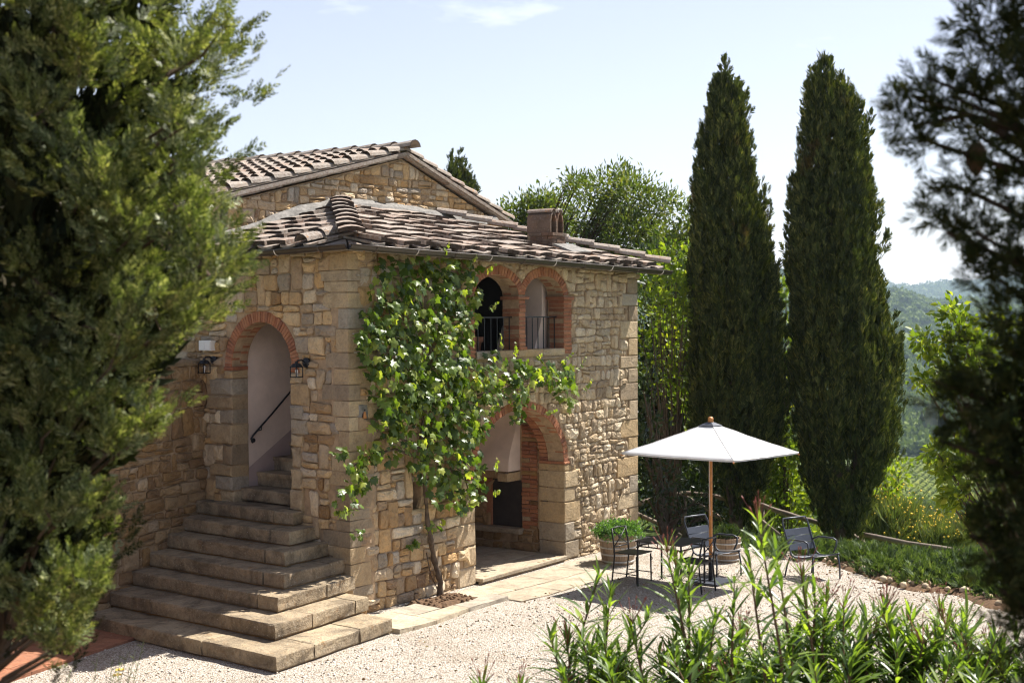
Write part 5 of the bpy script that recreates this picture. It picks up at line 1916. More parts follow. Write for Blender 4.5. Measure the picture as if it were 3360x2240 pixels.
shrub_px('mulberry_tree', 'bright yellow green young tree standing just right of the house corner', 'tree', [(1540, 640, .40), (1510, 620, .25), (1565, 690, .4), (1530, 720, .35), (1490, 700, .25), (1575, 780, .4), (1520, 800, .3), (1560, 860, .4), (1500, 860, .25), (1580, 940, .35), (1545, 580, .2), (1590, 610, .3)], 26.5, .12, 'bright', 51, 1500, -3.0, fill=.25, trunk_r=.04)
shrub_px('bay_tree', 'dark glossy evergreen massed behind the right end of the house', 'tree', [(1500, 620, .5), (1540, 680, .6), (1490, 760, .55), (1560, 780, .6), (1500, 860, .7), (1580, 900, .6), (1520, 960, .7), (1480, 1040, .6), (1570, 1040, .7), (1520, 1120, .7), (1600, 1130, .7), (1640, 1080, .6), (1460, 960, .5), (1660, 1180, .5)], 28.5, .13, 'darkleaf', 52, 2200, -3.0, fill=.3, bark='bark_dark')
shrub_px('ivy_bush', 'dark ivy covered bush with pale flowers against the house corner', 'bush', [(1480, 900, .28), (1490, 960, .32), (1475, 1030, .3), (1500, 1080, .35), (1530, 1120, .35), (1490, 1150, .3), (1560, 1180, .3), (1600, 1160, .3), (1640, 1190, .3)], 24.3, .085, 'darkleaf', 53, 1400, -.5, fill=.3, clump=.2)
shrub_px('maple_tree', 'sunlit light green tree seen in the gap between the two tall cypresses', 'tree', [(1805, 690, .25), (1812, 750, .3), (1795, 810, .3), (1812, 870, .35), (1800, 940, .35), (1815, 1010, .4), (1805, 660, .12), (1780, 1060, .4), (1820, 1090, .5), (1765, 1120, .5), (1840, 1150, .5), (1800, 1180, .5), (1745, 1180, .4), (1860, 1190, .4), (1720, 1130, .3)], 28.5, .13, 'bright', 54, 2000, -3.0, fill=.3, trunk_r=.04)
shrub_px('maple_bush', 'yellow green leafy bush at the foot of the right cypress by the fence', 'bush', [(2020, 1110, .22), (2040, 1130, .25), (2010, 1160, .3), (2060, 1100, .15), (2000, 1200, .3), (2080, 1090, .12), (2045, 1180, .3), (2030, 1060, .12), (2090, 1170, .25)], 28, .12, 'bright', 55, 1300, -1.5, fill=.3, trunk_r=.03)
# broom: upright wiry stems with yellow flowers
def broom(label, a_px, y_px, d, w, h, n, seed, nflow):
    k_ = d / 4667
    x, y, z = cam_pt((a_px * q - 1680) * k_, d, 3.6 - (y_px * q - 1025) * k_)
    t = thing('broom_bush', label, 'bush', (x, y, z), 'broom bushes below the fence')
    g_ = np.random.default_rng(seed)
    T = np.stack([x + g_.normal(0, w * .45, n), y + g_.normal(0, w * .45, n), z + g_.uniform(0, h * .45, n)], 1)
    D_ = zz_ + g_.normal(0, .32, (n, 3))
    st = diamonds([((0, 0, 0), (0, .03, 1), .022, (0, 1, 0)), ((0, 0, .3), (.16, .05, .9), .018, (0, 1, 0)), ((0, 0, .2), (-.18, -.03, .8), .018, (0, 1, 0)), ((0, 0, .45), (.05, .15, 1.05), .016, (1, 0, 0))])
    leafpatch('crown', [st], frames(D_, g_.uniform(.35, .6, n) * h, g_.uniform(0, 6.28, n)), T, M['broom'], t)
    m = nflow
    i = g_.integers(0, n, m)
    TF = T[i] + D_[i] * (g_.uniform(.25, .55, (m, 1)) * h) + g_.normal(0, .04, (m, 3))
    v, f_ = inst(oct_v, oct_f, frames(unit(m, g_), g_.uniform(.014, .028, m)), TF)
    o_ = np_mesh('flowers', v, f_, M['yellow'], t); o_['kind'] = 'stuff'
    return t


broom('wiry broom bush with yellow flowers right beside the bottom of the right cypress', 2045, 1262, 27.2, .6, 1.1, 900, 61, 260)
broom('low broom bush full of yellow flowers behind the sagging fence rail', 2130, 1268, 26.8, .65, .75, 900, 62, 420)
broom('small broom bush with few yellow flowers at the right end of the fence', 2185, 1275, 26.0, .42, .7, 500, 63, 120)

# mulberry with long leafy boughs, half hidden by the dark tree at the right
gm_ = []
for (X_, Y_, r_) in ((2195, 720, .05), (2190, 750, .09), (2180, 785, .11), (2150, 800, .09), (2200, 800, .12), (2130, 790, .06), (2165, 840, .12), (2210, 850, .16), (2145, 870, .09), (2180, 900, .12), (2120, 880, .04), (2130, 1045, .08), (2165, 1050, .10), (2200, 1040, .14), (2145, 1085, .09), (2185, 1095, .12), (2225, 1090, .15), (2170, 1135, .07), (2160, 1160, .05), (2250, 790, .12), (2290, 860, .2), (2280, 950, .2), (2320, 1000, .25), (2260, 1060, .14), (2320, 1100, .2), (2320, 760, .2)):
    k_ = 12.5 / 4667
    gm_.append(bl((X_ * q - 1680) * k_ + .05, 12.5 + random.uniform(-.3, .3), 3.6 - (Y_ * q - 1025) * k_, r_ * .8, r_ * .8))
x, y, _ = cam_pt(4.9, 13, 0)
leafy('mulberry_tree', 'leafy mulberry with lit green boughs reaching in from behind the dark right tree', 'tree', (x, y, .0), gm_, .078, 'bright', 71, 1700, .10, LEAF, .035, fill=.3, up=-.1)

# ------------------------------------------------------------------ low juniper bed in front of the fence
gj = np.random.default_rng(12)
# patches along the bed (centre x, y, radius, height)
beds = [(7.15, -2.15, .55, .42), (7.4, -3.0, .6, .45), (7.0, -3.3, .5, .40), (7.7, -2.4, .5, .42), (6.6, -3.9, .5, .42), (7.3, -4.0, .7, .48), (6.25, -4.55, .5, .42), (6.9, -4.9, .8, .5), (6.2, -5.3, .55, .5), (6.0, -5.9, .6, .5), (6.8, -6.0, .9, .55), (7.8, -4.6, .8, .5), (7.6, -5.6, .9, .5), (5.9, -6.8, .8, .5), (6.9, -7.2, 1.0, .5), (8.0, -3.4, .5, .4), (7.55, -1.5, .45, .35), (5.6, -7.8, .9, .5), (6.6, -8.4, 1.0, .5), (8.6, -2.6, .9, .36), (9.2, -1.4, .9, .28), (8.3, -1.2, .7, .3), (9.6, -2.8, 1.0, .26), (8.8, -4.0, 1.0, .36), (10.2, -4.0, 1.1, .24), (9.0, -5.4, 1.1, .36), (10.4, -1.6, .9, .2), (8.8, -6.8, 1.2, .4), (7.9, -.4, .5, .3)]
bedthing = []
for i, (x, y, r_, h) in enumerate(beds):
    h = h * (.55 if x > 7.25 else 1) * (.5 if x > 8.2 else 1)
    m = int(290 * r_ * r_ / .25 * (.45 if x > 7.9 else 1))
    a = gj.uniform(0, 6.283, m); rr = np.sqrt(gj.uniform(0, 1, m)) * r_
    hh = h * np.sqrt(np.clip(1 - (rr / r_) ** 2, 0, 1)) * gj.uniform(.25, 1.0, m)
    T = np.stack([x + rr * np.cos(a), y + rr * np.sin(a), hh * .75 - .1 + np.minimum(0, terr(x, y) + .07)], 1)
    D_ = np.stack([np.cos(a) * rr / r_ * .8, np.sin(a) * rr / r_ * .8, np.full(m, .75)], 1) + gj.normal(0, .3, (m, 3))
    bedthing.append((T, frames(D_, gj.uniform(.12, .24, m), gj.uniform(0, 6.28, m))))
T = np.concatenate([b_[0] for b_ in bedthing]); Mx = np.concatenate([b_[1] for b_ in bedthing])
tag(leafpatch('juniper_ground_cover', SP_FAR, Mx, T, M['juniper']), kind='stuff')
# earth and stones along the edge of the bed
ed_ = [(6.88, -2.63), (6.55, -3.08), (5.96, -3.99), (5.61, -4.57), (5.73, -5.05), (5.18, -5.72), (4.9, -6.5), (4.4, -7.5)]
mb = MB(); vs = []
for i in range(60):
    t = i / 59 * (len(ed_) - 1); k = min(int(t), len(ed_) - 2); f_ = t - k
    x = ed_[k][0] + (ed_[k + 1][0] - ed_[k][0]) * f_; y = ed_[k][1] + (ed_[k + 1][1] - ed_[k][1]) * f_
    for j, (o_, z) in enumerate(((-.14, .006), (-.02, .03), (.25, .05), (1.2, .02), (3.2, -.6))):
        vs.append((x + o_ + (.07 * mnoise.noise(Vector((i * .45, j, 0))) if j < 3 else 0), y + o_ * .35, z + (.03 * mnoise.noise(Vector((i * .7, j * 3, 5))) if j else -.02)))
mb.add(vs, [(i * 5 + j, i * 5 + 5 + j, i * 5 + 6 + j, i * 5 + 1 + j) for i in range(59) for j in range(4)])
tag(mb.build('bed_soil', M['soil'], None, True), kind='structure')
for i in range(34):
    t = random.uniform(.2, 5.4); k = int(t); f_ = t - k
    x = ed_[k][0] + (ed_[k + 1][0] - ed_[k][0]) * f_ + random.uniform(-.1, .28); y = ed_[k][1] + (ed_[k + 1][1] - ed_[k][1]) * f_
    if i == 0: rocks = []
    rocks.append((x, y, random.uniform(.02, .06)))
rk = np.array(rocks)
v, f_ = inst(ICO_V, ICO_F, frames(unit(34), rk[:, 2:3] * np.random.default_rng(3).uniform(.7, 1.3, (34, 3))), np.stack([rk[:, 0], rk[:, 1], rk[:, 2] * .4 + .03], 1))
tag(np_mesh('edge_rubble', v, f_, M['stone_pale']), kind='stuff')

# ------------------------------------------------------------------ undergrowth on the slope, far woods and vineyard
gu = np.random.default_rng(77)
m = 2600
s_ = gu.uniform(1.2, 70, m); yy = gu.uniform(-25, 30, m)
xx = 12.0 + s_ + gu.uniform(-.5, .5, m); zt_ = terr(xx, yy)
T, D_, S_ = [], [], []
for x, y, z, s1 in zip(xx, yy, zt_, s_):
    k = 26
    r_ = .5 + .02 * s1
    p = gu.normal(0, .5, (k, 3)) * r_
    T.append(np.array([x, y, z + r_ * .6]) + p); D_.append(p / r_ + zz_ * .4 + gu.normal(0, .4, (k, 3))); S_.append(gu.uniform(.8, 1.3, k) * (.20 + .006 * s1))
T = np.concatenate(T); D_ = np.concatenate(D_); S_ = np.concatenate(S_)
tag(leafpatch('slope_undergrowth', LEAF, frames(D_, S_, gu.uniform(0, 6.28, len(T))), T, M['ash']), kind='stuff')

ico2 = bmesh.new(); bmesh.ops.create_icosphere(ico2, subdivisions=2, radius=1.0)
I2V = np.array([v_.co[:] for v_ in ico2.verts]); I2F = np.array([[w.index for w in f2.verts] for f2 in ico2.faces]); ico2.free()
I2 = [I2V * (1 + gu.uniform(-.22, .22, (len(I2V), 1))) for _ in range(4)]
def tuft(seed, n, sz):
    g_ = np.random.default_rng(seed)
    u_ = unit(n, g_); u_[:, 2] = np.where(u_[:, 2] < -.3, -u_[:, 2], u_[:, 2])
    v, f_ = inst(*leaf_simple(.45, .1), frames(u_ + g_.normal(0, .5, (n, 3)) + zz_ * .2, g_.uniform(.6, 1.3, n) * sz, g_.uniform(0, 6.28, n)), u_ * g_.uniform(.62, .95, (n, 1)))
    c_ = ICO_V * (.74 + g_.uniform(-.14, .14, (len(ICO_V), 1)))
    return np.concatenate([v, c_]), np.concatenate([f_, ICO_F + len(v)])


TF = [tuft(i, 34, .42) for i in range(4)]
TM = [tuft(i + 9, 90, .30) for i in range(4)]
I1 = [ICO_V * (1 + gu.uniform(-.25, .25, (len(ICO_V), 1))) for _ in range(4)]


def wood(name, rmin, rmax, azl, azh, spacing, hgt, tm, tf, skip=None):
    area = .5 * (rmax ** 2 - rmin ** 2) * R(azh - azl)
    m = int(area / spacing ** 2)
    r_ = np.sqrt(gu.uniform(rmin ** 2, rmax ** 2, m)); az = R(azl) + gu.uniform(0, 1, m) * R(azh - azl)
    x = -11.7 + r_ * np.cos(az); y = -12.1 + r_ * np.sin(az)
    if skip is not None:
        k = ~skip(r_, np.degrees(az)); x, y, r_ = x[k], y[k], r_[k]
    z = terr(x, y); m = len(x)
    h = hgt * gu.uniform(.6, 1.35, m)
    w = h * gu.uniform(.45, .7, m)
    rot = gu.uniform(0, 6.28, m); c_, s2 = np.cos(rot), np.sin(rot); zr = np.zeros(m)
    Mx = np.stack([np.stack([c_ * w, s2 * w, zr], -1), np.stack([-s2 * w, c_ * w, zr], -1), np.stack([zr, zr, h * .62], -1)], -1)
    V, Fc, off = [], [], 0
    T = np.stack([x, y, z + h * .45], 1)
    for i in range(4):
        sel = np.arange(m) % 4 == i
        v, f_ = inst(tm[i][0], tm[i][1], Mx[sel], T[sel]); V.append(v); Fc.append(f_ + off); off += len(v)
    return tag(np_mesh(name, np.concatenate(V), np.concatenate(Fc), M['forest'], smooth=False), kind='stuff')


field_ = lambda r_, az: (r_ > 292) & (r_ < 452) & (az > 8) & (az < 31 - .03 * (452 - r_))
clear_ = lambda r_, az: (np.abs(r_ - 980 - 35 * (az - 23)) < 26) & (az > 21.5) & (az < 24.2)
wood('near_woodland', 95, 292, 12, 34, 4.4, 4.2, TM, None)
wood('valley_woodland', 452, 760, 13, 33, 5.2, 5.5, TF, None, lambda r_, az: field_(r_, az))
wood('hill_woodland', 760, 1640, 14, 34, 9.3, 7.0, TF, None, clear_)
wood('far_hill_woodland', 2900, 3700, 14, 34, 26, 16.0, TF, None)
# vineyard rows across the slope
vb, vf, off = [], [], 0
fa = R(23 + 90 - 6)
rd = np.array([math.cos(fa), math.sin(fa)]); pd = np.array([math.cos(R(17)), math.sin(R(17))])
for i in range(72):
    base_ = np.array([-11.7, -12.1]) + pd * (296 + i * 2.3)
    t = np.arange(-70, 60, 1.9)
    p = base_ + rd * t[:, None]
    r_ = np.hypot(p[:, 0] + 11.7, p[:, 1] + 12.1); az = np.degrees(np.arctan2(p[:, 1] + 12.1, p[:, 0] + 11.7))
    ok = field_(r_, az) & (gu.uniform(0, 1, len(t)) > .04)
    p = p[ok]
    if len(p) < 2: continue
    z = terr(p[:, 0], p[:, 1])
    k = len(p)
    Mx = frames(np.tile(np.array([[0, 0, 1.0]]), (k, 1)) + gu.normal(0, .15, (k, 3)), np.stack([gu.uniform(.5, .8, k), gu.uniform(.7, 1.1, k), gu.uniform(.55, .85, k)], 1), gu.uniform(0, 6.28, k))
    v, f_ = inst(I1[i % 4], ICO_F, Mx, np.stack([p[:, 0], p[:, 1], z + .75], 1))
    vb.append(v); vf.append(f_ + off); off += len(v)
tag(np_mesh('vineyard_rows', np.concatenate(vb), np.concatenate(vf), M['vinerow']), kind='stuff')
# far cypress spires in the valley
for i, (az, r_, h) in enumerate(((22.95, 520, 15), (22.75, 522, 19), (22.45, 518, 14), (23.2, 524, 11))):
    x = -11.7 + r_ * math.cos(R(az)); y = -12.1 + r_ * math.sin(R(az)); z = float(terr(x, y))
    t = thing('cypress_tree', ('shortest far cypress spire on the left of the valley group', 'tallest far cypress spire in the valley below the hill', 'far cypress spire on the right of the valley group', 'stubby far cypress left behind the valley group')[i], 'tree', (x, y, z), 'far cypress spires in the valley')
    mb = MB(); mb.lathe([(.3, 0), (.25, 1.0), (1.5, 1.6), (1.7, h * .4), (1.2, h * .75), (.1, h)], 8, (x, y, z)); mb.build('crown', M['cypress'], t)
# ------------------------------------------------------------------ grape vine on the front wall
VB = [(0.65, 4.14, 0.29, 0.13), (1.18, 4.19, 0.36, 0.11), (1.79, 4.2, 0.46, 0.13), (2.3, 4.18, 0.2, 0.12), (0.71, 3.85, 0.46, 0.22), (1.42, 3.85, 0.63, 0.26), (2.05, 3.9, 0.4, 0.24), (0.36, 3.52, 0.34, 0.18), (0.93, 3.48, 0.67, 0.3), (1.60, 3.47, 0.55, 0.35), (2.12, 3.54, 0.24, 0.23), (0.19, 3.3, 0.25, 0.12), (0.64, 3.15, 0.52, 0.26), (1.34, 3.05, 0.76, 0.3), (1.91, 3.08, 0.39, 0.31), (0.36, 2.97, 0.25, 0.14), (0.92, 2.73, 0.67, 0.26), (1.59, 2.7, 0.57, 0.27), (2.36, 2.80, 0.55, 0.17), (2.98, 2.82, 0.5, 0.17), (3.63, 2.78, 0.61, 0.17), (4.24, 2.72, 0.45, 0.17), (4.5, 2.52, 0.26, 0.15), (4.58, 2.3, 0.12, 0.11), (2.91, 2.56, 0.6, 0.14), (2.16, 2.48, 0.68, 0.24), (1.4, 2.37, 0.69, 0.23), (0.8, 2.44, 0.35, 0.19), (3.4, 2.33, 0.22, 0.14), (3.26, 2.16, 0.14, 0.08), (1.27, 2.03, 0.56, 0.23), (1.89, 2.06, 0.53, 0.23), (2.29, 2.15, 0.33, 0.16), (1.57, 1.7, 0.58, 0.23), (2.15, 1.69, 0.33, 0.2), (2.21, 1.36, 0.34, 0.2), (1.57, 1.39, 0.25, 0.2), (1.95, 1.19, 0.33, 0.14), (0.51, 2.27, 0.23, 0.18), (0.51, 1.98, 0.26, 0.17), (0.17, 1.93, 0.25, 0.12), (-0.1, 1.85, 0.22, 0.13), (0.01, 1.66, 0.27, 0.13), (-0.31, 1.58, 0.18, 0.1), (-0.37, 1.41, 0.16, 0.1), (-0.18, 1.43, 0.13, 0.14), (-0.11, 1.04, 0.12, 0.06), (0.97, 0.76, 0.09, 0.04), (1.44, 0.94, 0.19, 0.07), (-0.41, 2.02, 0.13, 0.06), (1.16, 2.61, 0.36, 0.19), (2.7, 3.1, 0.15, 0.1)]
vine = thing('grape_vine', 'old twisted grape vine trained up the front wall between doorway and arches', 'vine', tuple(FP(1.55, 0, .12)))


def vine_leaf():
    out = [(0, 0), (.30, -.12), (.56, .12), (.40, .30), (.60, .62), (.26, .62), (.0, 1.0), (-.26, .62), (-.60, .62), (-.40, .30), (-.56, .12), (-.30, -.12)]
    v = [(0, .06, .34)] + [(x, -.10 * abs(x) - .12 * (z - .3) ** 2, z) for x, z in out]
    f_ = [(0, i, i % 12 + 1) for i in range(1, 13)]
    f_ = [(0, i, (i % 12) + 1) for i in range(1, 13)]
    return np.array(v), np.array(f_)


VL = vine_leaf()
gv = np.random.default_rng(21)
T, D_, U_, S_ = [], [], [], []
for (u, z, ru, rz) in VB:
    m = max(6, int(640 * ru * rz)) + 3
    a = gv.uniform(0, 6.283, m); r_ = np.sqrt(gv.uniform(0, 1, m)) * 1.12
    du, dz = np.cos(a) * r_ * ru, np.sin(a) * r_ * rz
    thick = .40 * math.sqrt(min(1, ru * rz / .08))
    d = .07 + gv.uniform(.1, 1, m) * thick * np.sqrt(np.clip(1.25 - r_ ** 2, .05, 1))
    uu = u + du
    corner = uu < 0.02
    for i in range(m):
        p = FP(uu[i] - 1.25 * (d[i] - .13), z + dz[i], d[i] + (.10 if corner[i] else 0))
        T.append(p[:])
    nrm = np.array(FN[:])[None] * gv.uniform(.5, 1.1, m)[:, None] + np.array([0, 0, .75]) + gv.normal(0, .45, (m, 3))
    hang = np.array([0, 0, -1.0])[None] + np.array(FN[:])[None] * .35 + np.array(FU[:])[None] * (du / (ru + .01) * .5)[:, None] + gv.normal(0, .45, (m, 3))
    D_.append(hang); U_.append(nrm); S_.append(gv.uniform(.048, .125, m) * (1.0 if ru > .2 else .85))
T = np.array(T); D_ = np.concatenate(D_); U_ = np.concatenate(U_); S_ = np.concatenate(S_)
Mx = frames(D_, S_, None, U_)
# z column of the frame = hanging axis, y column ~ leaf normal
depth = (T - np.array(CAM[:])) @ np.array(FW[:])
front = (T @ np.array(FN[:]))
score = S_ * (front - front.min() + .25)
order = np.argsort(-score)
vmeshes = []
VLS = []
for i in range(6):
    a_ = VL[0] * (1 + gv.uniform(-.12, .12, VL[0].shape)); cu = (.9, -.5, .3, 1.4, -.2, .6)[i]
    a_[:, 1] += -cu * .22 * (a_[:, 2] - .3) ** 2 - cu * .30 * a_[:, 0] ** 2 + (.12 * a_[:, 0] if i % 2 else -.05 * a_[:, 0])
    VLS.append((a_, VL[1]))
for i in range(6):
    v_ = VLS[i][0]
    me = bpy.data.meshes.new('leaf'); me.from_pydata([tuple(q_) for q_ in v_], [], [tuple(map(int, q_)) for q_ in VL[1]]); me.materials.append(M['vine']); vmeshes.append(me)
for k, i in enumerate(order[:290]):
    o = bpy.data.objects.new('leaf', vmeshes[k % 6]); C.objects.link(o); o.parent = vine
    m4 = Matrix([[*Mx[i][0], T[i][0] - vine.location.x], [*Mx[i][1], T[i][1] - vine.location.y], [*Mx[i][2], T[i][2] - vine.location.z], [0, 0, 0, 1]])
    o.matrix_local = m4
rest_ = order[290:]
o = leafpatch('foliage', VLS, Mx[rest_], T[rest_], M['vine'], vine); o['kind'] = 'stuff'
tr = [(1.53, -0.06), (1.52, 0.2), (1.50, .36), (1.43, 0.53), (1.33, 0.76), (1.31, 0.95), (1.30, 1.26), (1.22, 1.58), (1.18, 1.85), (1.25, 2.2), (1.3, 2.7), (1.35, 3.2), (1.2, 3.8)]
mb = MB()
pts = []
for i, (u, z) in enumerate(tr): pts.append(FP(u, z, .13 + .03 * math.sin(i * 1.9)))
fine = []
for i in range(len(pts) - 1):
    for k in range(4):
        t = k / 4; fine.append(pts[i].lerp(pts[i + 1], t) + Vector((mnoise.noise(Vector((i + t, 0, 1)) * 2), mnoise.noise(Vector((i + t, 4, 1)) * 2), 0)) * .012)
fine.append(pts[-1])
mb.tube(fine, [max(.012, .042 - .0007 * i + .006 * math.sin(i * 1.3)) for i in range(len(fine))], 9)
mb.build('trunk', M['bark'], vine, True)
for br in ([(1.2, 1.9), (.95, 2.02), (.72, 2.1), (.55, 2.35), (.4, 2.5)], [(1.2, 1.75), (1.6, 2.2), (2.3, 2.5), (3.2, 2.62), (4.3, 2.62)], [(1.18, 1.8), (.7, 1.95), (.2, 1.9), (-.1, 1.8)], [(1.25, 2.6), (.8, 3.1), (.6, 3.7)], [(1.3, 2.9), (1.8, 3.4), (1.9, 4.0)], [(1.3, 1.5), (1.8, 1.6), (2.1, 1.5), (2.2, 1.2)], [(1.55, .05), (1.38, .3), (1.30, .6)]):
    mb = MB(); n_ = len(br)
    pts = [FP(u, z, .11 + .02 * math.sin(3 * i)) for i, (u, z) in enumerate(br)]
    mb.tube(pts, [.02 - .012 * i / (n_ - 1) if br[0][1] > .1 else .007 for i in range(n_)], 6); mb.build('branch', M['bark'], vine, True)
# pale young shoots and tendrils standing out from the mass
mb = MB(); lt, ld, lu, lsz = [], [], [], []
gs = random.Random(4)
for (u, z) in ((1.05, 4.2), (1.35, 4.25), (1.9, 4.15), (2.25, 4.1), (2.6, 3.1), (2.9, 3.0), (3.4, 2.95), (4.0, 2.85), (4.45, 2.75), (4.6, 2.45), (2.45, 1.5), (2.4, 1.2), (.3, 3.4), (.25, 2.9), (2.4, 3.6), (1.5, 3.3), (.9, 3.0), (3.6, 2.2), (1.2, 2.6), (2.0, 2.7), (1.7, 2.2), (2.35, 2.3)):
    p0 = FP(u, z, .35); dv = FU * gs.uniform(-.5, .8) + FN * gs.uniform(.2, .7) + Vector((0, 0, gs.uniform(.2, 1.1)))
    dv.normalize(); L = gs.uniform(.14, .3)
    p1 = p0 + dv * L * .5; p2 = p0 + dv * L + Vector((0, 0, -.05 * gs.random()))
    mb.tube([p0, p1, p2], [.0045, .004, .0022], 4, False)
    q0 = p1; sd_ = dv.cross(Vector((0, 0, 1)))
    mb.tube([q0, q0 + sd_ * .06 + Vector((0, 0, .04)), q0 + sd_ * .11 + Vector((0, 0, .0)), q0 + sd_ * .10 + Vector((0, 0, -.03))], .0022, 3, False)
    for j in range(5):
        t = (j + 1) / 5
        lt.append((p0.lerp(p2, t))[:]); ld.append((dv + Vector((gs.uniform(-1, 1), gs.uniform(-1, 1), gs.uniform(-.6, .4))))[:]); lu.append((FN + Vector((0, 0, .8)))[:]); lsz.append(.07 * (1.1 - .6 * t))
mb.build('tendrils', M['greystem'], vine)['kind'] = 'stuff'
M['vine_young'] = leaf_mat('young vine leaf', (.14, .20, .03), (.22, .27, .05), (.30, .27, .08), .5, .4, .4, 3.0)
leafpatch('young_leaves', [VL], frames(np.array(ld), np.array(lsz), None, np.array(lu)), np.array(lt), M['vine_young'], vine)['kind'] = 'stuff'

# ------------------------------------------------------------------ things fixed to the walls
def lantern(y, z, label):
    t = thing('wall_lantern', label, 'lantern', (0, y, z), 'lanterns beside the arched doorway')
    P = lambda dx, dy, dz: Vector((-dx, y + dy, z + dz))
    mb = MB(); n = 14
    vs = []
    for (d, r_) in ((.02, .062), (.045, .062), (.058, .045), (.066, .02)):
        for k in range(n): vs.append(P(d, r_ * math.cos(6.283 * k / n), r_ * math.sin(6.283 * k / n)))
    fs = [(r_ * n + k, r_ * n + (k + 1) % n, r_ * n + n + (k + 1) % n, r_ * n + n + k) for r_ in range(3) for k in range(n)] + [tuple(3 * n + k for k in range(n))]
    mb.add(vs, fs); mb.build('wall_plate', M['iron'], t)
    mb = MB(); mb.tube([P(.05, 0, 0), P(.10, .01, .035), P(.15, .02, .03), P(.175, .02, .0)], .011, 6); mb.build('bracket', M['iron'], t, True)
    c = P(.175, .02, -.02)
    mb = MB(); mb.lathe([(.004, .045), (.018, .035), (.02, .02), (.05, .012), (.068, -.012), (.072, -.022), (.0, -.022)], 8, c); mb.build('cap', M['iron'], t)
    mb = MB(); h = .052
    for sx in (-1, 1):
        for sy in (-1, 1): mb.bar(c + Vector((sx * h, sy * h, -.022)), c + Vector((sx * h, sy * h, -.15)), .009)
    for zz in (-.028, -.148):
        for sx in (-1, 1):
            mb.bar(c + Vector((sx * h, -h, zz)), c + Vector((sx * h, h, zz)), .009); mb.bar(c + Vector((-h, sx * h, zz)), c + Vector((h, sx * h, zz)), .009)
    mb.box((c.x - h, c.y - h, c.z - .154), (c.x + h, c.y + h, c.z - .149)); mb.build('cage', M['iron'], t)
    mb = MB(); mb.lathe([(.0, -.05), (.016, -.06), (.020, -.078), (.014, -.095), (.010, -.12), (.010, -.145)], 8, c); mb.build('bulb', M['white_plastic'], t, True)
    return t


lantern(2.43, 3.02, 'black iron wall lantern under the white box left of the arched doorway')
lantern(.69, 3.01, 'black iron wall lantern on the bare stone right of the arched doorway')
t = thing('alarm_box', 'white plastic box on the wall above the left lantern', 'box', (0, 2.5, 3.17))
mb = MB(); mb.box((-.10, 2.40, 3.135), (-.02, 2.645, 3.265)); mb.build('housing', M['white_plastic'], t)
mb = MB(); mb.box((-.112, 2.412, 3.147), (-.101, 2.52, 3.253)); mb.box((-.112, 2.526, 3.147), (-.101, 2.633, 3.253)); mb.build('lid', M['white_plastic'], t)
# stair handrail with a scrolled end
t = thing('handrail', 'black iron handrail with scrolled end on the plaster wall inside the doorway', 'handrail', (.4, 2.05, 2.2))
yb = 2.045
pts = [Vector((.27 + .032 * (1 - i / 15) * math.cos(4.2 - i * .62) + .01, yb, 1.975 + .032 * (1 - i / 15) * math.sin(4.2 - i * .62))) for i in range(15)][::-1]
pts += [Vector((.24, yb, 2.0)), Vector((.27, yb, 2.04)), Vector((.6, yb, 2.305)), Vector((1.02, yb, 2.66)), Vector((1.5, yb, 3.05))]
mb = MB(); mb.tube(pts, .0125, 6); mb.build('rail', M['iron'], t, True)
for x, z in ((.42, 2.165), (1.2, 2.81)):
    mb = MB(); mb.tube([(x, yb, z), (x, yb + .01, z - .06), (x, yb + .072, z - .075)], .008, 5); mb.build('rail_bracket', M['iron'], t, True)
# bell pull niche and wire anchors on the corner
t = thing('wall_niche', 'small plastered recess with a terracotta bell in the corner stones', 'bell', tuple(FP(.22, 2.4, .03)))
vs, fs = block(FP, .13, .31, 2.30, 2.52, .0, .033, random.Random(2), bev=.02, jit=.012); one(vs, fs, 'plaster_patch', M['white_plastic'] if False else M['mortar_grey'], t)
mb = MB(); mb.box((.19, .034, 2.34), (.255, .036, 2.46), lambda x, y, z: FP(x, z, y)); mb.build('recess', M['dark'], t)  # flat dark plate painted as the shade of a hollow
mb = MB(); mb.lathe([(.0, .05), (.012, .048), (.016, .02), (.026, -.02), (.03, -.03), (0, -.03)], 10, FP(.222, 2.385, .05)); mb.build('bell', M['wood'], t, True)
for i, (u, z, lab) in enumerate(((.20, 4.05, 'uppermost metal wire tensioner on the corner stones beside the vine'), (.12, 3.36, 'metal wire tensioner on the corner stones level with the window heads'), (.15, 3.14, 'lowest metal wire tensioner on the corner stones beside the vine'))):
    t = thing('wire_tensioner', lab, 'tensioner', tuple(FP(u, z, .05)), 'wire tensioners for the vine')
    mb = MB()
    mb.tube([FP(u - .08, z, .03), FP(u - .08, z, .06)], .008, 6)
    for s_ in (-1, 1): mb.tube([FP(u - .075, z, .055), FP(u - .04, z + .012 * s_, .055), FP(u + .05, z + .012 * s_, .055), FP(u + .085, z, .055)], .0035, 4)
    mb.build('turnbuckle', M['zinc'], t)
    mb = MB(); mb.tube([FP(u + .085, z, .055), FP(2.3, z + .02, .055)], .0022, 4); mb.build('wire', M['iron'], t)
# terracotta pot inside the left window
t = thing('flower_pot', 'terracotta pot standing inside the left upper window', 'pot', tuple(FP(3.24, 2.805, -.62)))
mb = MB(); mb.lathe([(0, 0), (.09, 0), (.14, .38), (.165, .39), (.17, .46), (.155, .46), (.13, .40), (0, .38)], 18, FP(3.24, 2.805, -.62)); mb.build('pot_body', M['terracotta'], t, True)

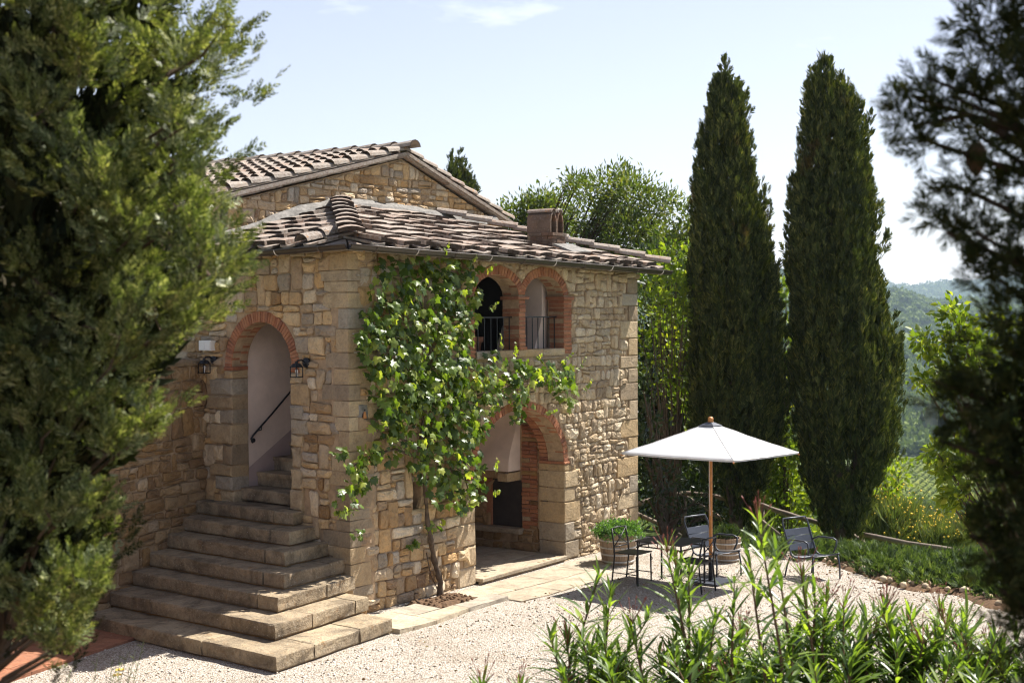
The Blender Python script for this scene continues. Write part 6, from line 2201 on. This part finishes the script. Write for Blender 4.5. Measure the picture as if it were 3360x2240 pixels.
# ------------------------------------------------------------------ parasol
UC = Vector((4.46, -2.23, 0))
t = thing('parasol', 'open square white canvas parasol on a wooden pole beside the black table', 'parasol', tuple(UC))
mb = MB(); mb.tube([UC + Vector((0, 0, .33)), UC + Vector((0, 0, 2.14))], .024, 12); mb.build('pole', M['wood'], t, True)
mb = MB(); mb.tube([UC + Vector((0, 0, .012)), UC + Vector((0, 0, .34))], .031, 12); mb.build('pole_sleeve', M['iron'], t, True)
mb = MB(); mb.box((UC.x - .24, UC.y - .24, .012), (UC.x + .24, UC.y + .24, .035)); mb.build('base_plate', M['chair_grey'], t)
HS = .845
cor = [UC + Vector((sx * HS, sy * HS, 1.735 + (.012 if sx < 0 else -.02))) for sx, sy in ((-1, -1), (1, -1), (1, 1), (-1, 1))]
apx = UC + Vector((0, 0, 2.135))
NS = 12
for i in range(4):
    a, b_ = cor[i], cor[(i + 1) % 4]
    vs, idx = [], {}
    for r_ in range(NS + 1):
        for k in range(r_ + 1):
            f1 = r_ / NS; f2 = k / r_ if r_ else 0
            e = a.lerp(b_, f2)
            p = apx.lerp(e, f1)
            sag = .022 * math.sin(math.pi * f2) * f1 + .02 * math.sin(math.pi * f1)
            ctr = (UC + Vector((0, 0, p.z)) - p); ctr.z = 0
            p = p + Vector((0, 0, -.35 * sag)) + ctr.normalized() * sag * .5 if r_ else p
            idx[(r_, k)] = len(vs); vs.append(p)
    fs = []
    for r_ in range(NS):
        for k in range(r_ + 1):
            fs.append((idx[(r_, k)], idx[(r_ + 1, k)], idx[(r_ + 1, k + 1)]))
            if k < r_: fs.append((idx[(r_, k)], idx[(r_ + 1, k + 1)], idx[(r_, k + 1)]))
    n_ = len(vs)
    for k in range(NS + 1): vs.append(vs[idx[(NS, k)]] + Vector((0, 0, -.022)))
    for k in range(NS): fs.append((idx[(NS, k)], n_ + k, n_ + k + 1, idx[(NS, k + 1)]))
    vs = [v_ + Vector((0, 0, .005 * mnoise.noise(v_ * 9) + .004 * mnoise.noise(v_ * 23))) for v_ in vs]
    mb = MB(); mb.add(vs, fs); mb.build('canopy_panel', M['canvas'], t, True)
    mb = MB(); mb.tube([vs[idx[(r_, 0)]] + Vector((0, 0, .002)) for r_ in range(1, NS + 1)], .004, 5); mb.tube([vs[idx[(NS, k)]] + Vector((0, 0, -.002)) for k in range(NS + 1)], .006, 5); mb.build('seam', M['canvas_seam'], t, True)
    mb = MB(); mb.bar(apx + Vector((0, 0, -.07)), a + Vector((0, 0, -.030)) + (Vector((a.x, a.y, 0)) - UC).normalized() * .014, .016, .016); mb.build('rib', M['wood'], t)
    mid_ = (apx.lerp(a, .5)) + Vector((0, 0, -.04)); mb = MB(); mb.bar(UC + Vector((0, 0, 1.62)), mid_, .014, .018); mb.build('strut', M['wood'], t)
mb = MB(); mb.lathe([(.034, 0), (.038, .016), (.034, .036), (.038, .042), (.038, .054), (.026, .072), (0, .08)], 14, UC + Vector((0, 0, 2.13))); mb.build('finial', M['wood'], t, True)
mb = MB(); vs = []
for k in range(4):
    vs.append(apx.lerp(cor[k], .13) + Vector((0, 0, .012)))
mb.add([apx + Vector((0, 0, .018))] + vs, [(0, 1, 2), (0, 2, 3), (0, 3, 4), (0, 4, 1)]); mb.build('vent_flap', M['chair_grey'], t)
mb = MB(); mb.tube([UC + Vector((-.05, -.01, 1.72)), UC + Vector((-.055, -.01, 1.3)), UC + Vector((-.03, -.01, .9))], .004, 4); mb.tube([UC + Vector((.03, -.03, 1.73)), UC + Vector((.035, -.03, 1.64))], .004, 4); mb.build('cord', M['canvas'], t)

# ------------------------------------------------------------------ iron table and chairs
TC = Vector((3.96, -1.93, 0))
t = thing('iron_table', 'square black iron garden table under the parasol', 'table', tuple(TC))
hx, hy, th = .31, .36, .60
mb = MB(); mb.box((TC.x - hx, TC.y - hy, th - .012), (TC.x + hx, TC.y + hy, th)); mb.build('tabletop', M['iron'], t)
mb = MB()
for s_ in (-1, 1):
    mb.bar(TC + Vector((s_ * (hx - .02), -hy + .02, th - .07)), TC + Vector((s_ * (hx - .02), hy - .02, th - .07)), .016)
    mb.bar(TC + Vector((-hx + .02, s_ * (hy - .02), th - .07)), TC + Vector((hx - .02, s_ * (hy - .02), th - .07)), .016)
    for k in range(5):
        mb.bar(TC + Vector((s_ * (hx - .02), -hy + .1 + .14 * k, th - .012)), TC + Vector((s_ * (hx - .02), -hy + .1 + .14 * k, th - .07)), .009)
mb.build('apron', M['iron'], t)
for sx in (-1, 1):
    for sy in (-1, 1):
        b_ = TC + Vector((sx * (hx - .025), sy * (hy - .025), 0))
        mb = MB(); mb.tube([b_ + Vector((0, 0, .0)), b_ + Vector((0, 0, th - .013))], .0135, 8)
        mb.lathe([(.0135, 0), (.022, .008), (.022, .02), (.0135, .028)], 8, b_ + Vector((0, 0, th - .10))); mb.lathe([(.018, 0), (.0135, .03)], 8, b_); mb.build('leg', M['iron'], t)


def iron_chair(origin, ang, label, sc=.84):
    t = thing('iron_chair', label, 'chair', tuple(origin), 'black iron chairs at the garden table')
    ca, sa = math.cos(ang), math.sin(ang)
    def P(x, y, z):   # y forward
        x, y, z = x * sc, y * sc, z * sc
        return Vector((origin[0] + x * ca - y * sa, origin[1] + x * sa + y * ca, origin[2] + z))
    w, d = .20, .21
    for s_ in (-1, 1):
        mb = MB(); mb.tube([P(s_ * w, -d - .05, 0), P(s_ * w, -d, .42), P(s_ * w, -d - .02, .62), P(s_ * (w - .01), -d - .06, .84)], .011, 7); mb.build('leg', M['iron'], t, True)
        mb = MB(); mb.tube([P(s_ * w, d + .01, 0), P(s_ * w, d, .44)], .011, 7)
        mb.tube([P(s_ * w, d + .012 + .028 * math.sin(k * .7) * (1 - k / 9), .36 + .028 * math.cos(k * .7) * (1 - k / 9)) for k in range(8)], .006, 5); mb.build('leg', M['iron'], t, True)
    mb = MB(); vs = [P(-w - .01, -d, .45), P(w + .01, -d, .45), P(w + .01, d + .02, .46), P(-w - .01, d + .02, .46)]
    mb.add(vs + [p + Vector((0, 0, .016)) for p in vs], [(3, 2, 1, 0), (4, 5, 6, 7), (0, 1, 5, 4), (1, 2, 6, 5), (2, 3, 7, 6), (3, 0, 4, 7)]); mb.build('seat', M['iron'], t)
    mb = MB(); mb.tube([P(-w + .01, -d - .06, .835), P(0, -d - .075, .845), P(w - .01, -d - .06, .835)], .010, 6); mb.tube([P(-w, -d - .01, .55), P(w, -d - .01, .55)], .008, 6)
    mb.build('top_rail', M['iron'], t, True)
    mb = MB()
    for s_ in (-1, 1):
        mb.tube([P(-s_ * w, -d - .01, .55), P(s_ * .02, -d - .035, .69), P(s_ * w, -d - .055, .83)], .007, 5)
    c_ = P(0, -d - .037, .69)
    mb.tube([c_ + P(.03 * math.cos(k * .785), 0, .03 * math.sin(k * .785)) - P(0, 0, 0) for k in range(9)], .006, 5); mb.build('cross_brace', M['iron'], t, True)
    mb = MB()
    for s_ in (-1, 1): mb.tube([P(s_ * w, -d - .03, .14), P(s_ * w, d, .14)], .007, 5)
    mb.tube([P(-w, .0, .14), P(w, .0, .14)], .007, 5); mb.build('stretcher', M['iron'], t)
    return t


iron_chair((3.93, -1.34, 0), math.pi, 'black iron chair with crossed back between the table and the large barrel')
iron_chair((3.84, -2.36, 0), 0.0, 'black iron chair with crossed back at the near side of the table')


def armchair(origin, ang, label, sc=.86):
    t = thing('garden_armchair', label, 'armchair', tuple(origin), 'slatted charcoal armchairs')
    ca, sa = math.cos(ang), math.sin(ang)
    def P(x, y, z):
        x, y, z = x * sc, y * sc, z * sc
        return Vector((origin[0] + x * ca - y * sa, origin[1] + x * sa + y * ca, origin[2] + z))
    w = .26
    def prof(s_):      # seat to back curve: s_ 0 front edge .. 1 top of back
        if s_ < .5: k = s_ / .5; return (.30 - .52 * k, .40 - .05 * math.sin(k * 2.2) - .03 * k)
        k = (s_ - .5) / .5; return (-.22 - .20 * k, .37 + .46 * k)
    def slat(s0, s1):
        vs = []
        for x in (-w + .015, 0, w - .015):
            for s_ in (s0, s1):
                y, z = prof(s_); dz = -.014 if x == 0 else 0
                vs += [P(x, y + (dz if s_ > .5 else 0), z + (dz if s_ <= .5 else 0)), P(x, y - .006, z - .01)]
        fs = []
        for i in (0, 4): fs += [(i, i + 4, i + 6, i + 2), (i + 1, i + 3, i + 7, i + 5), (i, i + 1, i + 5, i + 4), (i + 2, i + 6, i + 7, i + 3)]
        mb = MB(); mb.add(vs, fs); mb.build('slat', M['chair_grey'], t)
    for k in range(5): slat(.02 + k * .096, .02 + k * .096 + .084)
    for k in range(3): slat(.555 + k * .118, .555 + k * .118 + .105)
    mb = MB()
    pts = []
    for i in range(13): y, z = prof(i / 12); pts.append((y, z - .004))
    lft = [P(-w, y, z) for y, z in pts]; rgt = [P(w, y, z) for y, z in pts[::-1]]
    top = [P(-w + .03, pts[-1][0] - .02, pts[-1][1] + .07), P(w - .03, pts[-1][0] - .02, pts[-1][1] + .07)]
    mb.tube(lft + top + rgt, .012, 7); mb.build('frame', M['chair_grey'], t, True)
    for s_ in (-1, 1):
        mb = MB(); mb.tube([P(s_ * w, .27, .39), P(s_ * (w + .015), .30, .2), P(s_ * (w + .02), .30, 0)], .012, 7); mb.build('leg', M['chair_grey'], t, True)
        mb = MB(); mb.tube([P(s_ * w, -.22, .36), P(s_ * (w + .01), -.30, .18), P(s_ * (w + .02), -.34, 0)], .012, 7); mb.build('leg', M['chair_grey'], t, True)
        mb = MB(); mb.tube([P(s_ * w, -.30, .55), P(s_ * (w + .035), -.2, .60), P(s_ * (w + .04), .12, .615), P(s_ * (w + .04), .20, .59), P(s_ * (w + .03), .205, .50), P(s_ * w, .17, .395)], .013, 7); mb.build('armrest', M['chair_grey'], t, True)
    return t


armchair((4.98, -1.98, 0), R(168), 'charcoal slatted armchair behind the parasol pole beside the small barrel')
armchair((5.60, -3.14, 0), R(160), 'charcoal slatted armchair by the right cypress, half hidden behind the oleander')

# ------------------------------------------------------------------ half barrel planters with herbs
def barrel(c, r0, r1, h, label, nst, seed):
    t = thing('barrel_planter', label, 'planter', tuple(c), 'half wine barrel planters')
    gg = random.Random(seed)
    for i in range(nst):
        a0 = 6.283 * (i + .03) / nst; a1 = 6.283 * (i + .97) / nst; j = gg.uniform(-.003, .003)
        vs = []
        for (rr, z) in ((r0, 0), (r0 * .45 + r1 * .55 + .006, h * .5), (r1, h + gg.uniform(-.004, .004))):
            for (a, k) in ((a0, 0), (a1, 0), (a1, -.02), (a0, -.02)):
                vs.append((c[0] + (rr + j + k) * math.cos(a), c[1] + (rr + j + k) * math.sin(a), c[2] + z))
        fs = [(3, 2, 1, 0), (8, 9, 10, 11)] + [(r_ * 4 + k, r_ * 4 + (k + 1) % 4, r_ * 4 + 4 + (k + 1) % 4, r_ * 4 + 4 + k) for r_ in (0, 1) for k in range(4)]
        one(vs, fs, 'stave', M['stave'], t)
    for f_ in (.07, .30, .52, .76):
        z = h * f_; rr = r0 + (r1 - r0) * (f_ * 1.04) + .006
        mb = MB(); mb.lathe([(rr, 0), (rr + .004, .002), (rr + .005, h * .06), (rr + .001, h * .062)], 28, (c[0], c[1], c[2] + z)); mb.build('hoop', M['zinc'], t, True)
    mb = MB(); mb.lathe([(r1 - .02, 0), (r1 * .6, .015), (0, .025)], 16, (c[0], c[1], c[2] + h - .04)); mb.build('potting_soil', M['soil'], t)
    return t


bc = (4.93, -.40, 0)
barrel(bc, .225, .275, .44, 'large wooden half barrel with pale hoops against the house wall', 18, 1)
hp = thing('herb_plant', 'bushy pale green herb spilling over the large half barrel', 'plant', (bc[0], bc[1], .42))
gh = np.random.default_rng(31)
m = 260
u_ = unit(m, gh); u_[:, 2] = np.abs(u_[:, 2])
cc = np.array([bc[0], bc[1], .41]) + u_ * np.array([.36, .36, .20]) * gh.uniform(.5, 1.0, (m, 1))
T = (cc[:, None, :] + gh.normal(0, .028, (m, 16, 3))).reshape(-1, 3)
D_ = np.repeat(u_, 16, 0) * .7 + zz_ * .35 + gh.normal(0, .5, (len(T), 3))
leafpatch('foliage', [leaf_simple(.42, .1)], frames(D_, gh.uniform(.022, .042, len(T)), gh.uniform(0, 6.28, len(T))), T, M['parsley'], hp)
mb = MB()
for k in range(12):
    mb.tube([(bc[0], bc[1], .40), tuple(cc[k * 9])], .005, 4, False)
mb.build('stems', M['greystem'], hp)
bc2 = (6.02, -1.55, 0)
barrel(bc2, .175, .205, .34, 'smaller wooden half barrel behind the charcoal armchair', 14, 2)
hp = thing('herb_plant', 'sparse upright rosemary in the smaller half barrel', 'plant', (bc2[0], bc2[1], .33))
m = 110
T = np.stack([bc2[0] + gh.normal(0, .085, m), bc2[1] + gh.normal(0, .085, m), np.full(m, .33)], 1)
leafpatch('foliage', SP_FAR, frames(zz_ + gh.normal(0, .25, (m, 3)), gh.uniform(.12, .26, m), gh.uniform(0, 6.28, m)), T, M['darkleaf'], hp)

# ------------------------------------------------------------------ rustic fence of chestnut poles
FD = [((2085, 1664), 27.0), ((2243, 1627), 27.0), ((2400, 1652), 26.8), ((2500, 1668), 26.7), ((2665, 1722), 26.3), ((2830, 1768), 25.9), ((3140, 1826), 25.2), ((3330, 1872), 24.6)]


def survey(px_, py_, d):
    a = (px_ - 1680) / 4667 * d
    p = CAM + RT * a + FW * d
    return Vector((p.x, p.y, 3.6 - (py_ - 1025) / 4667 * d + .0061 * a))


fp_ = [survey(p[0], p[1], d) for p, d in FD]
fence = thing('pole_fence', 'rustic fence of bent chestnut poles behind the table and the cypresses', 'fence', tuple(fp_[1]))
for i in range(len(fp_) - 1):
    a, b_ = fp_[i], fp_[i + 1]
    pts = [a.lerp(b_, k / 6) + Vector((0, 0, .035 * math.sin(math.pi * k / 6) * (1 if i in (0, 1) else -.6) + .012 * mnoise.noise(Vector((i, k * .9, 2))))) for k in range(7)]
    mb = MB(); mb.tube(pts, [.048 + .006 * math.sin(k * 1.7 + i) for k in range(7)], 9); mb.build('top_rail', M['rail'], fence, True)
for i in (1, 3, 5, 6):
    p = fp_[i]; gz = float(terr(p.x, p.y)); mb = MB(); mb.tube([(p.x, p.y, gz - .1), (p.x + .01, p.y, (gz + p.z) / 2), (p.x, p.y, p.z - .03)], [.055, .052, .05], 9); mb.build('post', M['rail'], fence, True)
for (pa_, pb_, d) in (((2080, 1688), (2236, 1768), 26.9), ((2252, 1640), (2400, 1735), 26.8), ((2795, 1768), (2850, 1810), 25.8), ((2420, 1665), (2560, 1770), 26.6)):
    a, b_ = survey(*pa_, d), survey(*pb_, d - .3)
    mb = MB(); mb.tube([a, a.lerp(b_, .5) + Vector((0, 0, .02)), b_], [.04, .043, .04], 8); mb.build('brace', M['rail'], fence, True)

# ------------------------------------------------------------------ oleanders along the terrace edge
TIPS = [(-7.38, -8.95, 2.65), (-7.35, -8.98, 2.59), (-7.46, -9.31, 2.79), (-7.36, -9.28, 2.73), (-7.41, -9.37, 2.72), (-7.6, -9.76, 2.95), (-7.54, -9.69, 2.81), (-7.4, -9.55, 2.7), (-7.48, -9.76, 2.83), (-7.34, -9.78, 2.74), (-7.22, -9.77, 2.66), (-7.19, -9.8, 2.63), (-7.16, -9.85, 2.61), (-7.54, -8.92, 2.42), (-7.5, -8.81, 2.41), (-7.58, -9.02, 2.45), (-7.63, -9.27, 2.55), (-7.43, -9.21, 2.54), (-7.45, -9.5, 2.57), (-7.56, -9.52, 2.51), (-7.45, -9.81, 2.56), (-7.02, -9.87, 2.55), (-6.88, -9.88, 2.55), (-6.83, -9.94, 2.51), (-6.88, -10.04, 2.48), (-6.75, -10.03, 2.55), (-6.63, -10.03, 2.5), (-6.59, -10.07, 2.52), (-6.64, -10.17, 2.42), (-6.81, -10.28, 2.41), (-7.14, -10.04, 2.48), (-7.33, -9.97, 2.5), (-7.7, -9.83, 2.52), (-7.79, -9.55, 2.5), (-7.85, -9.33, 2.46), (-7.97, -8.87, 2.34), (-7.89, -8.97, 2.32), (-7.12, -10.22, 2.46), (-7.59, -9.96, 2.49), (-7.87, -9.78, 2.49), (-7.79, -9.09, 2.37), (-7.94, -9.53, 2.45), (-7.16, -10.34, 2.42)]


def ole_leaf(seed):
    g_ = random.Random(seed)
    cv = g_.uniform(.02, .42)
    rows_ = [(0, .013), (.2, .042), (.45, .060), (.72, .043), (1.0, .0)]
    vs = []
    for z, w in rows_:
        y = -cv * z * z
        vs += [(-w, y + w * .35, z), (0, y, z), (w, y + w * .35, z)]
    fs = []
    for r_ in range(4):
        a = r_ * 3
        fs += [(a, a + 1, a + 4), (a, a + 4, a + 3), (a + 1, a + 2, a + 5), (a + 1, a + 5, a + 4)]
    return np.array(vs), np.array(fs)


OL = [ole_leaf(i) for i in range(5)]
ole_me = []
for v_, f_ in OL:
    me = bpy.data.meshes.new('leaf'); me.from_pydata([tuple(map(float, q_)) for q_ in v_], [], [tuple(map(int, q_)) for q_ in f_]); me.materials.append(M['oleander'])
    me.polygons.foreach_set('use_smooth', [True] * len(me.polygons)); ole_me.append(me)
centers = [((-7.55, -9.0), 'oleander shrub with three upright shoots in front of the table, left end of the row'), ((-7.5, -9.45), 'oleander shrub with tall shoots in front of the parasol foot'), ((-7.4, -9.85), 'tallest oleander shrub with reddish flower stalks in front of the right armchair'), ((-6.95, -10.0), 'oleander shrub with spiky shoots in front of the open gravel'), ((-6.65, -10.2), 'oleander shrub at the right end of the row under the dark tree'), ((-7.95, -8.9), 'two small oleander shoots alone at the bottom edge over the gravel')]
go = np.random.default_rng(55); gp = random.Random(55)
shr = []
for i, (c_, lab) in enumerate(centers):
    shr.append(dict(t=thing('oleander_shrub', lab, 'shrub', (c_[0], c_[1], 2.0), 'oleanders along the terrace edge'), T=[], M=[], S=[], mb=MB(), bud=MB()))


def shoot(tip, sh, big=1.0, buds=False, nodes=10):
    t = np.array(tip)
    cx_, cy_ = sh['t'].location.x, sh['t'].location.y
    root = np.array([cx_ + (t[0] - cx_) * .55 + gp.uniform(-.08, .08), cy_ + (t[1] - cy_) * .55 + gp.uniform(-.08, .08), 1.98])
    mid = (root + t) / 2 + np.array([gp.uniform(-.03, .03), gp.uniform(-.03, .03), .05])
    L = [root, (root + mid) / 2, mid, (mid + t) / 2, t]
    sh['mb'].tube([tuple(p) for p in L], [.0085, .007, .0055, .004, .0022], 5, False)
    H = t[2] - 2.0
    span = min(.62, H * .9)
    for k in range(nodes):
        s_ = (k / (nodes - 1)) ** 1.1
        p = t - (t - mid) / (np.linalg.norm(t - mid) + 1e-6) * span * s_ if span * s_ < np.linalg.norm(t - mid) else mid - (mid - root) * min(.9, (span * s_ - np.linalg.norm(t - mid)) / (np.linalg.norm(mid - root) + 1e-6))
        a0 = gp.uniform(0, 6.28)
        for j in range(4 if k < 6 else 3):
            if k > 3 and gp.random() < .15: continue
            a = a0 + j * 2.09 + gp.uniform(-.3, .3)
            el = R(64 - 66 * s_ + gp.uniform(-20, 18))
            d = np.array([math.cos(a) * math.cos(el), math.sin(a) * math.cos(el), math.sin(el)])
            ln = (.105 + .075 * min(1, s_ * 3)) * gp.uniform(.7, 1.2) * big * .92
            upv_ = np.array([0, 0, 1.0]) if abs(d[2]) < .9 else -np.array([math.cos(a), math.sin(a), 0])
            sh['T'].append(p); sh['M'].append((d, upv_, ln)); sh['S'].append(ln)
    if buds:
        for j in range(9):
            d = Vector((gp.uniform(-.6, .6), gp.uniform(-.6, .6), gp.uniform(.6, 1.2))).normalized(); b0 = Vector(t); b1 = b0 + d * gp.uniform(.05, .11)
            sh['bud'].tube([b0, b1], .0011, 4, False); sh['bud'].tube([b1, b1 + d * .006, b1 + d * .015], [.0013, .0026, .0006], 5)


budded = {3, 5, 9, 11, 12, 13, 16, 22, 25, 28, 35, 36, 2}
for i, tp_ in enumerate(TIPS):
    if i in (35, 36): k = 5
    else: k = min(range(5), key=lambda q_: (centers[q_][0][0] - tp_[0]) ** 2 + (centers[q_][0][1] - tp_[1]) ** 2)
    shoot((tp_[0], tp_[1], tp_[2] - .055), shr[k], .9, i in budded, 14)
# lower shoots that fill the body of the row
for k in range(130):
    f_ = gp.random()
    x = -7.60 + 1.10 * f_ + gp.gauss(0, .09); y = -9.05 - 1.45 * f_ + gp.gauss(0, .09)
    kk = min(range(5), key=lambda q_: (centers[q_][0][0] - x) ** 2 + (centers[q_][0][1] - y) ** 2)
    shoot((x, y, gp.uniform(2.18, 2.42) + .12 * math.exp(-((f_ - .55) / .2) ** 2)), shr[kk], .9, gp.random() < .18, 10)
vcam = np.array(CAM[:])
for i, sh in enumerate(shr):
    T = np.array(sh['T']); n_ = len(T)
    if not n_: continue
    d = np.array([m_[0] for m_ in sh['M']]); up_ = np.array([m_[1] for m_ in sh['M']]); S_ = np.array(sh['S'])
    Mx = frames(d, S_, None, up_)
    seen = S_ * (T[:, 2] - 1.9)
    order = np.argsort(-seen)
    cap_ = 110 if i < 5 else 40
    for k, j in enumerate(order[:cap_]):
        o = bpy.data.objects.new('leaf', ole_me[k % 5]); C.objects.link(o); o.parent = sh['t']
        loc = T[j] - np.array(sh['t'].location[:])
        o.matrix_local = Matrix([[*Mx[j][0], loc[0]], [*Mx[j][1], loc[1]], [*Mx[j][2], loc[2]], [0, 0, 0, 1]])
    r_ = order[cap_:]
    if len(r_): leafpatch('foliage', OL, Mx[r_], T[r_], M['oleander'], sh['t'])['kind'] = 'stuff'
    sh['mb'].build('stems', M['twig'], sh['t'])
    if sh['bud'].v: sh['bud'].build('flower_buds', M['bud'], sh['t'])['kind'] = 'stuff'

# ------------------------------------------------------------------ weeds at the lower left, stand by the retaining wall
wd = thing('weed_plant', 'thin dry weed stalks with two yellow flowers at the lower left', 'weed', (-9.05, -8.1, 2.0))
mb = MB(); fl = MB(); gw = random.Random(9)
for k in range(15):
    x, y = -9.16 + gw.uniform(0, .22), -8.05 - gw.uniform(0, .26)
    h = gw.uniform(.30, .52); lx, ly = gw.uniform(.0, .10), gw.uniform(-.10, .02)
    p = [(x, y, 1.98), (x + lx * .3, y + ly * .3, 2.0 + h * .5), (x + lx, y + ly, 2.0 + h)]
    mb.tube(p, [.0022, .0016, .0008], 4, False)
    for j in range(6):
        t_ = .5 + .08 * j; q0 = Vector(p[1]).lerp(Vector(p[2]), t_)
        mb.tube([q0, q0 + Vector((gw.uniform(-.02, .02), gw.uniform(-.02, .02), .012))], .0014, 3, False)
mb.build('stems', M['greystem'], wd)
for c_ in ((-9.0, -8.2, 2.445), (-9.01, -8.2, 2.43)):
    f2 = MB()
    for k in range(6):
        a = k * 1.047; f2.add([c_, (c_[0] + .011 * math.cos(a - .4), c_[1] + .011 * math.sin(a - .4), c_[2] + .006), (c_[0] + .018 * math.cos(a), c_[1] + .018 * math.sin(a), c_[2] + .004), (c_[0] + .011 * math.cos(a + .4), c_[1] + .011 * math.sin(a + .4), c_[2] + .006)], [(0, 1, 2, 3)])
    f2.build('flower', M['yellow'], wd)

# black stand carrying a red and white cylinder, mostly hidden by the cypress
sb = WP(5.05, .035, .45)
st = thing('extinguisher_stand', 'black tubular stand with a red and white cylinder behind the cypress at the lower left', 'stand', tuple(sb))
def SPt(w, d, z): return sb + WE * w + WNn * d + Vector((0, 0, z))
mb = MB()
mb.tube([SPt(-.16, .05, .02), SPt(.16, .05, .02)], .018, 8); mb.tube([SPt(-.16, -.14, .02), SPt(.16, -.14, .02)], .018, 8); mb.tube([SPt(0, .05, .02), SPt(0, -.14, .02)], .015, 8)
mb.build('foot', M['iron'], st, True)
mb = MB(); mb.tube([SPt(0, -.05, .02), SPt(0, -.05, .92), SPt(.03, -.05, .98)], .012, 8); mb.build('post', M['iron'], st, True)
mb = MB(); mb.lathe([(0, 0), (.07, .0), (.075, .02), (.075, .10)], 16, SPt(-.02, .03, .34)); mb.build('cylinder_base', M['red'], st, True)
mb = MB(); mb.lathe([(.075, .0), (.075, .26)], 16, SPt(-.02, .03, .44)); mb.build('cylinder_label', M['white_plastic'], st, True)
mb = MB(); mb.lathe([(.075, 0), (.07, .05), (.03, .09), (.03, .13), (0, .13)], 16, SPt(-.02, .03, .70)); mb.build('cylinder_top', M['red'], st, True)
# dry leaves and scraps on the gravel
gd = np.random.default_rng(90)
nl = 420
lx = np.concatenate([gd.uniform(-2, 5.5, 220), gd.uniform(4.2, 6.8, 200)]); ly = np.concatenate([-1.0 - gd.exponential(.8, 220), np.interp(gd.uniform(0, 1, 200), [0, 1], [-2.6, -6.5])])
lx[220:] = np.interp(ly[220:], [-6.5, -5.7, -5.0, -4.0, -3.1, -2.6], [4.8, 5.1, 5.5, 5.9, 6.4, 6.8]) - gd.exponential(.35, 200)
v, f = inst(LEAF[0][0], LEAF[0][1], frames(unit(nl, gd) * [1, 1, .15], gd.uniform(.02, .05, nl), gd.uniform(0, 6.28, nl)), np.stack([lx, ly, np.full(nl, .022)], 1))
M['litter'] = stone_mat('dry leaf', [(.20, .12, .05), (.30, .19, .08), (.13, .08, .04), (.24, .20, .08)], .05, .1)
tag(np_mesh('leaf_litter', v, f, M['litter']), kind='stuff')
# ------------------------------------------------------------------ haze in the air over the valley
hz, nt, b = new_mat('haze')
nt.nodes.remove(b)
pv = nt.nodes.new('ShaderNodeVolumePrincipled')
pv.inputs['Color'].default_value = (0.62, 0.80, 1.0, 1)
pv.inputs['Density'].default_value = 0.00015
pv.inputs['Anisotropy'].default_value = 0.2
nt.links.new(pv.outputs[0], nt.nodes['Material Output'].inputs['Volume'])
mb = MB(); mb.box((-4100, -4100, -75), (4100, 4100, 120))
tag(mb.build('haze', hz), kind='stuff')
